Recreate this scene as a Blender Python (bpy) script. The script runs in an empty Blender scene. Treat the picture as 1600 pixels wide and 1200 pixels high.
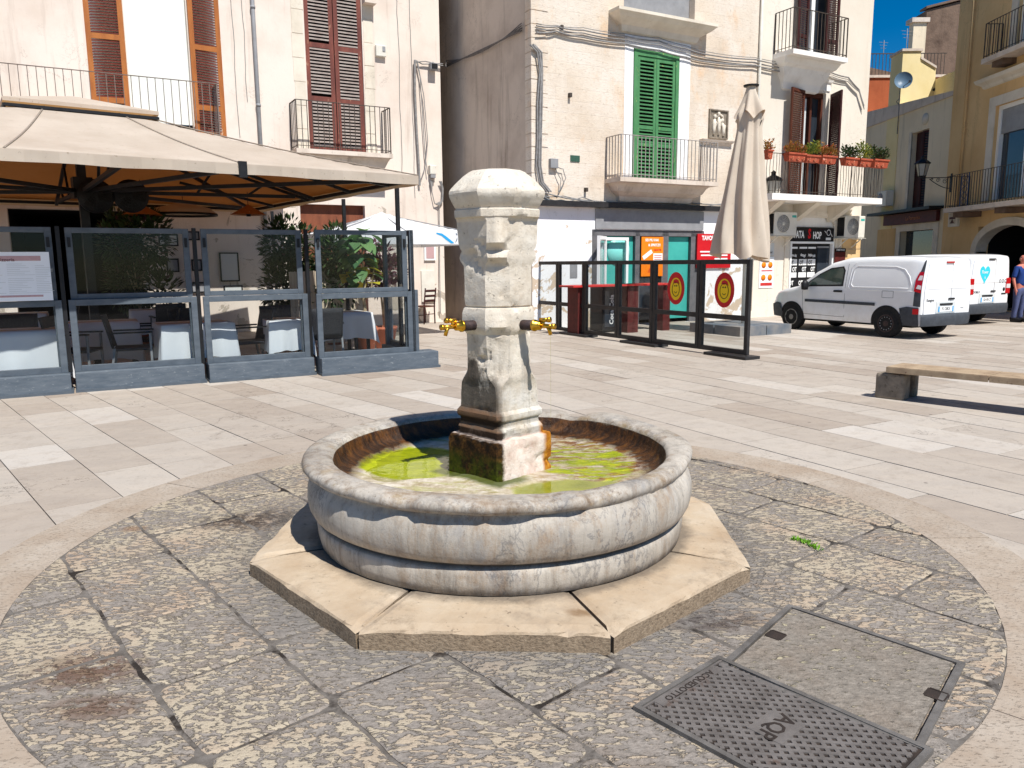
import bpy, math, random
from mathutils import Vector, Matrix, noise
R = math.radians
rnd = random.Random(11)
scene = bpy.context.scene
COL = scene.collection

# ------------------------------------------------------------------ camera
CAM = Vector((0, 0, 1.55)); FPX = 1200.0; PITCH = R(9.0); ROLL = R(0.5)
_f = Vector((0, math.cos(PITCH), -math.sin(PITCH)))
_u0 = Vector((0, math.sin(PITCH), math.cos(PITCH)))
_r0 = Vector((1, 0, 0))
_r = _r0 * math.cos(ROLL) - _u0 * math.sin(ROLL)
_u = _u0 * math.cos(ROLL) + _r0 * math.sin(ROLL)

def ray(u, v):
    return _f + _r * ((u - 800) / FPX) + _u * ((600 - v) / FPX)

def ground(u, v, z=0.0):
    d = ray(u, v); t = (z - CAM.z) / d.z
    return CAM + d * t

def at_depth(u, v, y):
    d = ray(u, v); return CAM + d * (y / d.y)

cam = bpy.data.cameras.new('camera'); camo = bpy.data.objects.new('camera', cam); COL.objects.link(camo)
cam.sensor_width = 36; cam.lens = 36 * FPX / 1600; cam.clip_start = 0.05; cam.clip_end = 2000
m3 = Matrix((_r, _u, -_f)).transposed()
camo.matrix_world = Matrix.Translation(CAM) @ m3.to_4x4()
scene.camera = camo

class Frame:
    """a wall's own axes: x along it, y into it, z up"""
    def __init__(s, o, deg):
        s.o = Vector(o); s.deg = deg
        a = R(deg); s.x = Vector((math.cos(a), math.sin(a), 0)); s.y = Vector((-math.sin(a), math.cos(a), 0))
    def sz(s, u, v, off=0.0):
        d = ray(u, v); t = (s.y.dot(s.o - CAM) + off) / s.y.dot(d)
        p = CAM + d * t
        return ((p - s.o).dot(s.x), p.z)
    def S(s, u, v=400, off=0.0): return s.sz(u, v, off)[0]
    def Z(s, u, v, off=0.0): return s.sz(u, v, off)[1]
    def W(s, x, y, z=0): return s.o + s.x * x + s.y * y + Vector((0, 0, z))
    def loc(s, p):
        d = Vector((p[0], p[1], 0)) - Vector((s.o.x, s.o.y, 0))
        return (d.dot(s.x), d.dot(s.y))

# ------------------------------------------------------------------ mesh builder
class MB:
    def __init__(s): s.v = []; s.f = []; s.m = []; s.sm = []; s.tone = []; s.cm = 0; s.ct = 0.5
    def add(s, vs, fs, smooth=False):
        b = len(s.v); s.v += [tuple(p) for p in vs]
        for f in fs:
            s.f.append([i + b for i in f]); s.m.append(s.cm); s.sm.append(smooth); s.tone.append(s.ct)
        return s
    def box(s, x0, x1, y0, y1, z0, z1):
        if x1 < x0: x0, x1 = x1, x0
        if y1 < y0: y0, y1 = y1, y0
        if z1 < z0: z0, z1 = z1, z0
        return s.add([(x0,y0,z0),(x1,y0,z0),(x1,y1,z0),(x0,y1,z0),(x0,y0,z1),(x1,y0,z1),(x1,y1,z1),(x0,y1,z1)],
              [(0,3,2,1),(4,5,6,7),(0,1,5,4),(1,2,6,5),(2,3,7,6),(3,0,4,7)])
    def hexa(s, p):   # 8 points: bottom 4 (ccw), top 4
        return s.add(p, [(0,3,2,1),(4,5,6,7),(0,1,5,4),(1,2,6,5),(2,3,7,6),(3,0,4,7)])
    def bar(s, a, b, w, h=None, up=(0,0,1)):
        a = Vector(a); b = Vector(b); h = h or w
        d = (b - a).normalized(); up = Vector(up)
        if abs(d.dot(up)) > .98: up = Vector((1, 0, 0))
        r = d.cross(up).normalized(); q = r.cross(d).normalized()
        c = [r*(-w/2)+q*(-h/2), r*(w/2)+q*(-h/2), r*(w/2)+q*(h/2), r*(-w/2)+q*(h/2)]
        vs = [a + k for k in c] + [b + k for k in c]
        return s.add(vs, [(0,3,2,1),(4,5,6,7),(0,1,5,4),(1,2,6,5),(2,3,7,6),(3,0,4,7)])
    def tube(s, pts, r, n=8, smooth=True, caps=True):
        pts = [Vector(p) for p in pts]; rings = []
        rr = r if isinstance(r, (list, tuple)) else [r] * len(pts)
        prev = None
        for i, p in enumerate(pts):
            d = (pts[min(i+1, len(pts)-1)] - pts[max(i-1, 0)])
            d = d.normalized() if d.length > 1e-9 else Vector((0,0,1))
            if prev is None:
                a = Vector((0,0,1)) if abs(d.z) < .9 else Vector((1,0,0))
                x = d.cross(a).normalized()
            else:
                x = (prev - d * prev.dot(d)).normalized()
            prev = x; y = d.cross(x)
            rings.append([p + (x*math.cos(2*math.pi*k/n) + y*math.sin(2*math.pi*k/n)) * rr[i] for k in range(n)])
        vs = [q for rg in rings for q in rg]; fs = []
        for i in range(len(pts)-1):
            for k in range(n):
                fs.append((i*n+k, i*n+(k+1)%n, (i+1)*n+(k+1)%n, (i+1)*n+k))
        if caps: fs += [tuple(range(n))[::-1], tuple((len(pts)-1)*n + k for k in range(n))]
        return s.add(vs, fs, smooth)
    def lathe(s, prof, n=32, c=(0,0,0), smooth=True, axis='z', close=True):
        vs = []; fs = []
        for r, z in prof:
            for k in range(n):
                a = 2*math.pi*k/n
                p = (r*math.cos(a), r*math.sin(a), z)
                if axis == 'y': p = (p[0], p[2], p[1])
                if axis == 'x': p = (p[2], p[0], p[1])
                vs.append((p[0]+c[0], p[1]+c[1], p[2]+c[2]))
        for i in range(len(prof)-1):
            for k in range(n):
                fs.append((i*n+k, i*n+(k+1)%n, (i+1)*n+(k+1)%n, (i+1)*n+k))
        if close:
            fs += [tuple(range(n))[::-1], tuple((len(prof)-1)*n+k for k in range(n))]
        return s.add(vs, fs, smooth)
    def prism(s, poly, ext, smooth=False):   # poly 3d points, extrude by vector
        e = Vector(ext); n = len(poly)
        vs = [Vector(p) for p in poly] + [Vector(p) + e for p in poly]
        fs = [tuple(range(n))[::-1], tuple(range(n, 2*n))] + [(i, (i+1)%n, n+(i+1)%n, n+i) for i in range(n)]
        return s.add(vs, fs, smooth)
    def grid(s, fn, nu, nv, smooth=True, closeu=False):
        vs = [fn(i/(nu if closeu else nu), j/nv) for j in range(nv+1) for i in range(nu + (0 if closeu else 1))]
        w = nu + (0 if closeu else 1); fs = []
        for j in range(nv):
            for i in range(nu):
                i2 = (i+1) % w if closeu else i+1
                fs.append((j*w+i, j*w+i2, (j+1)*w+i2, (j+1)*w+i))
        return s.add(vs, fs, smooth)
    def quad(s, a, b, c, d): return s.add([a, b, c, d], [(0,1,2,3)])
    def map(s, fn):
        s.v = [tuple(fn(Vector(p))) for p in s.v]; return s
    def build(s, name, mats, parent=None, kind=None, label=None, cat=None, group=None, bevel=0, tone=False, fix=True):
        me = bpy.data.meshes.new(name); me.from_pydata(s.v, [], s.f)
        if not isinstance(mats, (list, tuple)): mats = [mats]
        for m in mats: me.materials.append(m)
        me.polygons.foreach_set('material_index', s.m); me.polygons.foreach_set('use_smooth', s.sm)
        if tone:
            a = me.attributes.new('tone', 'FLOAT', 'FACE'); a.data.foreach_set('value', s.tone)
        me.update()
        if fix:
            import bmesh
            bm = bmesh.new(); bm.from_mesh(me); bmesh.ops.recalc_face_normals(bm, faces=bm.faces); bm.to_mesh(me); bm.free()
        o = bpy.data.objects.new(name, me); COL.objects.link(o)
        if parent is not None: o.parent = parent
        if kind: o['kind'] = kind
        if label: o['label'] = label
        if cat: o['category'] = cat
        if group: o['group'] = group
        if bevel:
            md = o.modifiers.new('bevel', 'BEVEL'); md.width = bevel; md.segments = 2; md.limit_method = 'ANGLE'; md.angle_limit = R(40)
        return o

def thing(name, label, cat, loc=(0,0,0), deg=0, group=None):
    o = bpy.data.objects.new(name, None); COL.objects.link(o)
    o.empty_display_size = .1
    o.location = loc; o.rotation_euler = (0, 0, R(deg)); o['label'] = label; o['category'] = cat
    if group: o['group'] = group
    return o

def on(frame, name, label, cat, x=0, y=0, z=0, group=None):
    return thing(name, label, cat, frame.W(x, y, z), frame.deg, group)

def copy_tree(o, parent=None):
    c = o.copy(); COL.objects.link(c)
    if parent is not None: c.parent = parent
    for ch in list(o.children): copy_tree(ch, c)
    return c

def text_mesh(body, size, mat, name='lettering', parent=None, loc=(0,0,0), rot=(90,0,0), extrude=.002, bold=0, align='CENTER', sx=1.0):
    cu = bpy.data.curves.new('lettering', 'FONT'); cu.body = body; cu.size = size; cu.extrude = extrude
    cu.align_x = align; cu.align_y = 'CENTER'; cu.offset = bold; cu.resolution_u = 2
    o = bpy.data.objects.new('lettering_source', cu); COL.objects.link(o)
    dg = bpy.context.evaluated_depsgraph_get(); dg.update()
    me = bpy.data.meshes.new_from_object(o.evaluated_get(dg))
    bpy.data.objects.remove(o); bpy.data.curves.remove(cu)
    me.materials.clear(); me.materials.append(mat)
    M_ = Matrix.Translation(loc) @ Matrix.Rotation(R(rot[2]),4,'Z') @ Matrix.Rotation(R(rot[1]),4,'Y') @ Matrix.Rotation(R(rot[0]),4,'X') @ Matrix.Diagonal((sx,1,1,1))
    me.transform(M_)
    q = bpy.data.objects.new(name, me); COL.objects.link(q)
    if parent is not None: q.parent = parent
    return q

# ------------------------------------------------------------------ materials
def C(r, g, b):
    f = lambda c: (c/255/12.92) if c/255 <= .04045 else ((c/255+.055)/1.055)**2.4
    return (f(r), f(g), f(b), 1)
def L(c, k=1.0): return (min(1, c[0]*k), min(1, c[1]*k), min(1, c[2]*k), 1)

class NT:
    def __init__(s, name):
        s.mat = bpy.data.materials.new(name); s.mat.use_nodes = True
        s.nt = s.mat.node_tree; s.nt.nodes.clear()
        s.out = s.n('ShaderNodeOutputMaterial')
    def n(s, t, **kw):
        q = s.nt.nodes.new(t)
        for k, v in kw.items(): setattr(q, k, v)
        return q
    def l(s, a, b): s.nt.links.new(a, b)
    def pos(s, scale=(1,1,1), rot=(0,0,0), obj=False):
        t = s.n('ShaderNodeTexCoord') if obj else s.n('ShaderNodeNewGeometry')
        mp = s.n('ShaderNodeMapping'); mp.inputs['Scale'].default_value = scale; mp.inputs['Rotation'].default_value = rot
        s.l(t.outputs['Object'] if obj else t.outputs['Position'], mp.inputs['Vector'])
        return mp.outputs[0]
    def noise(s, vec, scale, detail=6, rough=.6, dist=0):
        q = s.n('ShaderNodeTexNoise'); q.inputs['Scale'].default_value = scale; q.inputs['Detail'].default_value = detail
        q.inputs['Roughness'].default_value = rough; q.inputs['Distortion'].default_value = dist
        s.l(vec, q.inputs['Vector']); return q.outputs['Fac']
    def vor(s, vec, scale, feature='F1', rand=1):
        q = s.n('ShaderNodeTexVoronoi', feature=feature); q.inputs['Scale'].default_value = scale
        q.inputs['Randomness'].default_value = rand
        s.l(vec, q.inputs['Vector']); return q
    def ramp(s, fac, stops, interp='LINEAR'):
        q = s.n('ShaderNodeValToRGB'); q.color_ramp.interpolation = interp
        el = q.color_ramp.elements
        while len(el) > 1: el.remove(el[0])
        el[0].position = stops[0][0]; el[0].color = stops[0][1]
        for p, c in stops[1:]:
            e = el.new(p); e.color = c
        s.l(fac, q.inputs[0]); return q.outputs[0]
    def step(s, fac, a, b):      # 0 at a, 1 at b (b may lie below a), clamped
        q = s.n('ShaderNodeMapRange'); s.l(fac, q.inputs[0]); q.inputs[1].default_value = a; q.inputs[2].default_value = b
        return q.outputs[0]
    def mix(s, fac, a, b, mode='MIX'):
        q = s.n('ShaderNodeMix', data_type='RGBA', blend_type=mode)
        ins = [i for i in q.inputs if i.type == 'RGBA']
        for val, sock in ((fac, q.inputs[0]), (a, ins[0]), (b, ins[1])):
            if hasattr(val, 'is_output'): s.l(val, sock)
            else: sock.default_value = val
        return [o for o in q.outputs if o.type == 'RGBA'][0]
    def math(s, op, a, b=0.0):
        q = s.n('ShaderNodeMath', operation=op)
        for val, sock in ((a, q.inputs[0]), (b, q.inputs[1])):
            if hasattr(val, 'is_output'): s.l(val, sock)
            else: sock.default_value = val
        return q.outputs[0]
    def sep(s, vec):
        q = s.n('ShaderNodeSeparateXYZ'); s.l(vec, q.inputs[0]); return q.outputs
    def attr(s, name):
        q = s.n('ShaderNodeAttribute'); q.attribute_name = name; return q.outputs
    def bump(s, h, strength=.3, dist=.02, normal=None):
        q = s.n('ShaderNodeBump'); q.inputs['Strength'].default_value = strength; q.inputs['Distance'].default_value = dist
        s.l(h, q.inputs['Height'])
        if normal is not None: s.l(normal, q.inputs['Normal'])
        return q.outputs[0]
    def bsdf(s, color, rough=.8, bump=None, metal=0, spec=.3, **kw):
        q = s.n('ShaderNodeBsdfPrincipled')
        def put(v, sock):
            if hasattr(v, 'is_output'): s.l(v, sock)
            else: sock.default_value = v
        put(color, q.inputs['Base Color']); put(rough, q.inputs['Roughness']); put(metal, q.inputs['Metallic'])
        put(spec, q.inputs['Specular IOR Level'])
        if bump is not None: s.l(bump, q.inputs['Normal'])
        for k, v in kw.items(): put(v, q.inputs[k])
        s.l(q.outputs[0], s.out.inputs[0]); return q

def M(name, c1, c2=None, scale=4, rough=.8, bump=.0, bscale=None, metal=0, spec=.3, c3=None, s3=12, t3=(.62,.7), stretch=(1,1,1), obj=False, detail=6, bdist=.01, **kw):
    n = NT(name); p = n.pos(stretch, obj=obj)
    col = c1
    if c2 is not None:
        col = n.ramp(n.noise(p, scale, detail), [(.32, c1), (.68, c2)])
    if c3 is not None:
        col = n.mix(n.step(n.noise(p, s3, 5, .7), *t3), col, c3)
    b = n.bump(n.noise(p, bscale or scale*6, 6, .65), bump, bdist) if bump else None
    n.bsdf(col, rough, b, metal, spec, **kw)
    return n.mat
# ------------------------------------------------------------------ shared materials
mt = {}
def plaster(name, c1, c2, dirt, scale=.6, peel=None, rough=.9, bump=.12, streak=.65):
    n = NT(name); p = n.pos()
    big = n.noise(p, scale, 8, .62)
    col = n.ramp(big, [(.3, c2), (.55, c1), (.75, L(c1, 1.04))])
    st = n.noise(n.pos((2.2, 2.2, .18)), 1.6, 7, .7)               # rain streaks
    col = n.mix(n.math('MULTIPLY', n.step(st, .55, .8), streak), col, dirt)
    hc = n.noise(p, 1.1, 9, .66, .4)                                  # hairline cracks
    ck = n.math('MULTIPLY', n.step(n.math('ABSOLUTE', n.math('SUBTRACT', hc, .5)), .004, .001), n.step(n.noise(p, .5, 3), .5, .56))
    col = n.mix(n.math('MULTIPLY', ck, .55), col, L(dirt, .7))
    fine = n.noise(p, 22, 5, .7)
    col = n.mix(n.math('MULTIPLY', n.step(fine, .6, .75), .22), col, dirt)
    h = n.noise(p, 9, 8, .7)
    if peel is not None:
        z = n.sep(n.pos())[2]
        pk = n.noise(p, 1.5, 9, .68, .6)
        low = n.ramp(n.math('MULTIPLY', z, .18), [(.0, (1,1,1,1)), (.55, (.85,.85,.85,1)), (.8, (.0,.0,.0,1))])
        m = n.step(n.math('MULTIPLY', pk, low), .53, .545)
        col = n.mix(m, col, peel); h = n.math('SUBTRACT', h, n.math('MULTIPLY', m, .6))
    n.bsdf(col, rough, n.bump(h, bump, .03), 0, .15)
    return n.mat

mt['wall_cream'] = plaster('cream_plaster', L(C(236,222,209),.90), L(C(222,204,189),.88), L(C(168,148,132),1), peel=L(C(176,164,150),1))
mt['wall_pale'] = plaster('pale_plaster', L(C(236,226,211),.91), L(C(226,214,197),.9), L(C(190,174,152),1), scale=.5, streak=.5)
mt['wall_yellow'] = plaster('ochre_plaster', L(C(228,192,140),1), L(C(212,172,120),1), L(C(170,136,94),.9), scale=.5)
mt['wall_grey'] = plaster('grey_cream_plaster', L(C(234,218,190),1), L(C(222,206,178),1), L(C(178,166,146),.9), scale=.6)
mt['wall_alley'] = plaster('shaded_alley_plaster', L(C(214,198,182),.95), L(C(196,178,162),.85), L(C(110,92,80),.7), scale=.7, bump=.3)  # darker tones put the alley's shade into the plaster colour
mt['wall_red'] = plaster('red_brown_plaster', C(168,92,60), C(140,72,46), C(110,58,40), scale=.8)
mt['wall_lemon'] = plaster('lemon_plaster', C(238,220,170), C(228,208,150), C(200,180,130), scale=.8, streak=.25)
mt['wall_ruin'] = plaster('dark_rubble_wall', C(122,102,88), C(88,72,62), C(58,48,42), scale=1.4, bump=.8)
mt['white_paint'] = plaster('white_limewash', L(C(244,242,242),.95), L(C(236,232,230),.95), C(205,196,190), scale=.7, streak=.35, peel=L(C(200,180,158),1))

def stone_facade():
    n = NT('pale_stone_facade'); 
    tc = n.n('ShaderNodeTexCoord'); sx = n.n('ShaderNodeSeparateXYZ'); n.l(tc.outputs['Object'], sx.inputs[0])
    cb = n.n('ShaderNodeCombineXYZ'); n.l(sx.outputs[0], cb.inputs[0]); n.l(sx.outputs[2], cb.inputs[1])
    br = n.n('ShaderNodeTexBrick'); br.inputs['Scale'].default_value = 1; br.inputs['Brick Width'].default_value = .62; br.inputs['Row Height'].default_value = .27
    br.inputs['Mortar Size'].default_value = .006; br.inputs['Mortar Smooth'].default_value = .6
    br.inputs['Color1'].default_value = (0,0,0,1); br.inputs['Color2'].default_value = (1,1,1,1); br.inputs['Mortar'].default_value = (.5,.5,.5,1)
    n.l(cb.outputs[0], br.inputs['Vector'])
    p = n.pos()
    base = n.ramp(n.noise(p, .55, 8, .65), [(.33, C(204,186,166)), (.5, C(222,209,194)), (.7, C(232,224,213))])
    base = n.mix(n.math('MULTIPLY', br.outputs['Color'], .22), base, C(216,196,168))
    och = n.step(n.noise(n.pos((1,1,.6)), .9, 9, .74), .53, .68)
    base = n.mix(n.math('MULTIPLY', och, .6), base, C(222,176,126))
    ch = n.noise(n.pos((1.2,1.2,7)), 9, 7, .75)
    base = n.mix(n.math('MULTIPLY', n.step(ch, .5, .68), .55), base, C(182,162,140))
    sp = n.noise(p, 14, 6, .75)
    base = n.mix(n.math('MULTIPLY', n.step(sp, .58, .7), .6), base, C(160,140,120))
    base = n.mix(n.math('MULTIPLY', br.outputs['Fac'], .16), base, C(168,148,126))
    h = n.math('SUBTRACT', n.math('ADD', ch, n.math('MULTIPLY', sp, .6)), n.math('MULTIPLY', br.outputs['Fac'], .6))
    n.bsdf(base, .92, n.bump(h, .35, .03), 0, .12)
    return n.mat
mt['wall_stone'] = stone_facade()

def slab_mat():
    n = NT('limestone_paving'); p = n.pos(rot=(0,0,R(-41)))
    t = n.attr('tone')[2]
    col = n.ramp(t, [(.0, L(C(178,162,147),.70)), (.45, L(C(195,182,168),.71)), (.8, L(C(205,194,181),.73)), (1, L(C(215,206,195),.76))])
    band = n.noise(n.pos((1.0,3.2,1), (0,0,R(-20))), 1.6, 8, .68)
    col = n.mix(n.math('MULTIPLY', n.step(band, .42, .75), .32), col, L(C(226,210,190),.76))
    gr = n.noise(p, 5, 8, .75)
    col = n.mix(n.math('MULTIPLY', n.step(gr, .5, .74), .5), col, L(C(158,142,126),.72))
    sp = n.noise(p, 46, 3, .6)
    col = n.mix(n.math('MULTIPLY', n.step(sp, .62, .70), .42), col, L(C(120,104,92),.7))
    big = n.noise(p, .5, 5, .6)
    col = n.mix(n.math('MULTIPLY', n.step(big, .5, .75), .25), col, L(C(168,146,128),.72))
    vg = n.vor(p, 2.6); gum = n.math('MULTIPLY', n.step(vg.outputs['Distance'], .052, .036), n.step(n.noise(p, 1.1, 3), .46, .5))
    col = n.mix(n.math('MULTIPLY', gum, .75), col, L(C(96,84,76),.6))
    crk = n.noise(n.pos((1,1,1)), 2.2, 8, .62, .3)
    ck = n.math('MULTIPLY', n.step(n.math('ABSOLUTE', n.math('SUBTRACT', crk, .5)), .0045, .0015), n.step(n.noise(p, .45, 4), .53, .58))
    col = n.mix(n.math('MULTIPLY', ck, .8), col, L(C(80,68,60),.6))
    n.bsdf(col, n.ramp(gr, [(.3, (.5,.5,.5,1)), (.7, (.8,.8,.8,1))]), n.bump(n.math('ADD', gr, n.math('MULTIPLY', sp, .4)), .22, .012), 0, .3)
    return n.mat
mt['slab'] = slab_mat()

def cobble_mat(name, cream, grey, pink, amount):
    """hand-chiselled slabs: pale worn ridges, grey lichen in the hollows"""
    n = NT(name); t = n.attr('tone')[2]
    g = n.n('ShaderNodeNewGeometry'); of = n.n('ShaderNodeCombineXYZ')
    n.l(n.math('MULTIPLY', t, 37.0), of.inputs[2])          # every slab gets its own patch of pattern
    ad = n.n('ShaderNodeVectorMath', operation='ADD'); n.l(g.outputs['Position'], ad.inputs[0]); n.l(of.outputs[0], ad.inputs[1])
    def mp(sc, rot):
        q = n.n('ShaderNodeMapping'); q.inputs['Scale'].default_value = sc; q.inputs['Rotation'].default_value = (0,0,rot); n.l(ad.outputs[0], q.inputs['Vector']); return q.outputs[0]
    v0 = mp((1,2.3,1), R(38)); v1 = mp((1,1.7,1), R(-30)); vi = mp((1,1,1), 0)
    a = n.noise(v0, 20, 4, .58, .5); a2 = n.noise(v1, 27, 4, .6, .4)
    amt = n.step(t, .35, .65)
    q_ = n.n('ShaderNodeMix'); n.l(amt, q_.inputs[0]); n.l(a, q_.inputs[2]); n.l(a2, q_.inputs[3]); a = q_.outputs[0]
    c = n.noise(n.pos(), 1.7, 5, .65)
    dist = n.sep(g.outputs['Position'])[1]
    mixv = n.math('ADD', n.math('MULTIPLY', a, .74), n.math('ADD', n.math('MULTIPLY', c, .34), n.math('MULTIPLY', t, .06)))
    m = n.step(mixv, amount, amount + .03)
    cr = n.mix(n.step(n.noise(vi, 3, 4), .45, .7), cream, pink)
    cr = n.mix(n.math('MULTIPLY', n.step(n.noise(vi, 55, 4, .7), .5, .7), .4), cr, L(grey, 1.1))
    gy = n.ramp(n.noise(vi, 34, 5, .72), [(.28, L(grey, .66)), (.5, grey), (.72, L(grey, 1.4))])
    gy = n.mix(n.math('MULTIPLY', n.step(n.noise(n.pos(), 2.6, 6, .7), .5, .74), .5), gy, L(C(150,128,108),.66))
    edge = n.math('MULTIPLY', n.step(mixv, amount - .03, amount), n.math('SUBTRACT', 1.0, m))
    gy = n.mix(n.math('MULTIPLY', edge, .42), gy, L(grey, .48))
    col = n.mix(n.math('MULTIPLY', m, .88), gy, cr)
    fine = n.noise(vi, 95, 3, .7)
    col = n.mix(n.math('MULTIPLY', n.step(fine, .56, .68), .4), col, L(C(92,82,72),.7))
    # brown stains and drips where people have spilled things
    xyz = n.sep(g.outputs['Position']); sn = n.noise(n.pos(), 9, 7, .75)
    for (u, v, rx, ry, k, cc) in ((135,1050,.26,.17,.8,C(104,72,52)),(150,1108,.2,.1,.7,C(104,72,52)),(1100,972,.30,.12,.9,C(66,42,32)),(405,815,.42,.22,.85,C(60,48,42)),(210,828,.10,.06,.5,C(160,112,66)),(440,800,.22,.2,.4,C(96,90,86))):
        p_ = ground(u, v)
        e = n.math('ADD', n.math('POWER', n.math('MULTIPLY', n.math('SUBTRACT', xyz[0], p_.x), 1/rx), 2.0), n.math('POWER', n.math('MULTIPLY', n.math('SUBTRACT', xyz[1], p_.y), 1/ry), 2.0))
        mk = n.math('MULTIPLY', n.step(n.math('ADD', e, n.math('MULTIPLY', sn, 1.6)), 1.9, .9), n.step(sn, .42, .5))
        col = n.mix(n.math('MULTIPLY', mk, k), col, L(cc, .8))
    # damp grey halo round the octagonal step
    dd = n.n('ShaderNodeVectorMath', operation='DISTANCE'); n.l(g.outputs['Position'], dd.inputs[0]); dd.inputs[1].default_value = (-.06, 4.11, 0)
    halo = n.step(n.math('ADD', dd.outputs['Value'], n.math('MULTIPLY', sn, .5)), 1.82, 1.52)
    col = n.mix(n.math('MULTIPLY', halo, .6), col, L(C(140,136,132),.6))
    h = n.math('ADD', n.math('MULTIPLY', m, .7), n.math('ADD', n.math('MULTIPLY', a, .8), n.math('MULTIPLY', fine, .3)))
    n.bsdf(col, .88, n.bump(h, .85, .016), 0, .2)
    return n.mat
mt['cobble'] = cobble_mat('chiselled_slabs', L(C(208,192,166),.72), L(C(166,156,146),.66), L(C(204,178,152),.72), .560)
mt['cobble_infill'] = cobble_mat('chiselled_infill', L(C(206,194,160),.72), L(C(158,148,136),.66), L(C(196,176,150),.72), .64)
mt['ring'] = None
def ring_mat():
    n = NT('worn_kerb_ring'); t = n.attr('tone')[2]
    col = n.ramp(n.noise(n.pos(), 2.4, 8, .7), [(.3, L(C(182,160,138),.68)), (.55, L(C(198,182,164),.7)), (.72, L(C(210,197,181),.72))])
    col = n.mix(n.math('MULTIPLY', t, .3), col, L(C(178,164,150),.7))
    pk = n.noise(n.pos((1,2.4,1),(0,0,R(30))), 42, 4, .7)
    m = n.step(pk, .56, .66)
    col = n.mix(n.math('MULTIPLY', m, .55), col, L(C(118,102,88),.68))
    n.bsdf(col, .85, n.bump(n.math('SUBTRACT', n.noise(n.pos(), 12, 6), n.math('MULTIPLY', m, .7)), .5, .01), 0, .2)
    return n.mat
mt['ring'] = ring_mat()
mt['joint'] = M('joint_mortar', L(C(104,94,84),.6), L(C(140,128,116),.62), 18, .95, .5, 60)
mt['joint_dark'] = M('grey_mortar', L(C(112,104,96),.6), L(C(150,142,134),.62), 14, .95, .6, 50, c3=L(C(58,50,44),.6), s3=3, t3=(.5,.58))  # grey mortar whose dark patches also stand in for shadow in the joints

FCX = (-.07, 4.17)
def step_mat():
    n = NT('ochre_step_stone'); p = n.pos()
    col = n.ramp(n.noise(p, 3, 8, .65), [(.3, L(C(196,170,140),.70)), (.55, L(C(212,191,164),.72)), (.75, L(C(220,204,182),.74))])
    gr = n.step(n.noise(p, 2.6, 8, .74), .50, .66)
    col = n.mix(n.math('MULTIPLY', gr, .6), col, L(C(172,156,140),.68))
    sp = n.step(n.noise(p, 26, 5, .7), .63, .69)
    col = n.mix(n.math('MULTIPLY', sp, .6), col, L(C(112,96,80),.6))
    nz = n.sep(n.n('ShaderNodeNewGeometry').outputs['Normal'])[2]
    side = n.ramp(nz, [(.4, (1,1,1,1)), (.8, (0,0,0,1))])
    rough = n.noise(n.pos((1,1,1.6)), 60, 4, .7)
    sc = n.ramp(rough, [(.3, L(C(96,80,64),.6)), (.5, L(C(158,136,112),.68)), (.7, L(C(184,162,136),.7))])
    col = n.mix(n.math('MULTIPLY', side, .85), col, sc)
    dirt = n.step(n.noise(p, 5, 9, .78), .53, .66)
    col = n.mix(n.math('MULTIPLY', dirt, .55), col, L(C(140,120,98),.66))
    dg = n.n('ShaderNodeVectorMath', operation='DISTANCE'); n.l(p, dg.inputs[0]); dg.inputs[1].default_value = (FCX[0], FCX[1], .1)
    gm = n.step(n.math('ADD', dg.outputs['Value'], n.math('MULTIPLY', n.noise(p, 7, 7, .7), .16)), 1.15, 1.085)
    col = n.mix(n.math('MULTIPLY', gm, .7), col, L(C(112,102,92),.6))
    wt = n.step(n.noise(n.pos((1,1,1)), 1.3, 8, .72), .55, .62)
    col = n.mix(n.math('MULTIPLY', wt, .35), col, L(C(160,138,112),.66))
    # an old rust stain on the front stone
    q = n.sep(n.pos()); d = n.math('ADD', n.math('POWER', n.math('MULTIPLY', n.math('SUBTRACT', q[0], .285), 9.0), 2.0), n.math('POWER', n.math('MULTIPLY', n.math('SUBTRACT', q[1], 3.03), 16.0), 2.0))
    st = n.ramp(n.math('ADD', d, n.math('MULTIPLY', n.noise(p, 14, 5), .9)), [(.5, (1,1,1,1)), (1.0, (0,0,0,1))])
    col = n.mix(n.math('MULTIPLY', st, .6), col, L(C(120,80,28),.7))
    n.bsdf(col, .85, n.bump(n.math('ADD', n.noise(p, 18, 6, .7), n.math('MULTIPLY', n.math('MULTIPLY', side, rough), 2.2)), .35, .012), 0, .22)
    return n.mat
mt['step'] = step_mat()

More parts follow.
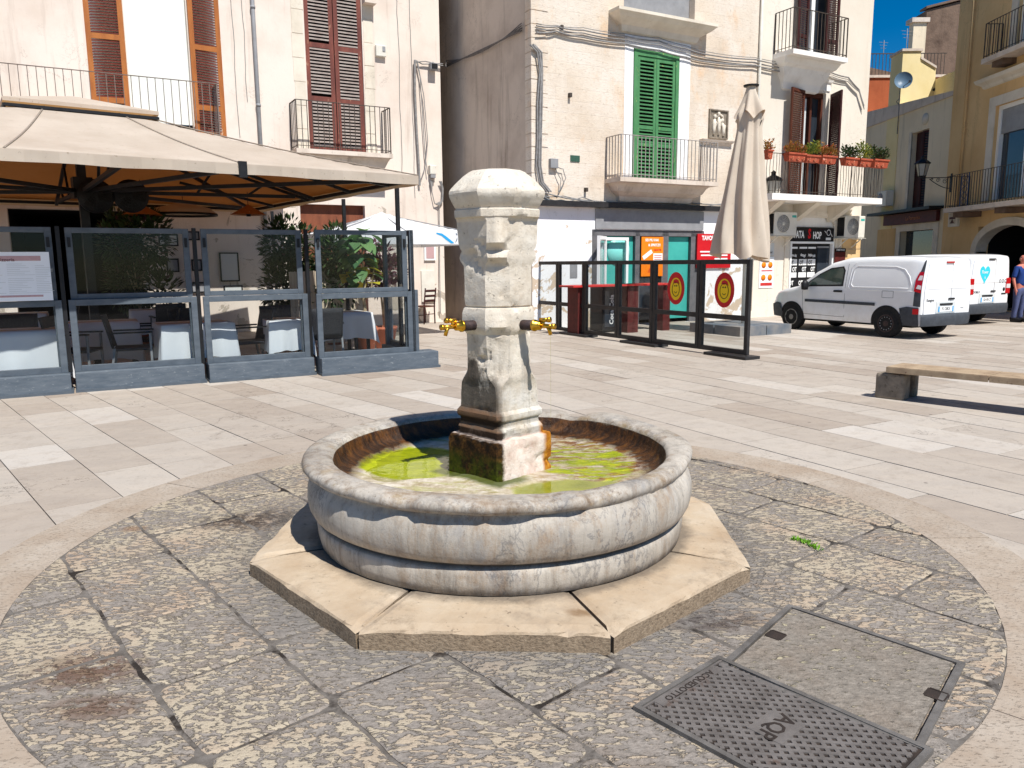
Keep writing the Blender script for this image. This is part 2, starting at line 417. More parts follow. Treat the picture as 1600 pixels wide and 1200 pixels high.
FC_ = Vector((-.070, 4.17, 0))       # fountain axis
def marble():
    n = NT('weathered_marble'); p = n.pos()
    base = n.ramp(n.noise(p, 1.9, 8, .66, .2), [(.3, L(C(172,162,150),.74)), (.5, L(C(200,190,176),.76)), (.72, L(C(220,210,196),.78))])
    # slanting blue-grey clouds and fine veins of the marble itself
    sl = n.pos((1.5, 1.5, .75), (R(10), R(24), 0))
    cloud = n.step(n.noise(sl, 2.1, 9, .74, .3), .5, .68)
    base = n.mix(n.math('MULTIPLY', cloud, .62), base, L(C(140,143,150),.66))
    w = n.noise(sl, 3.6, 10, .7, .5)
    vein = n.math('MULTIPLY', n.step(n.math('ABSOLUTE', n.math('SUBTRACT', w, .5)), .022, .0), n.step(n.noise(p, 1.6, 3), .42, .62))
    base = n.mix(n.math('MULTIPLY', vein, .65), base, L(C(104,108,116),.6))
    # rain streaks, grime and rust-brown patches
    dk = n.step(n.noise(n.pos((7,7,.6)), 1.9, 9, .76), .47, .66)
    base = n.mix(n.math('MULTIPLY', dk, .5), base, L(C(118,106,94),.6))
    br = n.step(n.noise(n.pos((1.3,1.3,.6)), 3.0, 9, .8, .2), .52, .64)
    base = n.mix(n.math('MULTIPLY', br, .5), base, L(C(168,130,88),.66))
    q = n.sep(p); z = q[2]
    sc = n.noise(p, 15, 8, .8); sc2 = n.noise(p, 4.5, 6, .7)
    lip = n.math('MULTIPLY', n.step(z, .462, .5), n.step(z, .568, .545))
    base = n.mix(n.math('MULTIPLY', lip, n.math('MULTIPLY', n.step(n.math('ADD', n.math('MULTIPLY', sc, .6), n.math('MULTIPLY', sc2, .4)), .48, .60), .7)), base, L(C(128,98,66),.62))
    base = n.mix(n.math('MULTIPLY', lip, n.math('MULTIPLY', n.step(sc2, .55, .68), .4)), base, L(C(196,166,108),.7))
    gv = n.math('MULTIPLY', n.step(z, .262, .252), n.step(z, .225, .240))
    base = n.mix(n.math('MULTIPLY', gv, .85), base, L(C(60,52,46),.5))
    low = n.math('MULTIPLY', n.step(z, .19, .10), n.step(n.noise(p, 6, 7, .75), .42, .6))
    base = n.mix(n.math('MULTIPLY', low, .6), base, L(C(128,110,90),.6))
    sp = n.step(n.noise(p, 60, 4, .7), .64, .69)
    base = n.mix(n.math('MULTIPLY', sp, .55), base, L(C(74,64,56),.6))
    n.bsdf(base, n.ramp(sc, [(.3,(.4,.4,.4,1)),(.7,(.75,.75,.75,1))]), n.bump(n.math('ADD', n.noise(p, 7, 8, .7), n.math('MULTIPLY', sc, .9)), .35, .012), 0, .35)
    return n.mat
mt['marble'] = marble()

def basin_in():
    n = NT('algae_lined_basin'); p = n.pos()
    mp = n.n('ShaderNodeMapping'); mp.inputs['Location'].default_value = (-FC_.x, -FC_.y, 0)
    n.l(n.n('ShaderNodeNewGeometry').outputs['Position'], mp.inputs['Vector'])
    xyz = n.sep(mp.outputs[0]); x, y, z = xyz[0], xyz[1], xyz[2]
    r = n.math('SQRT', n.math('ADD', n.math('POWER', x, 2.0), n.math('POWER', y, 2.0)))
    a = n.noise(n.pos((1.2,3.6,1),(0,0,R(25))), 3.4, 9, .74, .6); b = n.noise(p, 2.3, 6, .62); c = n.noise(p, 11, 8, .78)
    d = n.noise(n.pos((1,2.6,1),(0,0,R(20))), 9, 8, .75)
    lime = n.ramp(c, [(.28, L(C(150,132,104),.85)), (.46, L(C(206,192,168),.85)), (.6, L(C(232,222,206),.85)), (.75, L(C(222,186,168),.85))])
    lime = n.mix(n.math('MULTIPLY', n.step(d, .50, .62), .65), lime, C(140,116,66))
    lime = n.mix(n.math('MULTIPLY', n.step(a, .50, .60), .55), lime, C(150,146,60))
    green = n.ramp(d, [(.3, C(70,88,4)), (.5, C(140,150,8)), (.7, C(196,196,40))])
    brown = n.ramp(d, [(.3, C(34,16,6)), (.5, C(96,50,14)), (.66, C(140,92,34)), (.8, C(190,160,110))])
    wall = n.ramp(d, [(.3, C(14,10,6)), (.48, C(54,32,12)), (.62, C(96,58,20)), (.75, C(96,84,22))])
    wob = n.math('MULTIPLY', n.math('SUBTRACT', n.math('ADD', n.math('MULTIPLY', b, .7), n.math('MULTIPLY', c, .3)), .5), 2.0)
    def blob(cx, cy, kx, ky, wk=1.0):
        e = n.math('ADD', n.math('POWER', n.math('MULTIPLY', n.math('SUBTRACT', x, cx), kx), 2.0), n.math('POWER', n.math('MULTIPLY', n.math('SUBTRACT', y, cy), ky), 2.0))
        return n.step(n.math('ADD', e, n.math('MULTIPLY', wob, wk)), 1.05, .85)
    col = n.mix(n.math('MULTIPLY', n.step(n.math('ADD', n.math('MULTIPLY', a, .6), n.math('MULTIPLY', c, .4)), .57, .64), .8), lime, green)
    # rust and black along the right and back
    rf = n.step(n.math('ADD', n.math('MULTIPLY', x, .9), n.math('MULTIPLY', y, .5)), .02, .34)
    bm = n.math('MULTIPLY', n.step(n.math('ADD', n.math('MULTIPLY', c, .5), n.math('MULTIPLY', d, .5)), .44, .53), rf)
    col = n.mix(n.math('MULTIPLY', bm, .95), col, brown)
    col = n.mix(n.math('MULTIPLY', blob(.50, .10, 3.6, 2.4), n.step(a, .44, .54)), col, green)
    col = n.mix(blob(-.50, .17, 3.2, 2.9, .8), col, n.ramp(d, [(.3, C(120,132,2)), (.6, C(178,184,8))]))
    col = n.mix(blob(.40, -.44, 2.9, 4.6, .35), col, n.ramp(b, [(.35, C(110,118,10)), (.65, C(160,160,50))]))
    # slime ring round the plinth's foot on its left side
    pr = n.math('MAXIMUM', n.math('ABSOLUTE', n.math('ADD', x, y)), n.math('ABSOLUTE', n.math('SUBTRACT', x, y)))
    ft = n.math('MULTIPLY', n.step(n.math('ADD', pr, n.math('MULTIPLY', wob, .06)), .43, .36), n.step(n.math('ADD', x, y), .0, -.12))
    col = n.mix(n.math('MULTIPLY', ft, .9), col, C(66,78,6))
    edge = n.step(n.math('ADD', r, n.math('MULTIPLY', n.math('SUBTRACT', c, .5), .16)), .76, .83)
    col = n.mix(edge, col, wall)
    top = n.step(n.math('ADD', z, n.math('MULTIPLY', n.math('SUBTRACT', c, .5), .07)), .525, .552)
    col = n.mix(top, col, L(C(168,152,128),.72))
    n.bsdf(col, n.ramp(c, [(.3,(.25,.25,.25,1)),(.7,(.8,.8,.8,1))]), n.bump(n.math('ADD', c, n.noise(p, 40, 5, .7)), .6, .012), 0, .35)
    return n.mat
mt['basin_in'] = basin_in()

def pillar_mat():
    n = NT('worn_limestone_pillar'); p = n.pos()
    mp = n.n('ShaderNodeMapping', vector_type='TEXTURE'); mp.inputs['Location'].default_value = (FC_.x, FC_.y, 0); mp.inputs['Rotation'].default_value = (0,0,R(45))
    n.l(n.n('ShaderNodeNewGeometry').outputs['Position'], mp.inputs['Vector'])
    q = n.sep(mp.outputs[0])      # x < 0: the left-hand broad face, y < 0: the right-hand broad face
    z = q[2]; c = n.noise(p, 9, 8, .78); b = n.noise(p, 2.6, 8, .7); f = n.noise(p, 24, 6, .75)
    j = lambda v, k: n.math('ADD', v, n.math('MULTIPLY', n.math('SUBTRACT', c, .5), k))
    base = n.ramp(b, [(.3, L(C(198,180,156),.8)), (.5, L(C(224,211,192),.84)), (.72, L(C(236,228,214),.88))])
    base = n.mix(n.math('MULTIPLY', n.step(c, .54, .68), .42), base, L(C(176,150,120),.7))
    pit = n.step(n.noise(p, 42, 5, .74), .62, .68)
    base = n.mix(n.math('MULTIPLY', pit, .45), base, L(C(104,88,72),.6))
    lowz = n.step(z, 1.22, 1.0)
    run = n.math('MULTIPLY', n.step(n.noise(n.pos((6,6,.7)), 1.5, 7, .72), .46, .64), lowz)
    base = n.mix(n.math('MULTIPLY', run, .55), base, L(C(134,126,118),.66))
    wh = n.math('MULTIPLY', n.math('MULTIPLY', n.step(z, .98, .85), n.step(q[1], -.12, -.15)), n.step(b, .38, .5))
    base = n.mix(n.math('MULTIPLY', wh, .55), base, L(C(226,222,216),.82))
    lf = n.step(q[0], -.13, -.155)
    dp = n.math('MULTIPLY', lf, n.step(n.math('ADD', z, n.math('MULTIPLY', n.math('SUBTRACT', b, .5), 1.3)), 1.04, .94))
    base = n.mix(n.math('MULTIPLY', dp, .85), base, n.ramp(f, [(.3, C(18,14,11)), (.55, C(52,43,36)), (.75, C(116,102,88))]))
    tor = n.math('MULTIPLY', n.math('MULTIPLY', n.step(q[0], -.14, -.17), n.step(z, .79, .765)), n.step(c, .3, .5))
    base = n.mix(n.math('MULTIPLY', tor, .75), base, L(C(150,110,78),.55))
    gr = n.math('MULTIPLY', n.math('MULTIPLY', n.step(z, .668, .66), n.step(z, .615, .62)), n.step(c, .35, .5))
    jn = n.math('MAXIMUM', n.math('MULTIPLY', n.step(z, .732, .722), n.step(z, .682, .695)), gr)
    base = n.mix(n.math('MULTIPLY', jn, n.math('ADD', .25, n.math('MULTIPLY', n.step(q[0], -.1, -.16), .65))), base, C(34,22,14))
    pl = n.step(j(z, .05), .632, .618)
    pink = n.ramp(c, [(.3, C(190,160,144)), (.5, C(218,200,186)), (.7, C(232,222,212))])
    base = n.mix(pl, base, pink)
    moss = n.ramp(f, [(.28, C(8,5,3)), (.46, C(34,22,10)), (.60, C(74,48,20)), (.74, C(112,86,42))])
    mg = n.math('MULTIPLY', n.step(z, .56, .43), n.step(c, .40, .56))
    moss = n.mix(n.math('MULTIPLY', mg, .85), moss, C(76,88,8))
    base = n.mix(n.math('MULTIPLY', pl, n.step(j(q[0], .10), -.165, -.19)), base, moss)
    base = n.mix(n.math('MULTIPLY', n.step(j(z, .12), .70, .66), n.step(j(q[0], .06), .125, .155)), base, n.ramp(f, [(.3, C(96,52,6)), (.5, C(168,104,26)), (.7, C(200,148,56))]))
    n.bsdf(base, .87, n.bump(n.math('ADD', n.math('MULTIPLY', c, 1.0), n.math('ADD', n.math('MULTIPLY', f, .5), n.math('SUBTRACT', b, n.math('MULTIPLY', pit, .7)))), .6, .014), 0, .18)
    return n.mat
mt['pillar'] = pillar_mat()

mt['brass'] = M('brass', C(196,142,40), C(222,176,70), 30, .32, .15, 60, metal=1, spec=.5)
mt['iron'] = M('rusted_iron_pipe', C(52,44,46), C(78,62,58), 40, .6, .4, 90, metal=.3)
mt['grey_frame'] = M('grey_painted_steel', L(C(98,106,114),.9), L(C(80,88,96),.9), 6, .5, .1, 60, c3=L(C(70,78,84),1), s3=20, t3=(.64,.7), stretch=(1,1,2))
mt['grey_base'] = M('scuffed_grey_boards', L(C(104,112,120),.9), L(C(82,92,102),.9), 5, .6, .25, 40, c3=L(C(150,156,158),1), s3=18, t3=(.62,.68), stretch=(1,1,5))
mt['black_frame'] = M('black_aluminium', C(36,35,36), C(52,50,50), 9, .45, .08, 80, c3=C(80,78,76), s3=30, t3=(.68,.74))
mt['black'] = M('black_plastic', C(22,22,24), C(34,34,36), 10, .5, .1, 60)
mt['dark'] = M('dark_interior', C(14,13,14), C(22,20,20), 2, .9)  # near-black colour stands in for the darkness of unlit rooms
mt['rail'] = M('dark_iron_railing', C(62,56,52), C(84,74,66), 14, .7, .2, 80, c3=C(112,80,58), s3=18, t3=(.6,.7))
mt['rail_grey'] = M('grey_iron_railing', C(168,162,158), C(146,138,132), 14, .7, .2, 80, c3=C(130,96,70), s3=12, t3=(.62,.7))
mt['rail_red'] = M('dull_bronze_railing', C(126,112,104), C(104,90,82), 14, .7, .2, 80)
mt['slab_edge'] = plaster('balcony_stone', C(214,200,186), C(196,180,164), C(120,104,92), scale=2.5, streak=.8)
mt['white_slab'] = plaster('white_balcony_slab', C(238,234,228), C(226,220,212), C(190,180,168), scale=2, streak=.4)
mt['wood_orange'] = M('varnished_orange_wood', C(176,108,52), C(150,86,40), 6, .55, .2, 60, c3=C(214,188,164), s3=7, t3=(.66,.72), stretch=(1,1,.3))
mt['wood_red'] = M('dark_red_louvres', C(110,44,30), C(84,32,24), 6, .6, .2, 40)
mt['wood_plum'] = M('weathered_plum_wood', C(128,72,60), C(94,52,46), 5, .7, .35, 50, c3=C(176,140,112), s3=14, t3=(.62,.7), stretch=(1,1,.25))
mt['wood_grey'] = M('bleached_louvres', C(176,164,156), C(150,134,126), 6, .8, .3, 50)
mt['wood_green'] = M('green_painted_wood', C(84,140,92), C(66,120,76), 6, .6, .25, 50, c3=C(150,176,104), s3=12, t3=(.62,.7), stretch=(1,1,.3))
mt['wood_brown'] = M('brown_wood', C(92,48,32), C(70,36,26), 6, .6, .25, 40, stretch=(1,1,.3))
mt['wood_maroon'] = M('maroon_door_wood', C(70,30,28), C(50,22,22), 5, .6, .2, 40, stretch=(1,1,.3))
mt['wood_bench'] = M('bench_planks', L(C(192,168,138),.85), L(C(160,136,110),.85), 6, .7, .3, 60, c3=L(C(120,92,70),.8), s3=20, t3=(.6,.7))
mt['wood_door'] = M('cracked_brown_door', C(140,82,56), C(108,60,42), 6, .7, .4, 40, stretch=(1,1,.3))
mt['wood_screen'] = M('pale_plank_screen', C(206,192,170), C(176,160,140), 7, .8, .3, 40, stretch=(3,3,.2))
mt['concrete'] = M('coarse_concrete', L(C(170,156,138),.75), L(C(130,118,104),.7), 9, .9, .7, 40, c3=L(C(90,80,70),.7), s3=24, t3=(.6,.66))
mt['red_metal'] = M('dark_red_metal', C(96,36,32), C(74,28,26), 8, .6, .2, 60)
mt['teal'] = M('teal_panel', C(72,176,164), C(60,160,150), 2, .3, .0)
mt['teal_pale'] = M('pale_teal_disc', C(134,216,206), C(124,206,198), 3, .35)
mt['orange'] = M('orange_poster', C(252,138,24), C(246,126,18), 2, .5)
mt['red'] = M('red_print', C(206,28,36), C(190,22,32), 3, .45)
mt['red_top'] = M('red_table_top', C(206,56,52), C(188,46,44), 4, .4)
mt['yellow'] = M('yellow_print', C(246,206,30), C(240,196,22), 3, .45)
mt['white'] = M('white_print', C(242,242,240), C(234,234,232), 3, .5)
mt['ink'] = M('black_ink', C(20,20,22), None, 1, .5)
mt['pink_print'] = M('dusty_pink_print', C(196,160,160), C(186,150,150), 30, .6)
mt['grey_print'] = M('pale_grey_print', C(206,208,206), None, 1, .6)
mt['blue_print'] = M('blue_print', C(40,156,214), None, 1, .5)
mt['navy_print'] = M('navy_print', C(40,70,100), None, 1, .5)
mt['cyan_print'] = M('turquoise_print', C(60,206,220), C(50,196,212), 4, .4)
mt['sky_sheet'] = M('pale_roller_blind', C(226,228,222), C(218,220,214), 1, .7)
mt['cream_metal'] = M('ivory_enamel', C(226,222,210), C(212,206,194), 4, .45, c3=C(170,150,120), s3=8, t3=(.66,.75))
mt['grey_metal'] = M('grey_metal_sheet', C(150,150,152), C(134,134,136), 5, .5, .1, 40)
mt['galv'] = M('grey_cable', C(150,148,146), C(120,116,114), 12, .6)
mt['cable_dark'] = M('dark_grey_cable', C(84,80,78), C(112,106,102), 12, .7)  # darker grey for the cables across the alley
mt['terracotta'] = M('terracotta', C(190,112,82), C(170,96,70), 6, .8, .2, 40, c3=C(206,150,124), s3=5)
mt['planter_red'] = M('red_clay_planter', C(180,88,62), C(160,74,52), 6, .8, .2, 30, c3=C(232,180,160), s3=14, t3=(.63,.67))
mt['iron_cover'] = M('cast_iron_cover', L(C(156,148,142),.66), L(C(128,120,114),.64), 12, .6, .3, 60, metal=.35, c3=L(C(120,84,62),.6), s3=5, t3=(.6,.75))
mt['iron_dark'] = M('dirty_iron_recess', L(C(84,70,62),.5), L(C(58,50,46),.5), 10, .9, .4, 50)
mt['steel_frame'] = M('dull_steel_rim', L(C(156,150,144),.64), L(C(118,112,106),.62), 10, .55, .3, 60, metal=.3)
mt['rubber'] = M('black_rubber', C(26,26,27), C(38,37,37), 20, .85, .3, 60)
mt['bumper'] = M('grey_bumper_plastic', C(70,74,80), C(58,61,66), 12, .65, .15, 120)
mt['chrome'] = M('hubcap_silver', C(150,146,142), C(126,122,118), 8, .45, metal=.5)
mt['tail_red'] = M('red_lamp_lens', C(190,16,28), C(170,10,22), 5, .15, spec=.6)
mt['lens_white'] = M('clear_lamp_lens', C(214,206,206), None, 1, .15, spec=.6)
mt['paper'] = M('white_paper', C(240,242,244), C(232,235,238), 2, .6)
mt['stone_pale'] = plaster('pale_dressed_stone', C(222,212,196), C(206,194,176), C(160,146,128), scale=1.5, streak=.5)
mt['skin'] = M('weathered_skin', C(206,130,108), C(190,112,94), 12, .6)
mt['hair'] = M('short_grey_hair', C(150,120,108), None, 1, .8)
mt['blue_cloth'] = M('royal_blue_cotton', C(30,62,128), C(24,50,108), 8, .85, .3, 30)
mt['denim'] = M('grey_blue_denim', C(84,92,128), C(70,76,108), 8, .9, .3, 30)
mt['leaf'] = {}
def leafmat(name, a, b, c=None, trans=.25):
    n = NT(name); 
    t = n.attr('tone')[2]
    stops = [(.0, a), (.6, b)] + ([(1.0, c)] if c else [])
    col = n.ramp(t, stops)
    q = n.n('ShaderNodeBsdfPrincipled'); n.l(col, q.inputs['Base Color']); q.inputs['Roughness'].default_value = .5; q.inputs['Specular IOR Level'].default_value = .3
    tr = n.n('ShaderNodeBsdfTranslucent'); n.l(col, tr.inputs['Color'])
    ms = n.n('ShaderNodeMixShader'); ms.inputs[0].default_value = trans
    n.l(q.outputs[0], ms.inputs[1]); n.l(tr.outputs[0], ms.inputs[2]); n.l(ms.outputs[0], n.out.inputs[0])
    return n.mat
mt['leaf_big'] = leafmat('large_green_leaves', C(58,98,64), C(112,146,90), C(196,186,60))
mt['leaf_purple'] = leafmat('purple_leaves', C(70,34,52), C(120,70,84), C(140,110,96))
mt['leaf_dark'] = leafmat('dark_green_leaves', C(34,52,28), C(66,86,44), C(96,60,62))
mt['leaf_pot'] = leafmat('window_box_leaves', C(70,96,40), C(132,140,60), C(190,176,70))
mt['leaf_rust'] = leafmat('rusty_succulent_leaves', C(120,100,50), C(170,120,60), C(186,80,70))
mt['weed'] = leafmat('fresh_green_weed', C(70,120,20), C(120,170,40))
mt['stem'] = M('pale_bark', C(176,160,130), C(140,120,94), 16, .9, .5, 40)

def cloth(name, c1, c2, tcol, trans, speck=None, folds=0):
    n = NT(name); p = n.pos()
    col = n.ramp(n.noise(p, 1.4, 7, .65), [(.3, c2), (.65, c1)])
    if speck is not None:
        s_ = n.step(n.noise(n.pos((1,1.6,1)), 16, 5, .7), .63, .68)
        col = n.mix(n.math('MULTIPLY', s_, .65), col, speck)
    q = n.n('ShaderNodeBsdfPrincipled'); n.l(col, q.inputs['Base Color']); q.inputs['Roughness'].default_value = .9; q.inputs['Specular IOR Level'].default_value = .1
    n.l(n.bump(n.noise(p, 5, 5, .6), .15, .02), q.inputs['Normal'])
    if trans:
        tr = n.n('ShaderNodeBsdfTranslucent'); tr.inputs['Color'].default_value = tcol
        ms = n.n('ShaderNodeMixShader'); ms.inputs[0].default_value = trans
        n.l(q.outputs[0], ms.inputs[1]); n.l(tr.outputs[0], ms.inputs[2]); n.l(ms.outputs[0], n.out.inputs[0])
    else: n.l(q.outputs[0], n.out.inputs[0])
    return n.mat
mt['canvas'] = cloth('sun_bleached_canvas', C(208,195,179), C(191,177,160), C(226,176,116), .28, C(138,124,108))
mt['canvas_beige'] = cloth('beige_parasol_cloth', C(216,202,184), C(202,186,168), C(200,160,120), .15, C(176,158,140))
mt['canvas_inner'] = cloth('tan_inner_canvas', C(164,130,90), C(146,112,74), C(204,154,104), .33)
mt['seam_tape'] = M('grey_seam_tape', C(150,136,122), C(130,118,106), 20, .9)
mt['canvas_white'] = cloth('white_parasol_cloth', C(244,244,244), C(236,237,238), C(230,230,230), .25)
mt['linen'] = cloth('white_tablecloth', C(236,236,238), C(226,226,230), C(220,220,220), .1)

def schlick(n, f0):
    g = n.n('ShaderNodeNewGeometry'); d = n.n('ShaderNodeVectorMath', operation='DOT_PRODUCT')
    n.l(g.outputs['Normal'], d.inputs[0]); n.l(g.outputs['Incoming'], d.inputs[1])
    c = n.math('SUBTRACT', 1.0, n.math('ABSOLUTE', d.outputs['Value']))
    return n.math('ADD', f0, n.math('MULTIPLY', n.math('POWER', c, 5.0), 1-f0))
def glass(name, tint, amount=.09, rough=.02):
    n = NT(name)
    tr = n.n('ShaderNodeBsdfTransparent'); tr.inputs[0].default_value = tint
    gl = n.n('ShaderNodeBsdfGlossy'); gl.inputs['Roughness'].default_value = rough
    ms = n.n('ShaderNodeMixShader'); n.l(schlick(n, .010), ms.inputs[0])
    n.l(tr.outputs[0], ms.inputs[1]); n.l(gl.outputs[0], ms.inputs[2])
    # thin veil of dust
    df = n.n('ShaderNodeBsdfDiffuse'); df.inputs[0].default_value = (.8,.8,.78,1)
    m2 = n.n('ShaderNodeMixShader'); n.l(n.math('MULTIPLY', n.noise(n.pos(), 1.2, 7, .7), amount), m2.inputs[0])
    n.l(ms.outputs[0], m2.inputs[1]); n.l(df.outputs[0], m2.inputs[2]); n.l(m2.outputs[0], n.out.inputs[0])
    return n.mat
mt['glass'] = glass('dusty_clear_glass', (.89,.91,.91,1), .002)
mt['glass_win'] = M('dark_window_glass', C(40,46,54), C(54,60,68), .7, .06, spec=.6)
mt['glass_car'] = M('green_tinted_car_glass', C(40,58,54), C(70,84,76), 2.5, .05, spec=.6)
mt['lantern_glass'] = M('frosted_lantern_glass', C(186,182,172), C(160,156,146), 3, .25, spec=.5)

def van_paint():
    n = NT('white_van_paint'); p = n.pos()
    z = n.sep(p)[2]
    dirt = n.math('MULTIPLY', n.step(n.noise(p, 3, 7, .7), .4, .75), n.ramp(z, [(.25, (1,1,1,1)), (1.0, (.1,.1,.1,1))]))
    col = n.mix(n.math('MULTIPLY', dirt, .5), C(236,236,236), C(190,180,164))
    n.bsdf(col, .28, None, 0, .5, **{'Coat Weight': .5, 'Coat Roughness': .06})
    return n.mat
mt['van'] = van_paint()

def water():
    n = NT('shallow_water')
    tr = n.n('ShaderNodeBsdfTransparent'); tr.inputs[0].default_value = (.95,.96,.84,1)
    gl = n.n('ShaderNodeBsdfGlossy'); gl.inputs['Roughness'].default_value = .03
    b = n.bump(n.noise(n.pos(), 16, 3, .5), .08, .01)
    n.l(b, gl.inputs['Normal'])
    ms = n.n('ShaderNodeMixShader'); n.l(schlick(n, .03), ms.inputs[0]); n.l(tr.outputs[0], ms.inputs[1]); n.l(gl.outputs[0], ms.inputs[2])
    n.l(ms.outputs[0], n.out.inputs[0]); return n.mat
mt['water'] = water()
# ------------------------------------------------------------------ paving (the setting)
def clip_half(poly, nx, ny, d):          # keep nx*x+ny*y <= d
    out = []
    for i in range(len(poly)):
        a = poly[i]; b = poly[(i+1) % len(poly)]
        da = nx*a[0]+ny*a[1]-d; db = nx*b[0]+ny*b[1]-d
        if da <= 0: out.append(a)
        if (da < 0) != (db < 0) and abs(da-db) > 1e-12:
            t = da/(da-db); out.append((a[0]+(b[0]-a[0])*t, a[1]+(b[1]-a[1])*t))
    return out

def slab_rows(mb, deg, origin, x0, x1, y0, y1, roww, lens, gap, clips, z, tones, rr, tilt=.0012, chamfer=True):
    a = R(deg); ex = (math.cos(a), math.sin(a)); ey = (-math.sin(a), math.cos(a))
    y = y0
    while y < y1:
        w = roww * rr.uniform(.9, 1.12); x = x0 + rr.uniform(0, lens[1])
        x = x0 - rr.uniform(0, lens[1])
        while x < x1:
            l_ = rr.uniform(*lens)
            p = [(x+gap/2, y+gap/2), (x+l_-gap/2, y+gap/2), (x+l_-gap/2, y+w-gap/2), (x+gap/2, y+w-gap/2)]
            poly = [(origin[0]+q[0]*ex[0]+q[1]*ey[0], origin[1]+q[0]*ex[1]+q[1]*ey[1]) for q in p]
            for c in clips:
                if len(poly) >= 3: poly = clip_half(poly, *c)
            if len(poly) >= 3:
                mb.ct = min(1, max(0, rr.choice(tones) + rr.uniform(-.12, .12)))
                zz = z + rr.uniform(-1, 1)*tilt; n = len(poly)
                tx, ty = rr.uniform(-1,1)*tilt, rr.uniform(-1,1)*tilt
                top = [(q[0], q[1], zz + tx*(q[0]-poly[0][0]) + ty*(q[1]-poly[0][1])) for q in poly]
                low = [(q[0], q[1], z-.02) for q in poly]
                mb.add(top + low, [tuple(range(n))] + [(i, n+i, n+(i+1)%n, (i+1)%n) for i in range(n)])
            x += l_
        y += w

rr = random.Random(5)
MB().quad((-70,-30,-.016),(70,-30,-.016),(70,90,-.016),(-70,90,-.016)).build('ground', mt['joint'], kind='structure')
fx, fy = -.062, 4.11
tones = [.1, .25, .35, .4, .45, .5, .55, .6, .65, .72, .80, .9]
mb = MB()
slab_rows(mb, 131, (fx, fy), -9, 34, -16, 20, .43, (.7, 1.35), .007, [(1, .03, .1+.03*fy)], 0, tones, rr)
slab_rows(mb, 119, (fx, fy), -9, 34, -22, 14, .47, (.8, 1.6), .009, [(-1, -.03, -.11-.03*fy)], 0, tones, rr)
mb.build('pavement', mt['slab'], kind='structure', tone=True, fix=False)

# kerb ring of curved stones
mb = MB(); ri, ro = 2.385, 2.73; a = 0
while a < 360:
    da = min(rr.uniform(26, 38), 360 - a)
    if 360 - a - da < 10: da = 360 - a
    n = 10; mb.ct = rr.random()
    ang = [R(a + .12 + (da-.24)*k/n) for k in range(n+1)]
    zz = .004 + rr.uniform(0, .0015)
    top = [(fx+ro*math.cos(t), fy+ro*math.sin(t), zz) for t in ang] + [(fx+ri*math.cos(t), fy+ri*math.sin(t), zz) for t in reversed(ang)]
    low = [(p[0], p[1], -.012) for p in top]; k = len(top)
    mb.add(top + low, [(i, i+1, k-2-i, k-1-i) for i in range(n)] + [(i, k+i, k+(i+1)%k, (i+1)%k) for i in range(k)])
    a += da
mb.build('kerb_ring', mt['ring'], kind='structure', tone=True, fix=False)
# inner disc of chiselled slabs on a mortar bed
mb = MB(); mb.add([(fx+2.384*math.cos(R(k*5)), fy+2.384*math.sin(R(k*5)), .0035) for k in range(72)], [tuple(range(72))])
mb.build('mortar_bed', mt['joint_dark'], kind='structure', fix=False)
circ = [(math.cos(R(k*7.5)), math.sin(R(k*7.5)), 2.378 + fx*math.cos(R(k*7.5)) + fy*math.sin(R(k*7.5))) for k in range(48)]
mb = MB()
slab_rows(mb, 130, (fx+.03, fy+.02), -2.8, 2.8, -2.7, 2.7, .46, (.5, .95), .015, circ, .010, [.2, .4, .5, .6, .8], rr, tilt=.003)
# worn, wavy slab outlines: every outline cut finer and jittered, corners knocked off
src = MB(); src.v, src.f, src.tone = mb.v, mb.f, mb.tone; mb = MB()
for f_, tn in zip(src.f, src.tone):
    if len({round(src.v[i][2] > -.005) for i in f_}) > 1: continue
    poly = [Vector(src.v[i]) for i in f_]; fine_ = []
    for i in range(len(poly)):
        a_, b_ = poly[i], poly[(i+1) % len(poly)]; k_ = max(1, int((b_-a_).length/.045))
        fine_ += [a_ + (b_-a_)*(t/k_) for t in range(k_)]
    cen_ = sum(fine_, Vector())/len(fine_); n = len(fine_); out = []
    for i, q in enumerate(fine_):
        sm_ = (fine_[i-1] + fine_[(i+1) % n])/2
        q = q*.45 + sm_*.55
        s_ = noise.noise_vector(q*6.5)*.011 + noise.noise_vector(q*19)*.006
        out.append(Vector((q.x+s_.x, q.y+s_.y, q.z)))
    inn_ = [q + (cen_-q).normalized()*.012 for q in out]
    mb.ct = tn
    mb.add([(q.x,q.y,q.z) for q in inn_] + [(q.x,q.y,q.z-.005) for q in out] + [(q.x,q.y,-.012) for q in out], [tuple(range(n))] + [(i, n+i, n+(i+1)%n, (i+1)%n) for i in range(n)] + [(n+i, 2*n+i, 2*n+(i+1)%n, n+(i+1)%n) for i in range(n)])
mb.build('fountain_paving', mt['cobble'], kind='structure', tone=True, fix=False)

# ------------------------------------------------------------------ fountain
fo = thing('fountain', 'round marble drinking fountain with a stone pillar and two brass taps', 'fountain', (FC_.x, FC_.y, 0))
def L2(p): return (p[0]-fx, p[1]-fy, p[2])
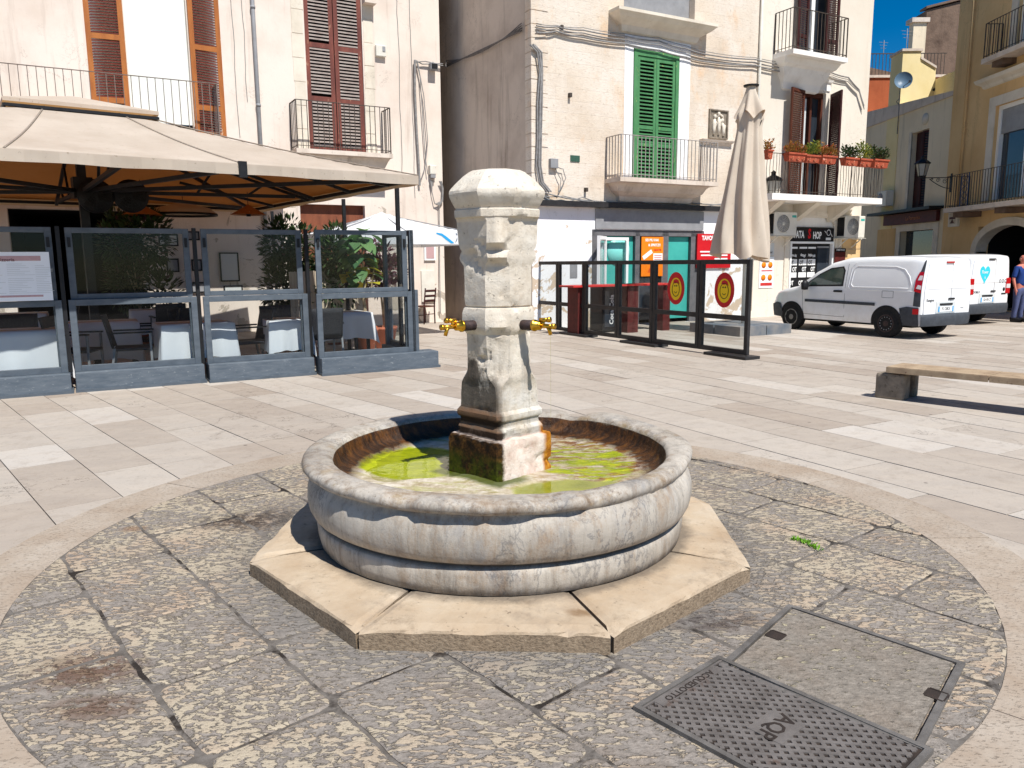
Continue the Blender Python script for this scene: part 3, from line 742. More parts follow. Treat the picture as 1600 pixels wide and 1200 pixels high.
# octagonal step of eight stones
OCT_A = 1.24; OCT_R = OCT_A / math.cos(R(22.5)); HS = .10
def octp(k, r=OCT_R, rot=-2.8): return (fx-FC_.x+r*math.cos(R(-90-22.5+45*k+rot)), fy-FC_.y+r*math.sin(R(-90-22.5+45*k+rot)))
for k in range(8):
    a_ = Vector(octp(k)); b_ = Vector(octp(k+1)); u_ = (b_-a_).normalized()
    nrm = Vector((u_.y, -u_.x)); g = .009
    nd = 24; nr = 8
    def f(i, j):
        p = a_*(1-i) + b_*i
        q = p * (.80/p.length)
        r_ = p*(1-j) + q*j
        r_ = r_ + u_*((.5-i)*2*g)
        # edges chipped by wear
        s_ = noise.fractal(Vector((r_.x*9, r_.y*9, k*3.1)), .8, 2, 4)
        return r_, s_
    mbs = MB(); vs = []
    def pt(i, j, lev):
        r_, s_ = f(i, j)
        e = min(i, 1-i) < .02
        if lev == 'top':
            cc_ = max(0, 1-min(i, 1-i)/.07)
            zz = HS + .003*s_ - (.007 + .006*max(0,s_) if j == 0 or e else 0) - .012*cc_*(j == 0)
            if j == 0: r_ = r_ - nrm*(.007 + .016*max(0,s_) + .022*cc_)
            return (r_.x, r_.y, zz)
        if lev == 'edge':
            return (r_.x - nrm.x*.001, r_.y - nrm.y*.001, HS - .016 - .010*max(0,s_) - .01*max(0, 1-min(i,1-i)/.07))
        r_ = r_ + nrm*.007*s_
        return (r_.x, r_.y, -.02)
    iv = [0, .012] + [t/nd for t in range(1, nd)] + [.988, 1]
    rows = []
    rows.append([pt(i, 0, 'low') for i in iv]); rows.append([pt(i, 0, 'edge') for i in iv]); rows.append([pt(i, 0, 'top') for i in iv])
    for j in (.12, .3, .5, .75, 1.0): rows.append([pt(i, j, 'top') for i in iv])
    rows.append([(p[0], p[1], -.02) for p in rows[-1]])
    W_ = len(iv); vs = [p for row in rows for p in row]
    fs = [(y*W_+x, y*W_+x+1, (y+1)*W_+x+1, (y+1)*W_+x) for y in range(len(rows)-1) for x in range(W_-1)]
    for sd in (0, W_-1): fs.append(tuple(y*W_+sd for y in range(len(rows))))
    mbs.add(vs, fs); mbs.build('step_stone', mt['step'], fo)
# mortar core between the stones
mb = MB(); mb.add([(*octp(k, OCT_R-.02), -.02) for k in range(8)] + [(*octp(k, OCT_R-.02), HS-.022) for k in range(8)], [tuple(range(8,16))] + [(k,(k+1)%8,8+(k+1)%8,8+k) for k in range(8)])
mb.build('mortar', mt['joint_dark'], fo)

# basin: outer shell and inner lining
def rimshape(a, r, z, lip):
    """wear of the rim: lip is 0..1 weight"""
    ca, sa = math.cos(a), math.sin(a)
    w = noise.fractal(Vector((ca*1.6, sa*1.6, z*2)), .8, 2, 3)
    w2 = noise.noise(Vector((ca*14, sa*14, z*9+5)))
    dr = .005*w + .0022*w2*(1+lip); dz = .004*w
    if lip:
        # chipped front lip; on the front right the overhang is worn away altogether
        fr_ = max(0, math.cos(a - R(-100)))**1.1
        ch = max(0, noise.fractal(Vector((ca*7+3, sa*7, 1.7)), .7, 2, 3))
        dr -= lip*fr_*.040*ch; dz -= lip*fr_*(.004 + .020*ch)
        d = (a - R(-38) + math.pi) % (2*math.pi) - math.pi
        rs = math.exp(-(d/.55)**4)
        dr -= lip*rs*(.046*min(1, max(0, (r-1.0)/.05))); dz -= lip*rs*(.012 + .012*ch)
        # right-back: the rim is broken in a notch and lifted beside it
        d = (a - R(60) + math.pi) % (2*math.pi) - math.pi
        nt = math.exp(-(d/.075)**2)
        dr -= lip*.05*nt*(1 if r > .97 else -.4); dz -= lip*.045*nt
        d2 = (a - R(46) + math.pi) % (2*math.pi) - math.pi
        dz += lip*.016*math.exp(-(d2/.16)**2)
    return r+dr, z+dz
outer = [(.97,.095,0),(.99,.105,0),(1.0,.15,0),(1.003,.20,0),(.998,.228,0),(.984,.237,0),(.982,.246,0),(1.0,.252,0),(1.022,.268,0),(1.038,.30,0),(1.046,.345,0),(1.044,.395,0),(1.032,.435,0),(1.014,.465,.05),(1.008,.478,.2),(1.012,.486,.5),(1.035,.492,.9),(1.058,.503,1),(1.068,.518,1),(1.068,.535,1),(1.058,.549,1),(1.038,.556,1),(1.0,.558,.8),(.96,.555,.6),(.93,.55,.5),(.915,.54,.4),(.908,.527,.3)]
NA = 220
mb = MB()
for r, z, lp in outer:
    for k in range(NA):
        a = 2*math.pi*k/NA; r2, z2 = rimshape(a, r, z, lp); mb.v.append((r2*math.cos(a), r2*math.sin(a), z2))
for i in range(len(outer)-1):
    for k in range(NA):
        mb.f.append([i*NA+k, i*NA+(k+1)%NA, (i+1)*NA+(k+1)%NA, (i+1)*NA+k]); mb.m.append(0); mb.sm.append(True); mb.tone.append(.5)
mb.build('basin', mt['marble'], fo)
inner = [(.909,.5285,.3),(.902,.512,.2),(.895,.485,.1),(.88,.455,0),(.85,.435,0),(.79,.424,0),(.74,.420,0),(.70,.417,0),(.65,.415,0),(.6,.414,0),(.55,.4135,0),(.5,.413,0),(.45,.4135,0),(.4,.414,0),(.35,.415,0),(.3,.416,0),(.25,.418,0),(.12,.42,0)]
mb = MB()
for r, z, lp in inner:
    for k in range(NA):
        a = 2*math.pi*k/NA; r2, z2 = rimshape(a, r, z, lp) if lp else (r, z)
        if r < .84:
            x_, y_ = r*math.cos(a), r*math.sin(a)
            z2 += .004*noise.fractal(Vector((x_*6, y_*6, 2)), .7, 2, 5)
            for (cx_, cy_, rx_, ry_) in ((-.50,.17,.36,.38),(.40,-.45,.36,.24)):
                e_ = ((x_-cx_)/rx_)**2 + ((y_-cy_)/ry_)**2 + .5*noise.noise(Vector((x_*4,y_*4,7)))
                z2 -= .013*max(0, min(1, (1.15-e_)/.35))
        mb.v.append((r2*math.cos(a), r2*math.sin(a), z2))
for i in range(len(inner)-1):
    for k in range(NA):
        mb.f.append([i*NA+k, i*NA+(k+1)%NA, (i+1)*NA+(k+1)%NA, (i+1)*NA+k]); mb.m.append(0); mb.sm.append(True); mb.tone.append(.5)
mb.f.append([(len(inner)-1)*NA+k for k in range(NA)]); mb.m.append(0); mb.sm.append(False); mb.tone.append(.5)
mb.build('basin_lining', mt['basin_in'], fo)
mb = MB(); mb.add([(.80*math.cos(R(k*5)), .80*math.sin(R(k*5)), .4085) for k in range(72)], [tuple(range(72))])
mb.build('water', mt['water'], fo, fix=False)

# pillar: an octagonal loft (four broad faces, four narrow ones), turned 45 degrees, worn by noise
prof = [  # z, C (narrow-face apothem, facing +-x +-y), A (broad-face apothem): square foot, stop-chamfered into an octagonal shaft
 (.40,.285,.212),(.50,.285,.212),(.605,.284,.212),(.618,.279,.208),(.622,.236,.176),(.628,.235,.175),(.645,.238,.177),(.662,.236,.176),(.674,.226,.168),(.684,.216,.161),(.700,.213,.159),(.716,.217,.162),(.722,.229,.171),(.735,.235,.175),(.752,.233,.174),(.764,.222,.166),(.772,.214,.161),(.80,.211,.159),(.87,.208,.158),(.905,.205,.158),(.925,.196,.162),(.945,.184,.166),(.962,.176,.166),(.985,.170,.163),(1.03,.168,.162),(1.12,.168,.162),(1.175,.171,.165),(1.19,.182,.174),(1.205,.190,.181),(1.26,.193,.184),(1.29,.191,.182),(1.312,.183,.175),(1.317,.166,.159),(1.321,.166,.159),(1.326,.175,.168),(1.36,.178,.171),(1.42,.178,.171),(1.50,.178,.171),(1.53,.180,.172),(1.545,.188,.174),(1.557,.199,.176),(1.575,.204,.178),(1.60,.199,.178),(1.612,.191,.178),(1.625,.200,.180),(1.65,.207,.182),(1.70,.210,.184),(1.76,.212,.186),(1.775,.214,.194),(1.782,.220,.212),(1.795,.222,.214),(1.818,.222,.214),(1.824,.213,.206),(1.828,.213,.206),(1.836,.222,.215),(1.852,.230,.223),(1.872,.241,.234),(1.886,.248,.241),(1.902,.250,.244),(1.915,.247,.241),(1.93,.235,.229),(1.96,.207,.202),(1.99,.175,.171),(2.012,.147,.144),(2.024,.124,.121),(2.028,.09,.088),(2.029,.02,.02)]
fine = []
for i in range(len(prof)-1):
    a_, b_ = prof[i], prof[i+1]; n = max(1, int((b_[0]-a_[0])/.012))
    for k in range(n): t = k/n; fine.append(tuple(a_[j]*(1-t)+b_[j]*t for j in range(3)))
fine.append(prof[-1])
def octring(Cc, A, z, per=9):
    nrm = []
    for k in range(8):
        ang = R(-90 + 45*k); nrm.append((Vector((math.cos(ang), math.sin(ang))), Cc if k % 2 == 0 else A))
    cor = []
    for k in range(8):
        (n1, d1), (n2, d2) = nrm[k], nrm[(k+1) % 8]
        det = n1.x*n2.y - n1.y*n2.x
        cor.append(Vector(((d1*n2.y-d2*n1.y)/det, (n1.x*d2-n2.x*d1)/det)))
    pts = []
    for k in range(8):
        a_, b_ = cor[k-1], cor[k]
        for j in range(per): pts.append(a_ + (b_-a_)*(j/per))
    return pts
mb = MB(); NP = 72
for z, Cc, A in fine:
    if 1.62 < z < 1.775: pass
    for p in octring(Cc, A, z):
        q = Vector((p.x, p.y, z)); rad = p.length; dirn = p/rad
        w = noise.fractal(q*7, .8, 2, 5)*.0020 + noise.noise(q*24)*.0014
        # carved masks worn almost away on the front corner
        sg = .09 + .15*max(0, min(1, (1.80-z)/.17)) if z > 1.62 else .22
        fr = math.exp(-(math.atan2(p.x, -p.y)/sg)**2) if p.y < 0 else 0
        m = 0
        if fr > .01:
            def lump(z0, z1, h):   # rises slowly from top, ends in a sharp underside
                if z0 <= z <= z1: return h*((z1-z)/(z1-z0))**.8*min(1, (z-z0)/.012)
                return 0
            m = lump(1.63, 1.80, .040) + lump(1.565, 1.612, .026) + lump(1.205, 1.275, .022) + lump(1.145, 1.18, .012)
            m -= .012*math.exp(-((z-1.54)/.018)**2)
            m *= fr
        # broken bites out of edges
        br = max(0, noise.fractal(q*5.2 + Vector((9,2,4)), .7, 2, 4) - .40)*.055
        rad2 = rad + w + m - br
        mb.v.append((dirn.x*rad2, dirn.y*rad2, z))
for i in range(len(fine)-1):
    for k in range(NP):
        mb.f.append([i*NP+k, i*NP+(k+1)%NP, (i+1)*NP+(k+1)%NP, (i+1)*NP+k]); mb.m.append(0); mb.sm.append(True); mb.tone.append(.5)
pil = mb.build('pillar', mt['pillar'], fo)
# keep arrises crisp
try:
    for e in pil.data.edges: pass
    import bmesh
    bm = bmesh.new(); bm.from_mesh(pil.data)
    for e in bm.edges:
        if len(e.link_faces) == 2 and e.calc_face_angle(0) > R(24): e.smooth = False
    bm.verts.ensure_lookup_table()
    for e in bm.edges:
        i_, k_ = e.verts[0].index, e.verts[1].index
        if i_ % NP == k_ % NP and (i_ % NP) % 9 == 0 and i_//NP < len(fine)*.97: e.smooth = False
    bm.to_mesh(pil.data); bm.free()
except Exception as ex: print(ex)

# taps: iron pipe stub, brass bib and lever
def tap(sgn):
    # broad face normal
    d = Vector((sgn*math.cos(R(38)), -math.sin(R(38)), 0)); s_ = Vector((0,0,1)).cross(d)
    base = Vector((sgn*.122, -.122, 1.225))
    root = MB()
    root.tube([base - d*.02, base + d*.085], .027, 20)
    root.lathe([(.03,0)],3) if False else None
    pipe = root.build('tap', mt['iron'], fo)
    b = MB(); p0 = base + d*.08
    b.tube([p0, p0 + d*.012, p0 + d*.0125, p0 + d*.045, p0 + d*.05], [.031,.031,.024,.022,.014], 18)
    b.tube([p0 + d*.04, p0 + d*.085, p0 + d*.12], [.013,.0115,.011], 14)
    b.tube([p0 + d*.118, p0 + d*.135], [.0155,.0155], 14)
    b.tube([p0 + d*.088, p0 + d*.10 + Vector((0,0,-.018)), p0 + d*.108 + Vector((0,0,-.045))], [.011,.0105,.0095], 12)
    b.build('bib', mt['brass'], pipe)
    h = MB(); q = p0 + d*.062
    h.tube([q, q + Vector((0,0,.028))], .0085, 12)
    h.tube([q + Vector((0,0,.03)) - d*.02, q + Vector((0,0,.032)) + d*.028], [.0115,.0115], 12)
    h.tube([q + Vector((0,0,.032)) + d*.028, q + Vector((0,0,.034)) + d*.045], [.014,.014], 12)
    h.build('lever', mt['brass'], pipe)
    return p0 + d*.108
tap(-1); tipr = tap(1)
# a thin dribble from the right-hand tap
MB().tube([tipr + Vector((0,0,-.045)), tipr + Vector((.001,0,-.4)), tipr + Vector((0,0,-.80))], [.0016,.0012,.001], 6).build('dribble', mt['water'], fo)

# ------------------------------------------------------------------ covers in the paving
ang = math.degrees(math.atan2(-.75, .66))       # long axis
mc = thing('manhole_cover', 'cast iron manhole cover with raised lattice and waterworks lettering set in the paving', 'manhole cover', (.865, 2.335, .021), ang)
hx, hy = .375, .238
mb = MB()
for (x0,x1,y0,y1) in ((-hx-.02,hx+.02,hy,hy+.02),(-hx-.02,hx+.02,-hy-.02,-hy),(-hx-.02,-hx,-hy,hy),(hx,hx+.02,-hy,hy)): mb.box(x0,x1,y0,y1,-.02,.004)
mb.build('rim', mt['steel_frame'], mc)
MB().box(-hx,hx,-hy,hy,-.02,-.004).build('plate', mt['iron_dark'], mc)
mb = MB()
def clipseg(p, q):
    t0, t1 = 0, 1; d = (q[0]-p[0], q[1]-p[1])
    for pp, qq in ((-d[0], p[0]+hx-.018), (d[0], hx-.018-p[0]), (-d[1], p[1]+hy-.01), (d[1], hy-.01-p[1])):
        if abs(pp) < 1e-9:
            if qq < 0: return None
        else:
            t = qq/pp
            if pp < 0: t0 = max(t0, t)
            else: t1 = min(t1, t)
    if t0 >= t1: return None
    return (p[0]+d[0]*t0, p[1]+d[1]*t0), (p[0]+d[0]*t1, p[1]+d[1]*t1)
for k in range(-19, 20):
    c = k*.046
    for s_ in (1, -1):
        sg = clipseg((c-.6, -.6*s_*.85), (c+.6, .6*s_*.85))
        if sg: mb.bar((*sg[0], -.0025+.0003*s_), (*sg[1], -.0025+.0003*s_), .0145, .006)
mb.box(-hx+.004,-hx+.012,-hy,hy,-.005,.002); 
mb.build('lattice', mt['iron_cover'], mc)
MB().box(-.062,.062,-.075,.075,-.004,.0022).build('badge', mt['iron_cover'], mc)
MB().box(-hx+.012,-hx+.052,-.18,.18,-.004,.0022).build('name_strip', mt['iron_cover'], mc)
text_mesh('AQP', .085, mt['iron_dark'], 'lettering', mc, (0,0,.0026), (0,0,-90), .0012, .001)
text_mesh('ACQUEDOTTO', .040, mt['iron_dark'], 'lettering', mc, (-hx+.032,0,.0026), (0,0,-90), .0010, .0005, sx=1.0)

rr2 = 0
P = [ground(1232,944,.019), ground(1509,1036,.019), ground(1440,1171,.019), ground(1122,1040,.019)]
cen = sum(P, Vector())/4
sc = thing('access_cover', 'square access cover filled with chiselled stone inside a thin steel frame beside the iron manhole', 'access cover', cen)
Q = [p - cen for p in P]
inn = [q*(1-.034/q.length) for q in Q]; inn2 = [q*(1-.050/q.length) for q in Q]
mb = MB()
for k in range(4):
    a_, b_, c_, d_ = Q[k], Q[(k+1)%4], inn[(k+1)%4], inn[k]
    mb.hexa([(*a_.xy,-.02),(*b_.xy,-.02),(*c_.xy,-.02),(*d_.xy,-.02),(*a_.xy,.002),(*b_.xy,.002),(*c_.xy,.002),(*d_.xy,.002)])
mb.build('frame', mt['steel_frame'], sc)
mb = MB(); mb.ct = .12; mb.add([(*q.xy,-.02) for q in inn2] + [(*q.xy,.001) for q in inn2], [(4,5,6,7),(0,1,5,4),(1,2,6,5),(2,3,7,6),(3,0,4,7)])
mb.build('stone_infill', mt['cobble_infill'], sc, tone=True)
for (u, v) in ((1463,1086), (1212,993)):
    p = ground(u, v, .019) - cen; h = MB()
    for q in ((-.035,-.028,-.03,.03),(.028,.035,-.03,.03),(-.028,.028,-.035,-.03),(-.028,.028,.03,.035)): h.box(*q, -.005, .0035)
    h.box(-.028,.028,-.03,.03,-.005,.0016)
    h.cm = 0; h.map(lambda w: Matrix.Rotation(R(45),3,'Z') @ w + p)
    h.build('lifting_socket', mt['iron_dark'], sc)

# ------------------------------------------------------------------ weed in a joint
def leaf_quad(mb, c, d, n_, l_, w_, fold=.2):
    d = d.normalized(); s_ = d.cross(n_)
    if s_.length < 1e-4: s_ = Vector((1,0,0))
    s_ = s_.normalized(); n2 = s_.cross(d)
    c = Vector(c)
    mb.add([c, c + d*l_*.5 + s_*w_ + n2*w_*fold, c + d*l_, c + d*l_*.5 - s_*w_ + n2*w_*fold, c + d*l_*.55 - n2*0], [(0,1,4),(1,2,4),(2,3,4),(3,0,4)])
w0 = ground(1262, 850, .01)
mb = MB()
for k in range(150):
    t = rnd.random(); p = Vector(ground(1238 + 40*t, 843 + 17*t*t, .008)) + Vector((rnd.gauss(0,.010), rnd.gauss(0,.010), 0))
    mb.ct = rnd.random(); a = rnd.uniform(0, 6.28)
    leaf_quad(mb, p - w0, Vector((math.cos(a), math.sin(a), rnd.uniform(.3,1.6))), Vector((0,0,1)), rnd.uniform(.012,.03), .005)
t_ = mb.build('weed', mt['weed'], None, label='bright green weed growing in a paving joint right of the fountain', cat='weed', tone=True, fix=False)
t_.location = w0
# ------------------------------------------------------------------ building helpers (all in the wall's own axes)
FL = Frame((-1.81, 20.5, 0), 29); FC = Frame((.48, 17.6, 0), 29); FR = Frame((14.5, 25.5, 0), -90)

def wall(s0, s1, z0, z1, holes, depth=.28, y=0.0):
    mb = MB()
    xs = sorted({s0, s1, *[h[0] for h in holes], *[h[1] for h in holes]}); zs = sorted({z0, z1, *[h[2] for h in holes], *[h[3] for h in holes]})
    xs = [x for x in xs if s0 <= x <= s1]; zs = [z for z in zs if z0 <= z <= z1]
    for i in range(len(xs)-1):
        for j in range(len(zs)-1):
            cx, cz = (xs[i]+xs[i+1])/2, (zs[j]+zs[j+1])/2
            if any(h[0] < cx < h[1] and h[2] < cz < h[3] for h in holes): continue
            mb.quad((xs[i],y,zs[j]),(xs[i+1],y,zs[j]),(xs[i+1],y,zs[j+1]),(xs[i],y,zs[j+1]))
    for a,b,c,d in holes:
        c2 = max(c, z0); d2 = min(d, z1); e = y+depth
        mb.quad((a,y,c2),(a,y,d2),(a,e,d2),(a,e,c2)); mb.quad((b,y,c2),(b,e,c2),(b,e,d2),(b,y,d2))
        mb.quad((a,y,d2),(b,y,d2),(b,e,d2),(a,e,d2)); mb.quad((a,y,c2),(a,e,c2),(b,e,c2),(b,y,c2))
    return mb

def louvre_leaf(parent, x0, x1, z0, z1, y, frame_m, slat_m, rails=(), pitch=.055, st=.07, th=.045, deg=0, hinge='l', open_deg=0, name='shutter', slat_th=.012):
    """a louvred leaf: stiles, rails and tilted slats; open_deg swings it about its hinge"""
    w = x1-x0
    e = thing(name, '', '', (x0 if hinge == 'l' else x1, y, 0)); del e['label']; del e['category']
    e.parent = parent; e.rotation_euler = (0,0,R(open_deg))
    ox = 0 if hinge == 'l' else -w
    f = MB()
    f.box(ox, ox+st, -th, 0, z0, z1); f.box(ox+w-st, ox+w, -th, 0, z0, z1)
    zr = [z0, *rails, z1]
    for k, z in enumerate(zr):
        h = st*1.1
        za = z if k == 0 else (z-h if k == len(zr)-1 else z-h/2)
        f.box(ox+st, ox+w-st, -th+.002, -.002, za, za+h)
    f.build('leaf_frame', frame_m, e)
    sl = MB(); z = z0 + st*1.1 + pitch/2
    while z < z1 - st*1.1:
        if not any(abs(z-r_) < st*.6 for r_ in rails):
            a = pitch*(.10 if slat_th > .015 else .36)
            sl.hexa([(ox+st,-th+.004,z-a),(ox+w-st,-th+.004,z-a),(ox+w-st,-.006,z+a*.5),(ox+st,-.006,z+a*.5),(ox+st,-th+.004,z-a+slat_th),(ox+w-st,-th+.004,z-a+slat_th),(ox+w-st,-.006,z+a*.5+slat_th),(ox+st,-.006,z+a*.5+slat_th)])
        z += pitch
    sl.build('louvres', slat_m, e)
    return e

def railing(parent, pts, z0, z1, m, step=.115, r=.008, top=.022, wavy=0, name='railing', bottom=True):
    """bars along a polyline of (x,y)"""
    mb = MB(); P_ = [Vector((p[0], p[1], 0)) for p in pts]
    for i in range(len(P_)-1):
        a, b = P_[i], P_[i+1]; d = (b-a); n = max(1, round(d.length/step))
        mb.bar(a+Vector((0,0,z1)), b+Vector((0,0,z1)), top*1.5, top*.6)
        if bottom: mb.bar(a+Vector((0,0,z0+.07)), b+Vector((0,0,z0+.07)), top, top*.5)
        for k in range(n + (1 if i == len(P_)-2 else 0)):
            p = a + d*(k/n)
            if wavy:
                zz = [z0 + (z1-z0)*t/12 for t in range(13)]; ph = rnd.uniform(0, 6)
                dd = d.normalized()
                mb.tube([p + dd*(wavy*math.sin(ph + 9*(z-z0))*math.sin(math.pi*(z-z0)/(z1-z0))) + Vector((0,0,z)) for z in zz], r, 5, caps=False)
            else:
                rr_ = r*(1.7 if k == 0 else 1)
                mb.bar(p+Vector((0,0,z0)), p+Vector((0,0,z1)), rr_*1.8)
    return mb.build(name, m, parent)

def mould(parent, name, x0, x1, prof, m):
    """horizontal moulding: prof = [(protrusion, z)] swept along x, returned at both ends"""
    mb = MB(); n = len(prof)
    pts = []
    for p, z in prof: pts += [(x0-p, -p, z), (x1+p, -p, z)]
    for i in range(n-1):
        a, b, c, d = pts[2*i], pts[2*i+1], pts[2*i+3], pts[2*i+2]
        mb.quad(a, b, c, d)
        mb.quad((a[0],0.02,a[2]), a, d, (d[0],0.02,d[2])); mb.quad(b, (b[0],0.02,b[2]), (c[0],0.02,c[2]), c)
    mb.quad((pts[0][0],.02,pts[0][2]), (pts[1][0],.02,pts[1][2]), pts[1], pts[0])
    k = 2*(n-1); mb.quad(pts[k], pts[k+1], (pts[k+1][0],.02,pts[k+1][2]), (pts[k][0],.02,pts[k][2]))
    return mb.build(name, m, parent)

# ================================================================== left building
lb = on(FL, 'corner_house', 'cream plastered house with red brown shutters and iron balconies behind the restaurant awning', 'house')
D1 = 4.32; D2 = 4.17
wall(-17, .06, 0, 12.5, [(-7.12,-5.9,D1,8.6), (-3.35,-1.97,D2,8.4), (-9.55,-7.15,0,2.72), (-3.66,-2.06,.0,2.97), (-13.4,-11.0,0,2.7)], .3).build('wall', mt['wall_cream'], lb)
mb = MB(); mb.quad((.06,0,0),(.06,14,0),(.06,14,12.5),(.06,0,12.5)); mb.quad((-17,0,12.5),(.06,0,12.5),(.06,14,12.5),(-17,14,12.5)); mb.quad((-17,0,0),(-17,14,0),(-17,14,12.5),(-17,0,12.5))
mb.build('side_wall', mt['wall_alley'], lb)
# upper left door: blind, open shutters flat on the wall
o = MB().box(-7.12,-5.9,.16,.2,D1+.3,8.6).build('roller_blind', mt['sky_sheet'], lb)
MB().box(-7.12,-5.9,.22,.26,D1,D1+.3).build('door_foot', mt['dark'], lb)
zz = (4.98, 6.24, 7.35)
louvre_leaf(lb, -7.86,-7.14, D1+.05, 8.55, -.04, mt['wood_orange'], mt['wood_red'], zz, hinge='r', open_deg=-6, st=.1)
louvre_leaf(lb, -5.88,-5.22, D1+.05, 8.55, -.04, mt['wood_orange'], mt['wood_red'], zz, hinge='l', open_deg=7, st=.1)
louvre_leaf(lb, -10.4,-9.55, D1+.05, 8.55, -.04, mt['wood_plum'], mt['wood_red'], zz, hinge='r', open_deg=-6, st=.1)
bal = MB().box(-11.2,-5.42,-.62,.02,D1-.14,D1).build('balcony', mt['slab_edge'], lb)
railing(bal, [(-11.2,-.58),(-5.46,-.58),(-5.46,-.02)], D1, 5.4, mt['rail_red'], .15)
# second door with closed plum shutters
MB().box(-3.35,-1.97,.12,.16,D2,8.4).build('door_back', mt['dark'], lb)
louvre_leaf(lb, -3.35,-2.675, D2+.03, 8.2, .06, mt['wood_plum'], mt['wood_grey'], (5.42, 6.62), .075, .1, slat_th=.034)
louvre_leaf(lb, -2.655,-1.98, D2+.03, 8.2, .06, mt['wood_plum'], mt['wood_grey'], (5.40, 6.60), .075, .1, hinge='r', slat_th=.034)
for a,b in ((-3.66,-3.36),(-1.96,-1.68)): 
    z = D2; mb = MB()
    while z < 8.4: mb.box(a + rnd.uniform(0,.03), b - rnd.uniform(0,.03), -.012-rnd.uniform(0,.004), .02, z+.004, z+.52); z += .53
    mb.build('stone_jamb', mt['stone_pale'], lb)
bal = MB().box(-3.82,-1.5,-.60,.02,D2-.10,D2).build('balcony', mt['slab_edge'], lb)
mould(bal, 'corbel', -3.5,-1.9,[(0,D2-.62),(.1,D2-.58),(.16,D2-.42),(.3,D2-.30),(.36,D2-.16),(.4,D2-.102)], mt['slab_edge'])
railing(bal, [(-3.78,-.02),(-3.78,-.56),(-1.54,-.56),(-1.54,-.02)], D2, 5.24, mt['rail'], .125)
# balcony of the floor above (only its shadowed corner reaches the frame)
MB().box(-1.95,-1.66,-.25,.02,7.66,7.8).build('upper_cornice', mt['slab_edge'], lb)
# plaster repair lines, ground-floor pieces
door = MB().box(-3.66,-2.06,.15,.2,0,2.97).build('brown_door', mt['wood_door'], lb)
mb = MB(); mb.box(-3.6,-2.9,.11,.155,.2,2.5); mb.box(-2.84,-2.12,.11,.155,.2,2.5); mb.build('door_leaf', mt['wood_door'], door)
# deep dark restaurant doorways
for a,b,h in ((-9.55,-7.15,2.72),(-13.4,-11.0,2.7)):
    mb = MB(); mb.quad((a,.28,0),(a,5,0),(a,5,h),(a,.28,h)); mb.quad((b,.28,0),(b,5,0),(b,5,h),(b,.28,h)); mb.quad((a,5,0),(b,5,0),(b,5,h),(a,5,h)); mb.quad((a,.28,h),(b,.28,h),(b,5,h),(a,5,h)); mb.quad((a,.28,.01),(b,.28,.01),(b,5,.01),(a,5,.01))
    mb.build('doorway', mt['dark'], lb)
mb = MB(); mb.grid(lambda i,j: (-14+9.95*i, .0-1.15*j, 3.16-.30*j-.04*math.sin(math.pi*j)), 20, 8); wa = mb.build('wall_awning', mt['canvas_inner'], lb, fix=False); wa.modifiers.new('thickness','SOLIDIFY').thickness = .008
mb = MB(); mb.bar((-14,-1.16,2.84),(-4.05,-1.16,2.84),.07,.09); mb.build('awning_bar', mt['wood_screen'], wa)
# drain pipe and alarm siren are fixed to the wall
mb = MB(); mb.tube([(-4.5,-.06,12.4),(-4.5,-.06,.1)], .045, 12)
for z in (3.2,5.1,7.2): mb.tube([(-4.5,-.06,z),(-4.5,-.06,z+.06)], .056, 12)
mb.build('drain_pipe', mt['grey_metal'], lb)
sir = MB().box(-1.66,-1.40,-.10,.02,6.52,6.78).build('alarm_siren', mt['cream_metal'], lb, bevel=.015)
MB().box(-1.5,-1.43,-.115,-.098,6.64,6.75).build('siren_lamp', mt['grey_metal'], sir)
MB().box(-.52,-.20,-.05,.02,1.62,2.05).build('tiled_plaque', mt['white'], lb)
MB().box(-.47,-.25,-.056,-.046,1.67,2.0).build('plaque_print', mt['pink_print'], lb)
mb = MB().box(-.62,-.25,-.05,.02,.55,1.35); mb.build('meter_box', mt['cream_metal'], lb)
MB().box(-.44,-.36,-.02,.0,.1,.2)
# thin rusty cracks and conduit runs on the plaster
for x,z0,z1 in ((-4.95,4.4,9),(-4.72,5.2,9.5),(-1.05,3.6,9),(-.72,3.2,8.6)):
    mb = MB(); pts = []; z = z0
    while z < z1: pts.append((x + .012*math.sin(z*3.1) + rnd.uniform(-.008,.008), -.012, z)); z += .25
    mb.tube(pts, .007, 5, caps=False); mb.build('conduit', mt['galv'], lb)

# framed pictures on the shaded back wall
pics = [(-6.55,1.55,.26,.3),(-6.1,2.2,.3,.2),(-6.05,1.55,.22,.26),(-5.35,1.5,.42,.66),(-5.3,.95,.42,.26),(-6.05,1.05,.3,.24),(-6.6,2.1,.4,.26)]
plab = ['small dark framed picture beside the restaurant doorway, on the shaded wall','pale framed picture high on the shaded wall under a pendant lamp','small square picture in the middle of the shaded picture wall','tallest framed picture on the shaded restaurant wall','wide dark frame hanging below the tallest picture','small lowest frame of the picture wall on the doorway side','pale wide frame high beside the restaurant doorway']
for (x,z,w,h), l_ in zip(pics, plab):
    f = on(FL, 'wall_picture', l_, 'picture', x, -.03, z, group='pictures on the restaurant wall')
    mb = MB(); t = .03
    mb.box(-w/2,w/2,-.02,.02,h/2-t,h/2); mb.box(-w/2,w/2,-.02,.02,-h/2,-h/2+t); mb.box(-w/2,-w/2+t,-.02,.02,-h/2+t,h/2-t); mb.box(w/2-t,w/2,-.02,.02,-h/2+t,h/2-t)
    mb.build('frame', mt['black'], f); MB().box(-w/2+t,w/2-t,-.008,.015,-h/2+t,h/2-t).build('print', mt['grey_metal'] if w < .4 else mt['grey_print'], f)

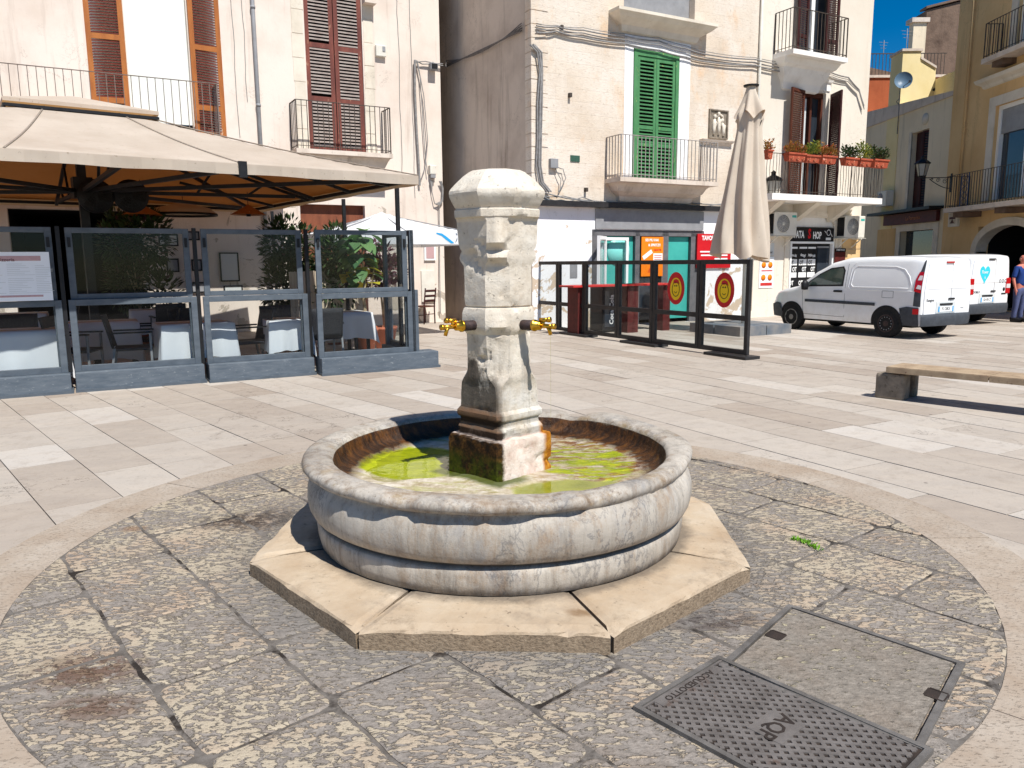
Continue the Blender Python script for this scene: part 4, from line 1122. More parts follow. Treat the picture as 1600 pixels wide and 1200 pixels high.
# ================================================================== alley end
ae = thing('alley_house', 'dark house added to close the narrow alley behind the fountain', 'house', (-4.9, 31, 0), 20)  # added house that keeps the end of the alley dark
wall(-4, 6, 0, 13, [(.8,2.0,0,2.4)], .3).build('wall', mt['wall_alley'], ae)
MB().box(.8,2.0,.25,.3,0,2.4).build('door', mt['wood_maroon'], ae)

# ================================================================== centre stone house
cb = on(FC, 'stone_house', 'tall pale stone house with green shutters on the alley corner', 'house')
GZ = 3.46
H_ = [(2.78,4.17,GZ,6.47), (2.48,4.62,7.2,10.4), (1.64,5.13,0,2.30)]
wall(0, 6.78, 2.94, 12.5, [h for h in H_ if h[3] > 2.95], .3).build('wall', mt['wall_stone'], cb)
wall(0, 6.78, 0, 2.94, [H_[2]], .35).build('ground_floor_wall', mt['white_paint'], cb)
mb = MB(); mb.quad((0,0,0),(0,14,0),(0,14,12.5),(0,0,12.5)); mb.quad((0,0,12.5),(6.78,0,12.5),(6.78,14,12.5),(0,14,12.5))
mb.build('alley_wall', mt['wall_alley'], cb)
mb = MB(); mb.box(2.52,2.775,-.008,.02,GZ,6.75); mb.box(4.175,4.52,-.008,.02,GZ,6.75); mb.box(2.775,4.175,-.008,.02,6.475,6.75)
mb.build('white_surround', mt['white_paint'], cb)
fr = MB(); fr.box(2.79,2.90,-.02,.06,GZ,6.46); fr.box(4.06,4.16,-.02,.06,GZ,6.46); fr.box(2.9,4.06,-.02,.06,6.33,6.46)
frm = fr.build('door_frame', mt['wood_green'], cb)
MB().box(2.8,4.15,.1,.14,GZ,6.4).build('door_back', mt['dark'], cb)
louvre_leaf(cb, 2.905,3.475, GZ+.03, 6.32, .045, mt['wood_green'], mt['wood_green'], (4.32, 4.72), .085, .075, slat_th=.030)
louvre_leaf(cb, 3.485,4.055, GZ+.03, 6.32, .045, mt['wood_green'], mt['wood_green'], (4.32, 4.72), .085, .075, hinge='r', slat_th=.030)
bal = MB().box(1.98,4.98,-.62,.02,GZ-.1,GZ).build('balcony', mt['slab_edge'], cb)
mould(bal, 'corbel', 2.45,4.5,[(0,GZ-.52),(.08,GZ-.50),(.12,GZ-.38),(.28,GZ-.28),(.34,GZ-.16),(.40,GZ-.102)], mt['slab_edge'])
railing(bal, [(2.02,-.02),(2.02,-.58),(4.94,-.58),(4.94,-.02)], GZ, 4.4, mt['rail_grey'], .118)
mould(cb, 'window_sill', 2.45,4.62,[(0,6.78),(.05,6.80),(.10,6.92),(.20,6.98),(.30,7.04),(.36,7.10),(.40,7.13),(.40,7.195)], mt['stone_pale'])
mb = MB(); mb.box(2.48,4.62,.2,.25,7.2,10.4); mb.build('window', mt['grey_metal'], cb)
# relief panel and its little shelf
rel = MB(); x0,x1,z0,z1 = 5.2,5.76,4.63,5.28
rel.box(x0,x1,-.015,.02,z0,z1); rel.box(x0-.04,x0,-.05,.02,z0-.03,z1+.03); rel.box(x1,x1+.04,-.05,.02,z0-.03,z1+.03); rel.box(x0,x1,-.05,.02,z1,z1+.03); rel.box(x0,x1,-.05,.02,z0-.03,z0)
rl = rel.build('relief_panel', mt['concrete'], cb)
rg = MB()
def figure(cx, cz, s_, lean=0):
    rg.lathe([(.001,.07),(.03,.06),(.042,.03),(.042,0),(.03,-.03),(.001,-.045)], 10, (cx+lean, -.03, cz+.20*s_))
    rg.tube([(cx+lean*.8,-.025,cz+.15*s_),(cx,-.03,cz+.02),(cx-lean*.2,-.025,cz-.1*s_),(cx-lean*.3,-.02,cz-.24*s_)], [.03,.05,.05,.035], 8)
    rg.tube([(cx+lean,-.03,cz+.12*s_),(cx+.09*s_,-.035,cz+.05),(cx+.05,-.04,cz-.05)], [.02,.02,.016], 6)
figure(5.33, 4.93, .95, .02); figure(5.49, 4.97, 1.1, -.01); figure(5.64, 4.88, .8, -.04)
rg.tube([(5.42,-.02,5.12),(5.5,-.03,5.2),(5.6,-.03,5.16),(5.66,-.02,5.05)], [.02,.03,.03,.02], 8)
rg.build('carved_figures', mt['stone_pale'], rl)
mould(cb, 'relief_shelf', 5.0,5.86,[(0,4.44),(.04,4.46),(.07,4.5),(.1,4.52),(.12,4.56)], mt['slab_edge'])
t = MB().box(1.02,1.27,-.02,.02,3.81,3.95).build('street_tile', M('dark_green_tile', C(66,96,80), C(50,78,66), 20, .4), cb)
jb = MB().box(.44,.64,-.10,.02,3.63,3.84).build('junction_box', mt['grey_metal'], cb, bevel=.012)
for x,z in ((.95,5.2),(1.4,3.15),(.72,6.6)):
    MB().box(x,x+.06,-.09,.02,z,z+.09).build('wall_hook', mt['rail'], cb)
MB().box(1.02,1.22,-.012,.02,1.18,1.5).build('vent_plate', mt['grey_metal'], cb)
mb = MB()   # corner quoin, plaster broken off it
z = 2.95
while z < 12.3:
    w = rnd.choice((.28,.42,.36)); mb.box(-.012,w,-.014,.25,z,z+.27+rnd.uniform(-.01,.0)); z += .285
mb.build('corner_quoins', mt['wall_stone'], cb)
# rolled awning cassette along the wall
MB().box(.05,6.35,-.20,-.005,2.80,2.92).build('awning_cassette', mt['black_frame'], cb)
MB().box(1.72,5.08,-.03,.02,2.32,2.78).build('balcony_shade_panel', mt['grey_metal'], cb)  # grey panel standing in for the balcony's shade on the wall
# takeaway front: frame, teal doors
x0,x1 = 1.64,5.13
fr = MB()
for a,b in ((1.66,1.82),(2.94,3.08),(3.78,3.98),(4.72,4.90)): fr.box(a,b,.02,.10,0,2.26)
fr.box(1.66,5.12,.02,.10,2.16,2.29); fr.box(4.9,5.12,.02,.10,0,2.16)
fro = fr.build('shopfront_frame', M('zinc_grey_frame', C(112,110,112), C(96,94,96), 8, .5), cb)
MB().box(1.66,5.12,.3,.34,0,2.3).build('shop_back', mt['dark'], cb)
MB().box(1.83,2.93,.11,.14,0.1,2.15).build('teal_pane', mt['teal'], fro); MB().box(3.99,4.71,.11,.14,0.1,2.15).build('teal_pane', mt['teal'], fro)
mb = MB(); mb.lathe([(.001,-.004),(.34,-.004),(.34,.004)], 40, (2.5,.10,1.78), axis='y'); mb.build('teal_disc', mt['teal_pale'], fro)
MB().box(3.09,3.77,.11,.14,.1,1.15).build('glass_pane', mt['glass_win'], fro)
# an open white casement standing out from the frame
oc = thing('open_casement', '', '', (2.02, -.02, 0)); del oc['label']; del oc['category']; oc.parent = cb; oc.rotation_euler = (0,0,R(-140))
mb = MB()
for (a,b,c,d) in ((0,.06,.02,2.14),(.62,.68,.02,2.14),(.06,.62,2.06,2.14),(.06,.62,.02,.1)): mb.box(a,b,-.03,.03,c,d)
mb.build('casement_frame', mt['white'], oc); MB().box(.06,.62,-.005,.005,.1,2.06).build('casement_glass', mt['glass'], oc)
mb = MB()
for (a,b,c,d) in ((1.86,1.93,.6,2.12),(2.62,2.69,.6,2.12),(1.93,2.62,2.05,2.12),(1.93,2.62,.6,.67)): mb.box(a,b,-.04,.02,c,d)
mb.build('white_sash', mt['white'], fro)

op = on(FC, 'promotion_poster', 'orange promotion poster on the takeaway shop front', 'poster', 3.44, -.012, 1.66)
MB().box(-.34,.34,-.006,.006,-.48,.48).build('sheet', mt['orange'], op)
text_mesh('SEI PIU HAI', .085, mt['white'], 'lettering', op, (-.02,-.008,.40), (90,0,0), .001, .003)
text_mesh('& SPRITZ!!', .085, mt['white'], 'lettering', op, (.06,-.008,.28), (90,0,0), .001, .003)
text_mesh('GRATIS', .07, mt['red'], 'lettering', op, (.16,-.008,.16), (90,0,0), .001, .002)
mb = MB(); mb.box(-.16,.16,-.009,-.006,-.05,.05); mb.map(lambda p: Matrix.Rotation(R(-32),3,'Y') @ p + Vector((-.15,0,.05))); mb.build('ticket', mt['white'], op)
MB().box(.03,.32,-.009,-.006,-.16,.08).build('white_panel', mt['white'], op)
mb = MB()
for k in range(4): mb.box(.06,.29,-.011,-.009,-.12+k*.048,-.105+k*.048)
mb.build('small_print', mt['red'], op)
mb = MB()
for k in range(5): mb.box(-.14+k*.02,.1-k*.02,-.009,-.006,-.38+k*.03,-.365+k*.03)
mb.build('red_drawing', mt['red'], op)

rs = on(FC, 'notice_board', 'red wall notice about tables beside the folded beige parasol', 'sign', 5.42, -.03, 1.78)
MB().box(-.55,.62,-.02,.02,-.42,.45).build('board', mt['red'], rs)
text_mesh('TAVOLI RISERVATI', .155, mt['white'], 'lettering', rs, (-.40,-.022,.34), (90,0,0), .001, .006, 'LEFT', .82)
text_mesh('E', .12, mt['white'], 'lettering', rs, (.45,-.022,.16), (90,0,0), .001, .004)
mb = MB()
for k,(a,b) in enumerate(((-.45,.5),(-.42,.5),(.05,.5),(-.2,.5))): mb.box(a,b,-.024,-.02,-.02-k*.09,.015-k*.09)
mb.build('small_print', mt['white'], rs)

# ================================================================== plaster house on the right of it
pb = on(FC, 'plaster_house', 'smooth pale plaster house with brown shutters and flower pots on its balcony', 'house', 6.78)
# local x starts at 6.78
def X(s): return s - 6.78
BZ = 3.22
wall(0, X(11.22), 0, 12.5, [(X(8.2),X(9.66),6.85,10), (X(8.5),X(9.45),BZ,6.08), (X(8.3),X(10.08),0,2.72)], .3).build('wall', mt['wall_pale'], pb)
mb = MB(); mb.quad((X(11.22),0,0),(X(11.22),14,0),(X(11.22),14,12.5),(X(11.22),0,12.5)); mb.quad((0,0,12.5),(X(11.22),0,12.5),(X(11.22),14,12.5),(0,14,12.5))
mb.build('side_wall', mt['wall_grey'], pb)
mb = MB(); mb.tube([(X(6.82),-.05,12.4),(X(6.82),-.05,.2)], .04, 10); mb.build('drain_pipe', mt['cream_metal'], pb)
# upper floor: slab, railing, brown shutters
UB = 6.86
MB().box(X(8.2),X(9.66),.2,.25,UB,10).build('window_glass', mt['glass_win'], pb)
mb = MB(); mb.box(X(8.86),X(9.0),.14,.2,UB,10); mb.box(X(8.2),X(8.3),.14,.2,UB,10); mb.box(X(9.56),X(9.66),.14,.2,UB,10); mb.build('window_frame', mt['white'], pb)
louvre_leaf(pb, X(8.02),X(8.5), UB+.05, 10, -.06, mt['wood_maroon'], mt['wood_maroon'], (7.4,8.6), hinge='r', open_deg=8)
louvre_leaf(pb, X(9.2),X(9.66), UB+.05, 10, -.06, mt['wood_maroon'], mt['wood_maroon'], (7.4,8.6), hinge='l', open_deg=-5)
b_ = MB().box(X(7.34),X(9.32)+.1,-.66,.02,UB-.12,UB).build('balcony', mt['white_slab'], pb)
mould(b_, 'corbel', X(7.75),X(9.0),[(0,UB-.85),(.06,UB-.82),(.1,UB-.66),(.2,UB-.5),(.26,UB-.32),(.36,UB-.26),(.44,UB-.122)], mt['white_slab'])
railing(b_, [(X(7.36),-.02),(X(7.36),-.62),(X(9.3)+.1,-.62),(X(9.3)+.1,-.02)], UB, UB+1.0, mt['rail'], .125)
mould(pb, 'lintel', X(8.25),X(9.55),[(0,6.12),(.03,6.14),(.03,6.34),(.07,6.36),(.09,6.42)], mt['white_slab'])
# first floor french door
MB().box(X(8.5),X(9.45),.2,.25,BZ,6.08).build('door_glass', mt['glass_win'], pb)
mb = MB(); mb.box(X(8.5),X(8.58),.1,.2,BZ,6.08); mb.box(X(8.94),X(9.02),.1,.2,BZ,6.08); mb.box(X(9.37),X(9.45),.1,.2,BZ,6.08); mb.box(X(8.58),X(8.94),.1,.2,5.96,6.08); mb.box(X(9.02),X(9.37),.1,.2,5.96,6.08)
mb.build('door_frame', mt['wood_brown'], pb)
MB().box(X(8.62),X(8.82),.12,.19,BZ,5.9).build('lace_curtain', mt['grey_print'], pb)
louvre_leaf(pb, X(7.8),X(8.5), BZ+.04, 6.05, -.05, mt['wood_brown'], mt['wood_brown'], (4.2,), hinge='r', open_deg=14)
louvre_leaf(pb, X(8.92),X(9.56), BZ+.04, 6.05, -.05, mt['wood_maroon'], mt['wood_maroon'], (4.2,), hinge='r', open_deg=64)
b_ = MB().box(X(6.42),X(10.72),-1.02,.02,BZ-.16,BZ-.002).build('balcony', mt['white_slab'], pb)
for x in (6.95, 8.35, 9.75): mb = MB(); mb.hexa([(X(x),-.06,BZ-.6),(X(x)+.22,-.06,BZ-.6),(X(x)+.22,.01,BZ-.6),(X(x),.01,BZ-.6),(X(x),-.8,BZ-.162),(X(x)+.22,-.8,BZ-.162),(X(x)+.22,.01,BZ-.162),(X(x),.01,BZ-.162)]); mb.build('bracket', mt['stone_pale'], b_)
railing(b_, [(X(6.46),-.02),(X(6.46),-.98),(X(10.68),-.98),(X(10.68),-.02)], BZ, BZ+.98, mt['rail'], .105, r=.007, wavy=.012)
sir = MB().box(X(9.82),X(10.0),-.1,.02,5.72,6.02).build('alarm_siren', mt['cream_metal'], pb, bevel=.012)
# shop at street level: arch, sign, tinted display
mb = MB(); n = 16; xm, hw = X(9.19), .95
arc = [(xm + hw*math.cos(math.pi*k/n), 2.42 + .36*math.sin(math.pi*k/n)) for k in range(n+1)]; arc2 = [(xm + (hw+.16)*math.cos(math.pi*k/n), 2.42 + .50*math.sin(math.pi*k/n)) for k in range(n+1)]
for k in range(n):
    a, b, c, d = arc[k], arc[k+1], arc2[k+1], arc2[k]
    mb.hexa([(a[0],-.03,a[1]),(b[0],-.03,b[1]),(b[0],.03,b[1]),(a[0],.03,a[1]),(d[0],-.03,d[1]),(c[0],-.03,c[1]),(c[0],.03,c[1]),(d[0],.03,d[1])])
mb.box(xm-hw-.16,xm-hw,-.03,.03,0,2.42); mb.box(xm+hw,xm+hw+.16,-.03,.03,0,2.42)
mb.build('arch_surround', mt['stone_pale'], pb)
MB().box(X(8.3),X(10.08),.06,.10,2.46,2.72).build('fanlight', mt['white_slab'], pb)
sg = MB().box(X(8.3),X(10.06),-.02,.05,2.06,2.44).build('shop_sign', mt['black'], pb)
text_mesh('PATA', .27, mt['white'], 'lettering', sg, (X(8.62),-.022,2.24), (90,0,0), .002, .008, 'CENTER', .62)
text_mesh('S', .36, mt['red'], 'lettering', sg, (X(9.04),-.022,2.26), (90,0,0), .002, .014, 'CENTER', .7)
text_mesh('HOP', .27, mt['white'], 'lettering', sg, (X(9.36),-.022,2.22), (90,0,0), .002, .008, 'CENTER', .62)
mb = MB(); mb.lathe([(.085,-.003),(.085,.003),(.07,.003),(.07,-.003)], 20, (X(9.83),-.024,2.31), axis='y', close=False); mb.tube([(X(9.72),-.024,2.3),(X(9.66),-.024,2.36)], .008, 5); mb.tube([(X(9.93),-.024,2.28),(X(9.99),-.024,2.2)], .008, 5)
for k in range(5): mb.box(X(9.73)+k*.042,X(9.73)+k*.042+.03,-.026,-.02,2.10,2.17)
mb.build('sign_emblem', mt['white'], sg)
mb = MB(); mb.box(X(8.3),X(8.36),-.03,.06,0,2.06); mb.box(X(10.02),X(10.08),-.03,.06,0,2.06); mb.box(X(8.36),X(10.02),-.03,.06,2.0,2.055); mb.build('shop_frame', mt['white'], pb)
dsp = MB().box(X(8.36),X(10.02),.08,.12,0,2.0).build('shop_window', mt['black'], pb)
# strips of white lettering on three black panels, grey door at right
cols = (X(8.39), X(8.78), X(9.14))
for cx in cols:
    for k,(z,h) in enumerate(((1.86,.05),(1.40,.17),(1.06,.14),(.62,.14),(.30,.09),(.08,.12))):
        MB().box(cx,cx+.31,.074,.08,z,z+h).build('white_band', mt['white'], dsp)
for i,cx in enumerate(cols):
    text_mesh(['Cosa dici','dettagli','pagine più'][i], .11, mt['white'], 'lettering', dsp, (cx+.155,.076,1.68), (90,8,0), .001, .003, 'CENTER', .66)
    text_mesh('OT', .17, mt['white'], 'lettering', dsp, (cx+.22,.076,1.28), (90,0,0), .001, .006, 'CENTER', .7)
    text_mesh('OT', .15, mt['ink'], 'lettering', dsp, (cx+.1,.072,1.47), (90,0,0), .001, .006, 'CENTER', .7)
    text_mesh(['OT','OTI','TO'][i], .17, mt['white'], 'lettering', dsp, (cx+.12,.076,.90), (90,0,0), .001, .006, 'CENTER', .7)
    text_mesh(["e Tuoi",'dai Tuoi','ma Tuoi'][i], .10, mt['white'], 'lettering', dsp, (cx+.155,.076,.50), (90,8,0), .001, .003, 'CENTER', .66)
MB().box(X(9.52),X(10.0),.06,.08,.02,1.86).build('shop_door', mt['glass_win'], dsp)
MB().box(X(9.5),X(10.0),.055,.08,1.88,1.93).build('door_header', mt['grey_metal'], dsp)
# brown dressed stones right of the shop, in the balcony's shade
mb = MB()
for k in range(6): mb.box(X(10.45),X(11.23),-.035-.004*(k%2),.02,.02+k*.46,.46+k*.46)
mb.build('stone_pilaster', mt['wall_yellow'], pb)

# two flyers left of the shop and a red one to its right
fl = on(FC, 'flyer_poster', 'tall white flyer with orange food pictures on the wall left of the shop display', 'poster', 7.42, -.012, 1.22)
MB().box(-.27,.27,-.005,.005,-.42,.42).build('sheet', mt['paper'], fl)
mb = MB()
for dx in (-.12,.13):
    for dz in (.2,-.14): mb.lathe([(.001,-.003),(.085,-.003),(.085,.003)], 14, (dx,-.008,dz), axis='y')
mb.build('food_picture', mt['orange'], fl)
mb = MB(); mb.box(-.2,.22,-.009,-.005,.03,.06); mb.box(-.22,.22,-.009,-.005,-.36,-.28); mb.build('print_band', mt['red_top'], fl)
f2 = on(FC, 'fast_food_plate', 'small grey plate with an orange square above the white flyer', 'sign', 7.4, -.012, 1.84)
MB().box(-.27,.27,-.005,.005,-.16,.17).build('sheet', mt['grey_print'], f2); MB().box(-.1,.08,-.008,-.005,.0,.14).build('orange_square', mt['orange'], f2)
text_mesh('Street Food', .1, mt['ink'], 'lettering', f2, (0,-.008,-.08), (90,0,0), .001, .001, 'CENTER', .85)
f3 = on(FC, 'red_poster', 'dark red and orange poster right of the shop sign', 'poster', 10.34, -.045, 1.55)
MB().box(-.23,.23,-.006,.006,-.42,.32).build('sheet', mt['red_metal'], f3); MB().box(-.23,.23,-.01,-.006,.22,.32).build('header', mt['ink'], f3)
text_mesh('STREET FOOD', .07, mt['white'], 'lettering', f3, (0,-.012,.27), (90,0,0), .001, .001, 'CENTER', .8)
MB().box(-.19,.19,-.01,-.006,-.4,-.15).build('picture', mt['wood_orange'], f3)

# air conditioners
def aircon(x, z, label, group='air conditioners under the flower balcony'):
    a = on(FC, 'air_conditioner', label, 'air conditioner', x, -.34, z, group)
    w,h,d = .86,.62,.3
    mb = MB().box(-w/2,w/2,0,d,0,h); mb.build('casing', mt['cream_metal'], a, bevel=.02)
    g = MB(); g.lathe([(.235,-.004),(.235,.004)], 32, (-.10,-.004,h/2), axis='y'); g.build('fan_opening', mt['grey_metal'], a)
    g = MB()
    for r_ in (.23,.19,.15,.11,.07): g.lathe([(r_,-.012),(r_+.006,-.012),(r_+.006,-.006),(r_,-.006)], 28, (-.10,-.004,h/2), axis='y', close=False)
    for k in range(10): g.tube([(-.10+.05*math.cos(k*.628),-.013,h/2+.05*math.sin(k*.628)),(-.10+.235*math.cos(k*.628),-.013,h/2+.235*math.sin(k*.628))], .003, 4)
    g.lathe([(.05,-.016),(.05,-.008)], 16, (-.10,-.004,h/2), axis='y')
    g.build('fan_guard', mt['cream_metal'], a)
    MB().box(-w/2-.003,-w/2+.001,.03,d-.03,.05,h-.05).build('side_grille', mt['black'], a)
    MB().box(.23,.39,-.004,.0,h-.14,h-.08).build('sticker', mt['teal'], a)
    mb = MB()
    for xx in (-.3,.3): mb.bar((xx,-.0,-.03),(xx,.36,-.03),.035); mb.bar((xx,.02,-.03),(xx,.36,-.3),.025)
    mb.box(-.5,.5,0,.34,-.015,-.003)
    mb.build('wall_bracket', mt['cream_metal'], a); return a
aircon(7.72, 2.20, 'white air conditioner left of the black shop sign')
aircon(10.55, 2.16, 'white air conditioner right of the black shop sign')
# ================================================================== right-hand side street
# low house with the maroon door: X plane a little behind the ochre house
FR2 = Frame((14.62, 25.5, 0), -90)
lo = on(FR2, 'low_house', 'low grey cream house in shade with a maroon upper door and red shop fascia', 'house')
wall(-9, -.72, 0, 6.85, [(-3.45,-2.3,3.3,6.05), (-3.8,-1.5,0,2.56)], .3).build('wall', mt['wall_grey'], lo)
# raking parapet
mb = MB(); mb.hexa([(-9,-.06,6.85),(-.72,-.06,6.85),(-.72,.3,6.85),(-9,.3,6.85),(-9,-.06,7.62),(-.72,-.06,6.98),(-.72,.3,6.98),(-9,.3,7.62)]); mb.quad((-9,0,6.8),(-.7,0,6.8),(-.7,8,6.8),(-9,8,6.8))
mb.build('parapet', mt['slab_edge'], lo)
d = MB().box(-3.45,-2.3,.18,.24,3.3,6.05).build('door', mt['wood_maroon'], lo)
mb = MB(); mb.box(-2.95,-2.62,.16,.18,4.6,5.85); mb.build('door_pane', mt['wood_brown'], d)
louvre_leaf(lo, -2.62,-2.28, 3.35, 6.0, .1, mt['wood_maroon'], mt['black'], (4.6,), .09, hinge='r', open_deg=22)
mb = MB(); mb.box(-3.62,-3.45,-.03,.02,3.3,6.1); mb.build('door_jamb', mt['stone_pale'], lo)
MB().box(-5.6,-1.0,-.5,.02,3.22,3.32).build('canopy', mt['black'], lo)
f = MB().box(-4.9,-1.15,-.16,-.03,2.82,3.20).build('shop_fascia', mt['red_metal'], lo)
text_mesh('La Fornarina', .2, mt['wood_orange'], 'lettering', f, (-2.7,-.165,3.0), (90,0,0), .002, .001)
mb = MB(); mb.box(-4.1,-3.8,-.04,.02,0,2.8); mb.box(-1.5,-1.2,-.04,.02,0,2.8); mb.box(-3.8,-1.5,-.04,.02,2.56,2.8); mb.build('stone_surround', mt['stone_pale'], lo)
MB().box(-3.8,-1.5,.22,.28,0,2.56).build('shop_door', mt['glass_win'], lo)
MB().box(-5.6,-4.15,-.03,.02,0,2.7).build('brown_stones', mt['wall_yellow'], lo)
mb = MB(); mb.lathe([(.001,-.03),(.2,-.03),(.2,0)], 20, (-2.6,0,6.4), axis='y'); mb.build('round_vent', mt['stone_pale'], lo)
ac = on(FR2, 'air_conditioner', 'small outdoor air conditioner on the grey cream wall behind the flower balcony', 'air conditioner', -4.8, -.36, 3.55)
MB().box(-.4,.4,0,.3,0,.58).build('casing', mt['cream_metal'], ac, bevel=.02)
g = MB(); g.lathe([(.001,-.006),(.22,-.006),(.22,.0)], 24, (-.06,0,.29), axis='y'); g.build('fan_opening', mt['grey_metal'], ac)

# ochre house
yh = on(FR, 'ochre_house', 'ochre house with a wide arched entrance and white framed balcony windows', 'house')
W1 = (1.62, 4.3, 3.28, 6.02); W2 = (2.3, 4.6, 7.4, 11)
AX, AW, AZ = 2.75, 1.5, 1.75     # arch centre, half width, spring line
wall(-.75, 9, 0, 12.5, [W1, W2, (AX-AW, AX+AW, 0, AZ+.76)], .35).build('wall', mt['wall_yellow'], yh)
mb = MB(); mb.quad((-.75,0,0),(-.75,10,0),(-.75,10,12.5),(-.75,0,12.5)); mb.quad((-.75,0,12.5),(9,0,12.5),(9,10,12.5),(-.75,10,12.5))
mb.build('side_wall', mt['wall_yellow'], yh)
mb = MB(); n = 18
ar = [(AX + AW*math.cos(math.pi*k/n), AZ + .75*math.sin(math.pi*k/n)) for k in range(n+1)]
ar2 = [(AX + (AW+.26)*math.cos(math.pi*k/n), AZ + .98*math.sin(math.pi*k/n)) for k in range(n+1)]
for k in range(n):
    a, b, c, d = ar[k], ar[k+1], ar2[k+1], ar2[k]
    mb.hexa([(a[0],-.05,a[1]),(b[0],-.05,b[1]),(b[0],.3,b[1]),(a[0],.3,a[1]),(d[0],-.05,d[1]),(c[0],-.05,c[1]),(c[0],.3,c[1]),(d[0],.3,d[1])])
mb.box(AX-AW-.26,AX-AW,-.05,.3,0,AZ); mb.box(AX+AW,AX+AW+.26,-.05,.3,0,AZ)
mb.build('arch', mt['stone_pale'], yh)
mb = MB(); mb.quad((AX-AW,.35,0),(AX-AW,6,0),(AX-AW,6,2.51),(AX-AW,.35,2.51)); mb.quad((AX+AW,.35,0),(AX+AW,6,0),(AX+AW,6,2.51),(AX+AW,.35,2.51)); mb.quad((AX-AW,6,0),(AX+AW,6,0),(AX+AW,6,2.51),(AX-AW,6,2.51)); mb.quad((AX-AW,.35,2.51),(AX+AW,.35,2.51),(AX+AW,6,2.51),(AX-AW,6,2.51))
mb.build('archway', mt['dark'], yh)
for (a,b,c,d) in (W1, W2):
    g = MB().box(a,b,.22,.28,c,d).build('window', mt['glass_win'], yh)
    m_ = MB(); m_.box(a,a+.12,.1,.22,c,d); m_.box(b-.12,b,.1,.22,c,d); m_.box(a+.12,b-.12,.1,.22,d-.12,d); m_.box((a+b)/2-.06,(a+b)/2+.06,.12,.22,c,d-.12)
    m_.build('window_frame', mt['white'], g)
    m_ = MB(); m_.box(a-.3,a-.002,-.03,.03,c,d+.28); m_.box(b+.002,b+.3,-.03,.03,c,d+.28); m_.box(a-.002,b+.002,-.03,.03,d+.002,d+.28); m_.build('white_surround', mt['stone_pale'], g)
MB().box(1.75,4.2,.14,.2,5.2,5.9).build('roller_blind', mt['grey_metal'], yh)
mould(yh, 'cornice', 1.0,5.0,[(0,6.62),(.05,6.65),(.08,6.72),(.2,6.8),(.24,6.9)], mt['stone_pale'])
for (x0,z0,pr) in ((.55,3.12,.75),(1.6,7.35,.55)):
    b_ = MB().box(x0,6.2,-pr,.02,z0-.14,z0).build('balcony', mt['slab_edge'], yh)
    railing(b_, [(x0+.05,-.02),(x0+.05,-pr+.04),(6.2,-pr+.04)], z0, z0+.98, mt['rail'], .13)
    if z0 < 5:
        o = MB()
        for k in range(5):
            for s_ in (-1,1):
                zc = z0+.14+k*.18
                o.tube([(x0+1.05+s_*(.03+.10*math.sin(t*.52)), -pr+.02, zc-.09+.18*t/6) for t in range(7)], .009, 5)
        o.bar((x0+.86,-pr+.02,z0),(x0+.86,-pr+.02,z0+.98),.02); o.bar((x0+1.24,-pr+.02,z0),(x0+1.24,-pr+.02,z0+.98),.02)
        o.build('scroll_panel', M('blue_black_iron', C(58,78,112), C(44,60,90), 8, .5), b_)
    for xx in (x0+.3, x0+2.4): mb = MB().box(xx,xx+.5,-pr+.15,.02,z0-.3,z0-.142); mb.build('bracket', mt['wall_ruin'], b_)
mb = MB(); mb.tube([(.12,-.05,12.4),(.12,-.05,3.0)], .03, 8); mb.tube([(-.02,-.02,12),(-.02,-.02,2.9)], .012, 5); mb.build('pipe', mt['wall_yellow'], yh)

# wrought-iron lantern on the ochre house
def lantern(frame, x, z, label, reach, deg_local=0, s_=1.0, y0=0):
    t = on(frame, 'wall_lantern', label, 'street lamp', x, y0, z, 'wall lanterns')
    br = MB()
    br.box(-.03,.03,-.03,.0,-.35,.25)
    br.bar((0,-.02,.12),(0,-reach,.12),.025)
    pts = [(0,-.03,-.22)]
    for k in range(9): pts.append((0, -reach*.12 - reach*.62*k/8, -.22+.30*(k/8)**1.5))
    br.tube(pts, .012, 6)
    for (cy,cz,r_) in ((-reach*.22,.0,.09),(-reach*.45,.04,.07),(-reach*.66,.07,.045)):
        br.tube([(0, cy + r_*(1-k/20)*math.cos(k*.6), cz + r_*(1-k/20)*math.sin(k*.6)) for k in range(16)], .009, 5)
    br.build('bracket', mt['black'], t)
    h = MB(); yb = -reach; z0 = .16
    h.bar((0,yb,.12),(0,yb,z0+.02),.03)
    h.lathe([(.001,z0),(.10*s_,z0+.0),(.11*s_,z0+.02),(.001,z0+.025)], 6, (0,yb,0), smooth=False)
    for k in range(6):
        a = math.pi/3*k; h.bar((.10*s_*math.cos(a), yb+.10*s_*math.sin(a), z0+.02), (.165*s_*math.cos(a), yb+.165*s_*math.sin(a), z0+.40), .014)
    h.lathe([(.19*s_,z0+.40),(.20*s_,z0+.42),(.13*s_,z0+.50),(.05*s_,z0+.55),(.045*s_,z0+.60),(.06*s_,z0+.62),(.001,z0+.68)], 6, (0,yb,0), smooth=False)
    hd = h.build('lantern_cage', mt['black'], t)
    g = MB(); g.lathe([(.092*s_,z0+.025),(.156*s_,z0+.395)], 6, (0,yb,0), smooth=False, close=False); g.build('lantern_glass', mt['lantern_glass'], hd)
    return t
x_, z_ = FR.sz(1488, 288)
lantern(FR, x_-.05, z_+.1, 'black wrought iron lantern on a scrolled bracket at the ochre house corner', 1.0, s_=1.25)
x_, z_ = FC.sz(1200, 298, -.5)
lantern(FC, x_+.12, z_-.32, 'black lantern half hidden behind the folded beige parasol', .55, s_=1.25)
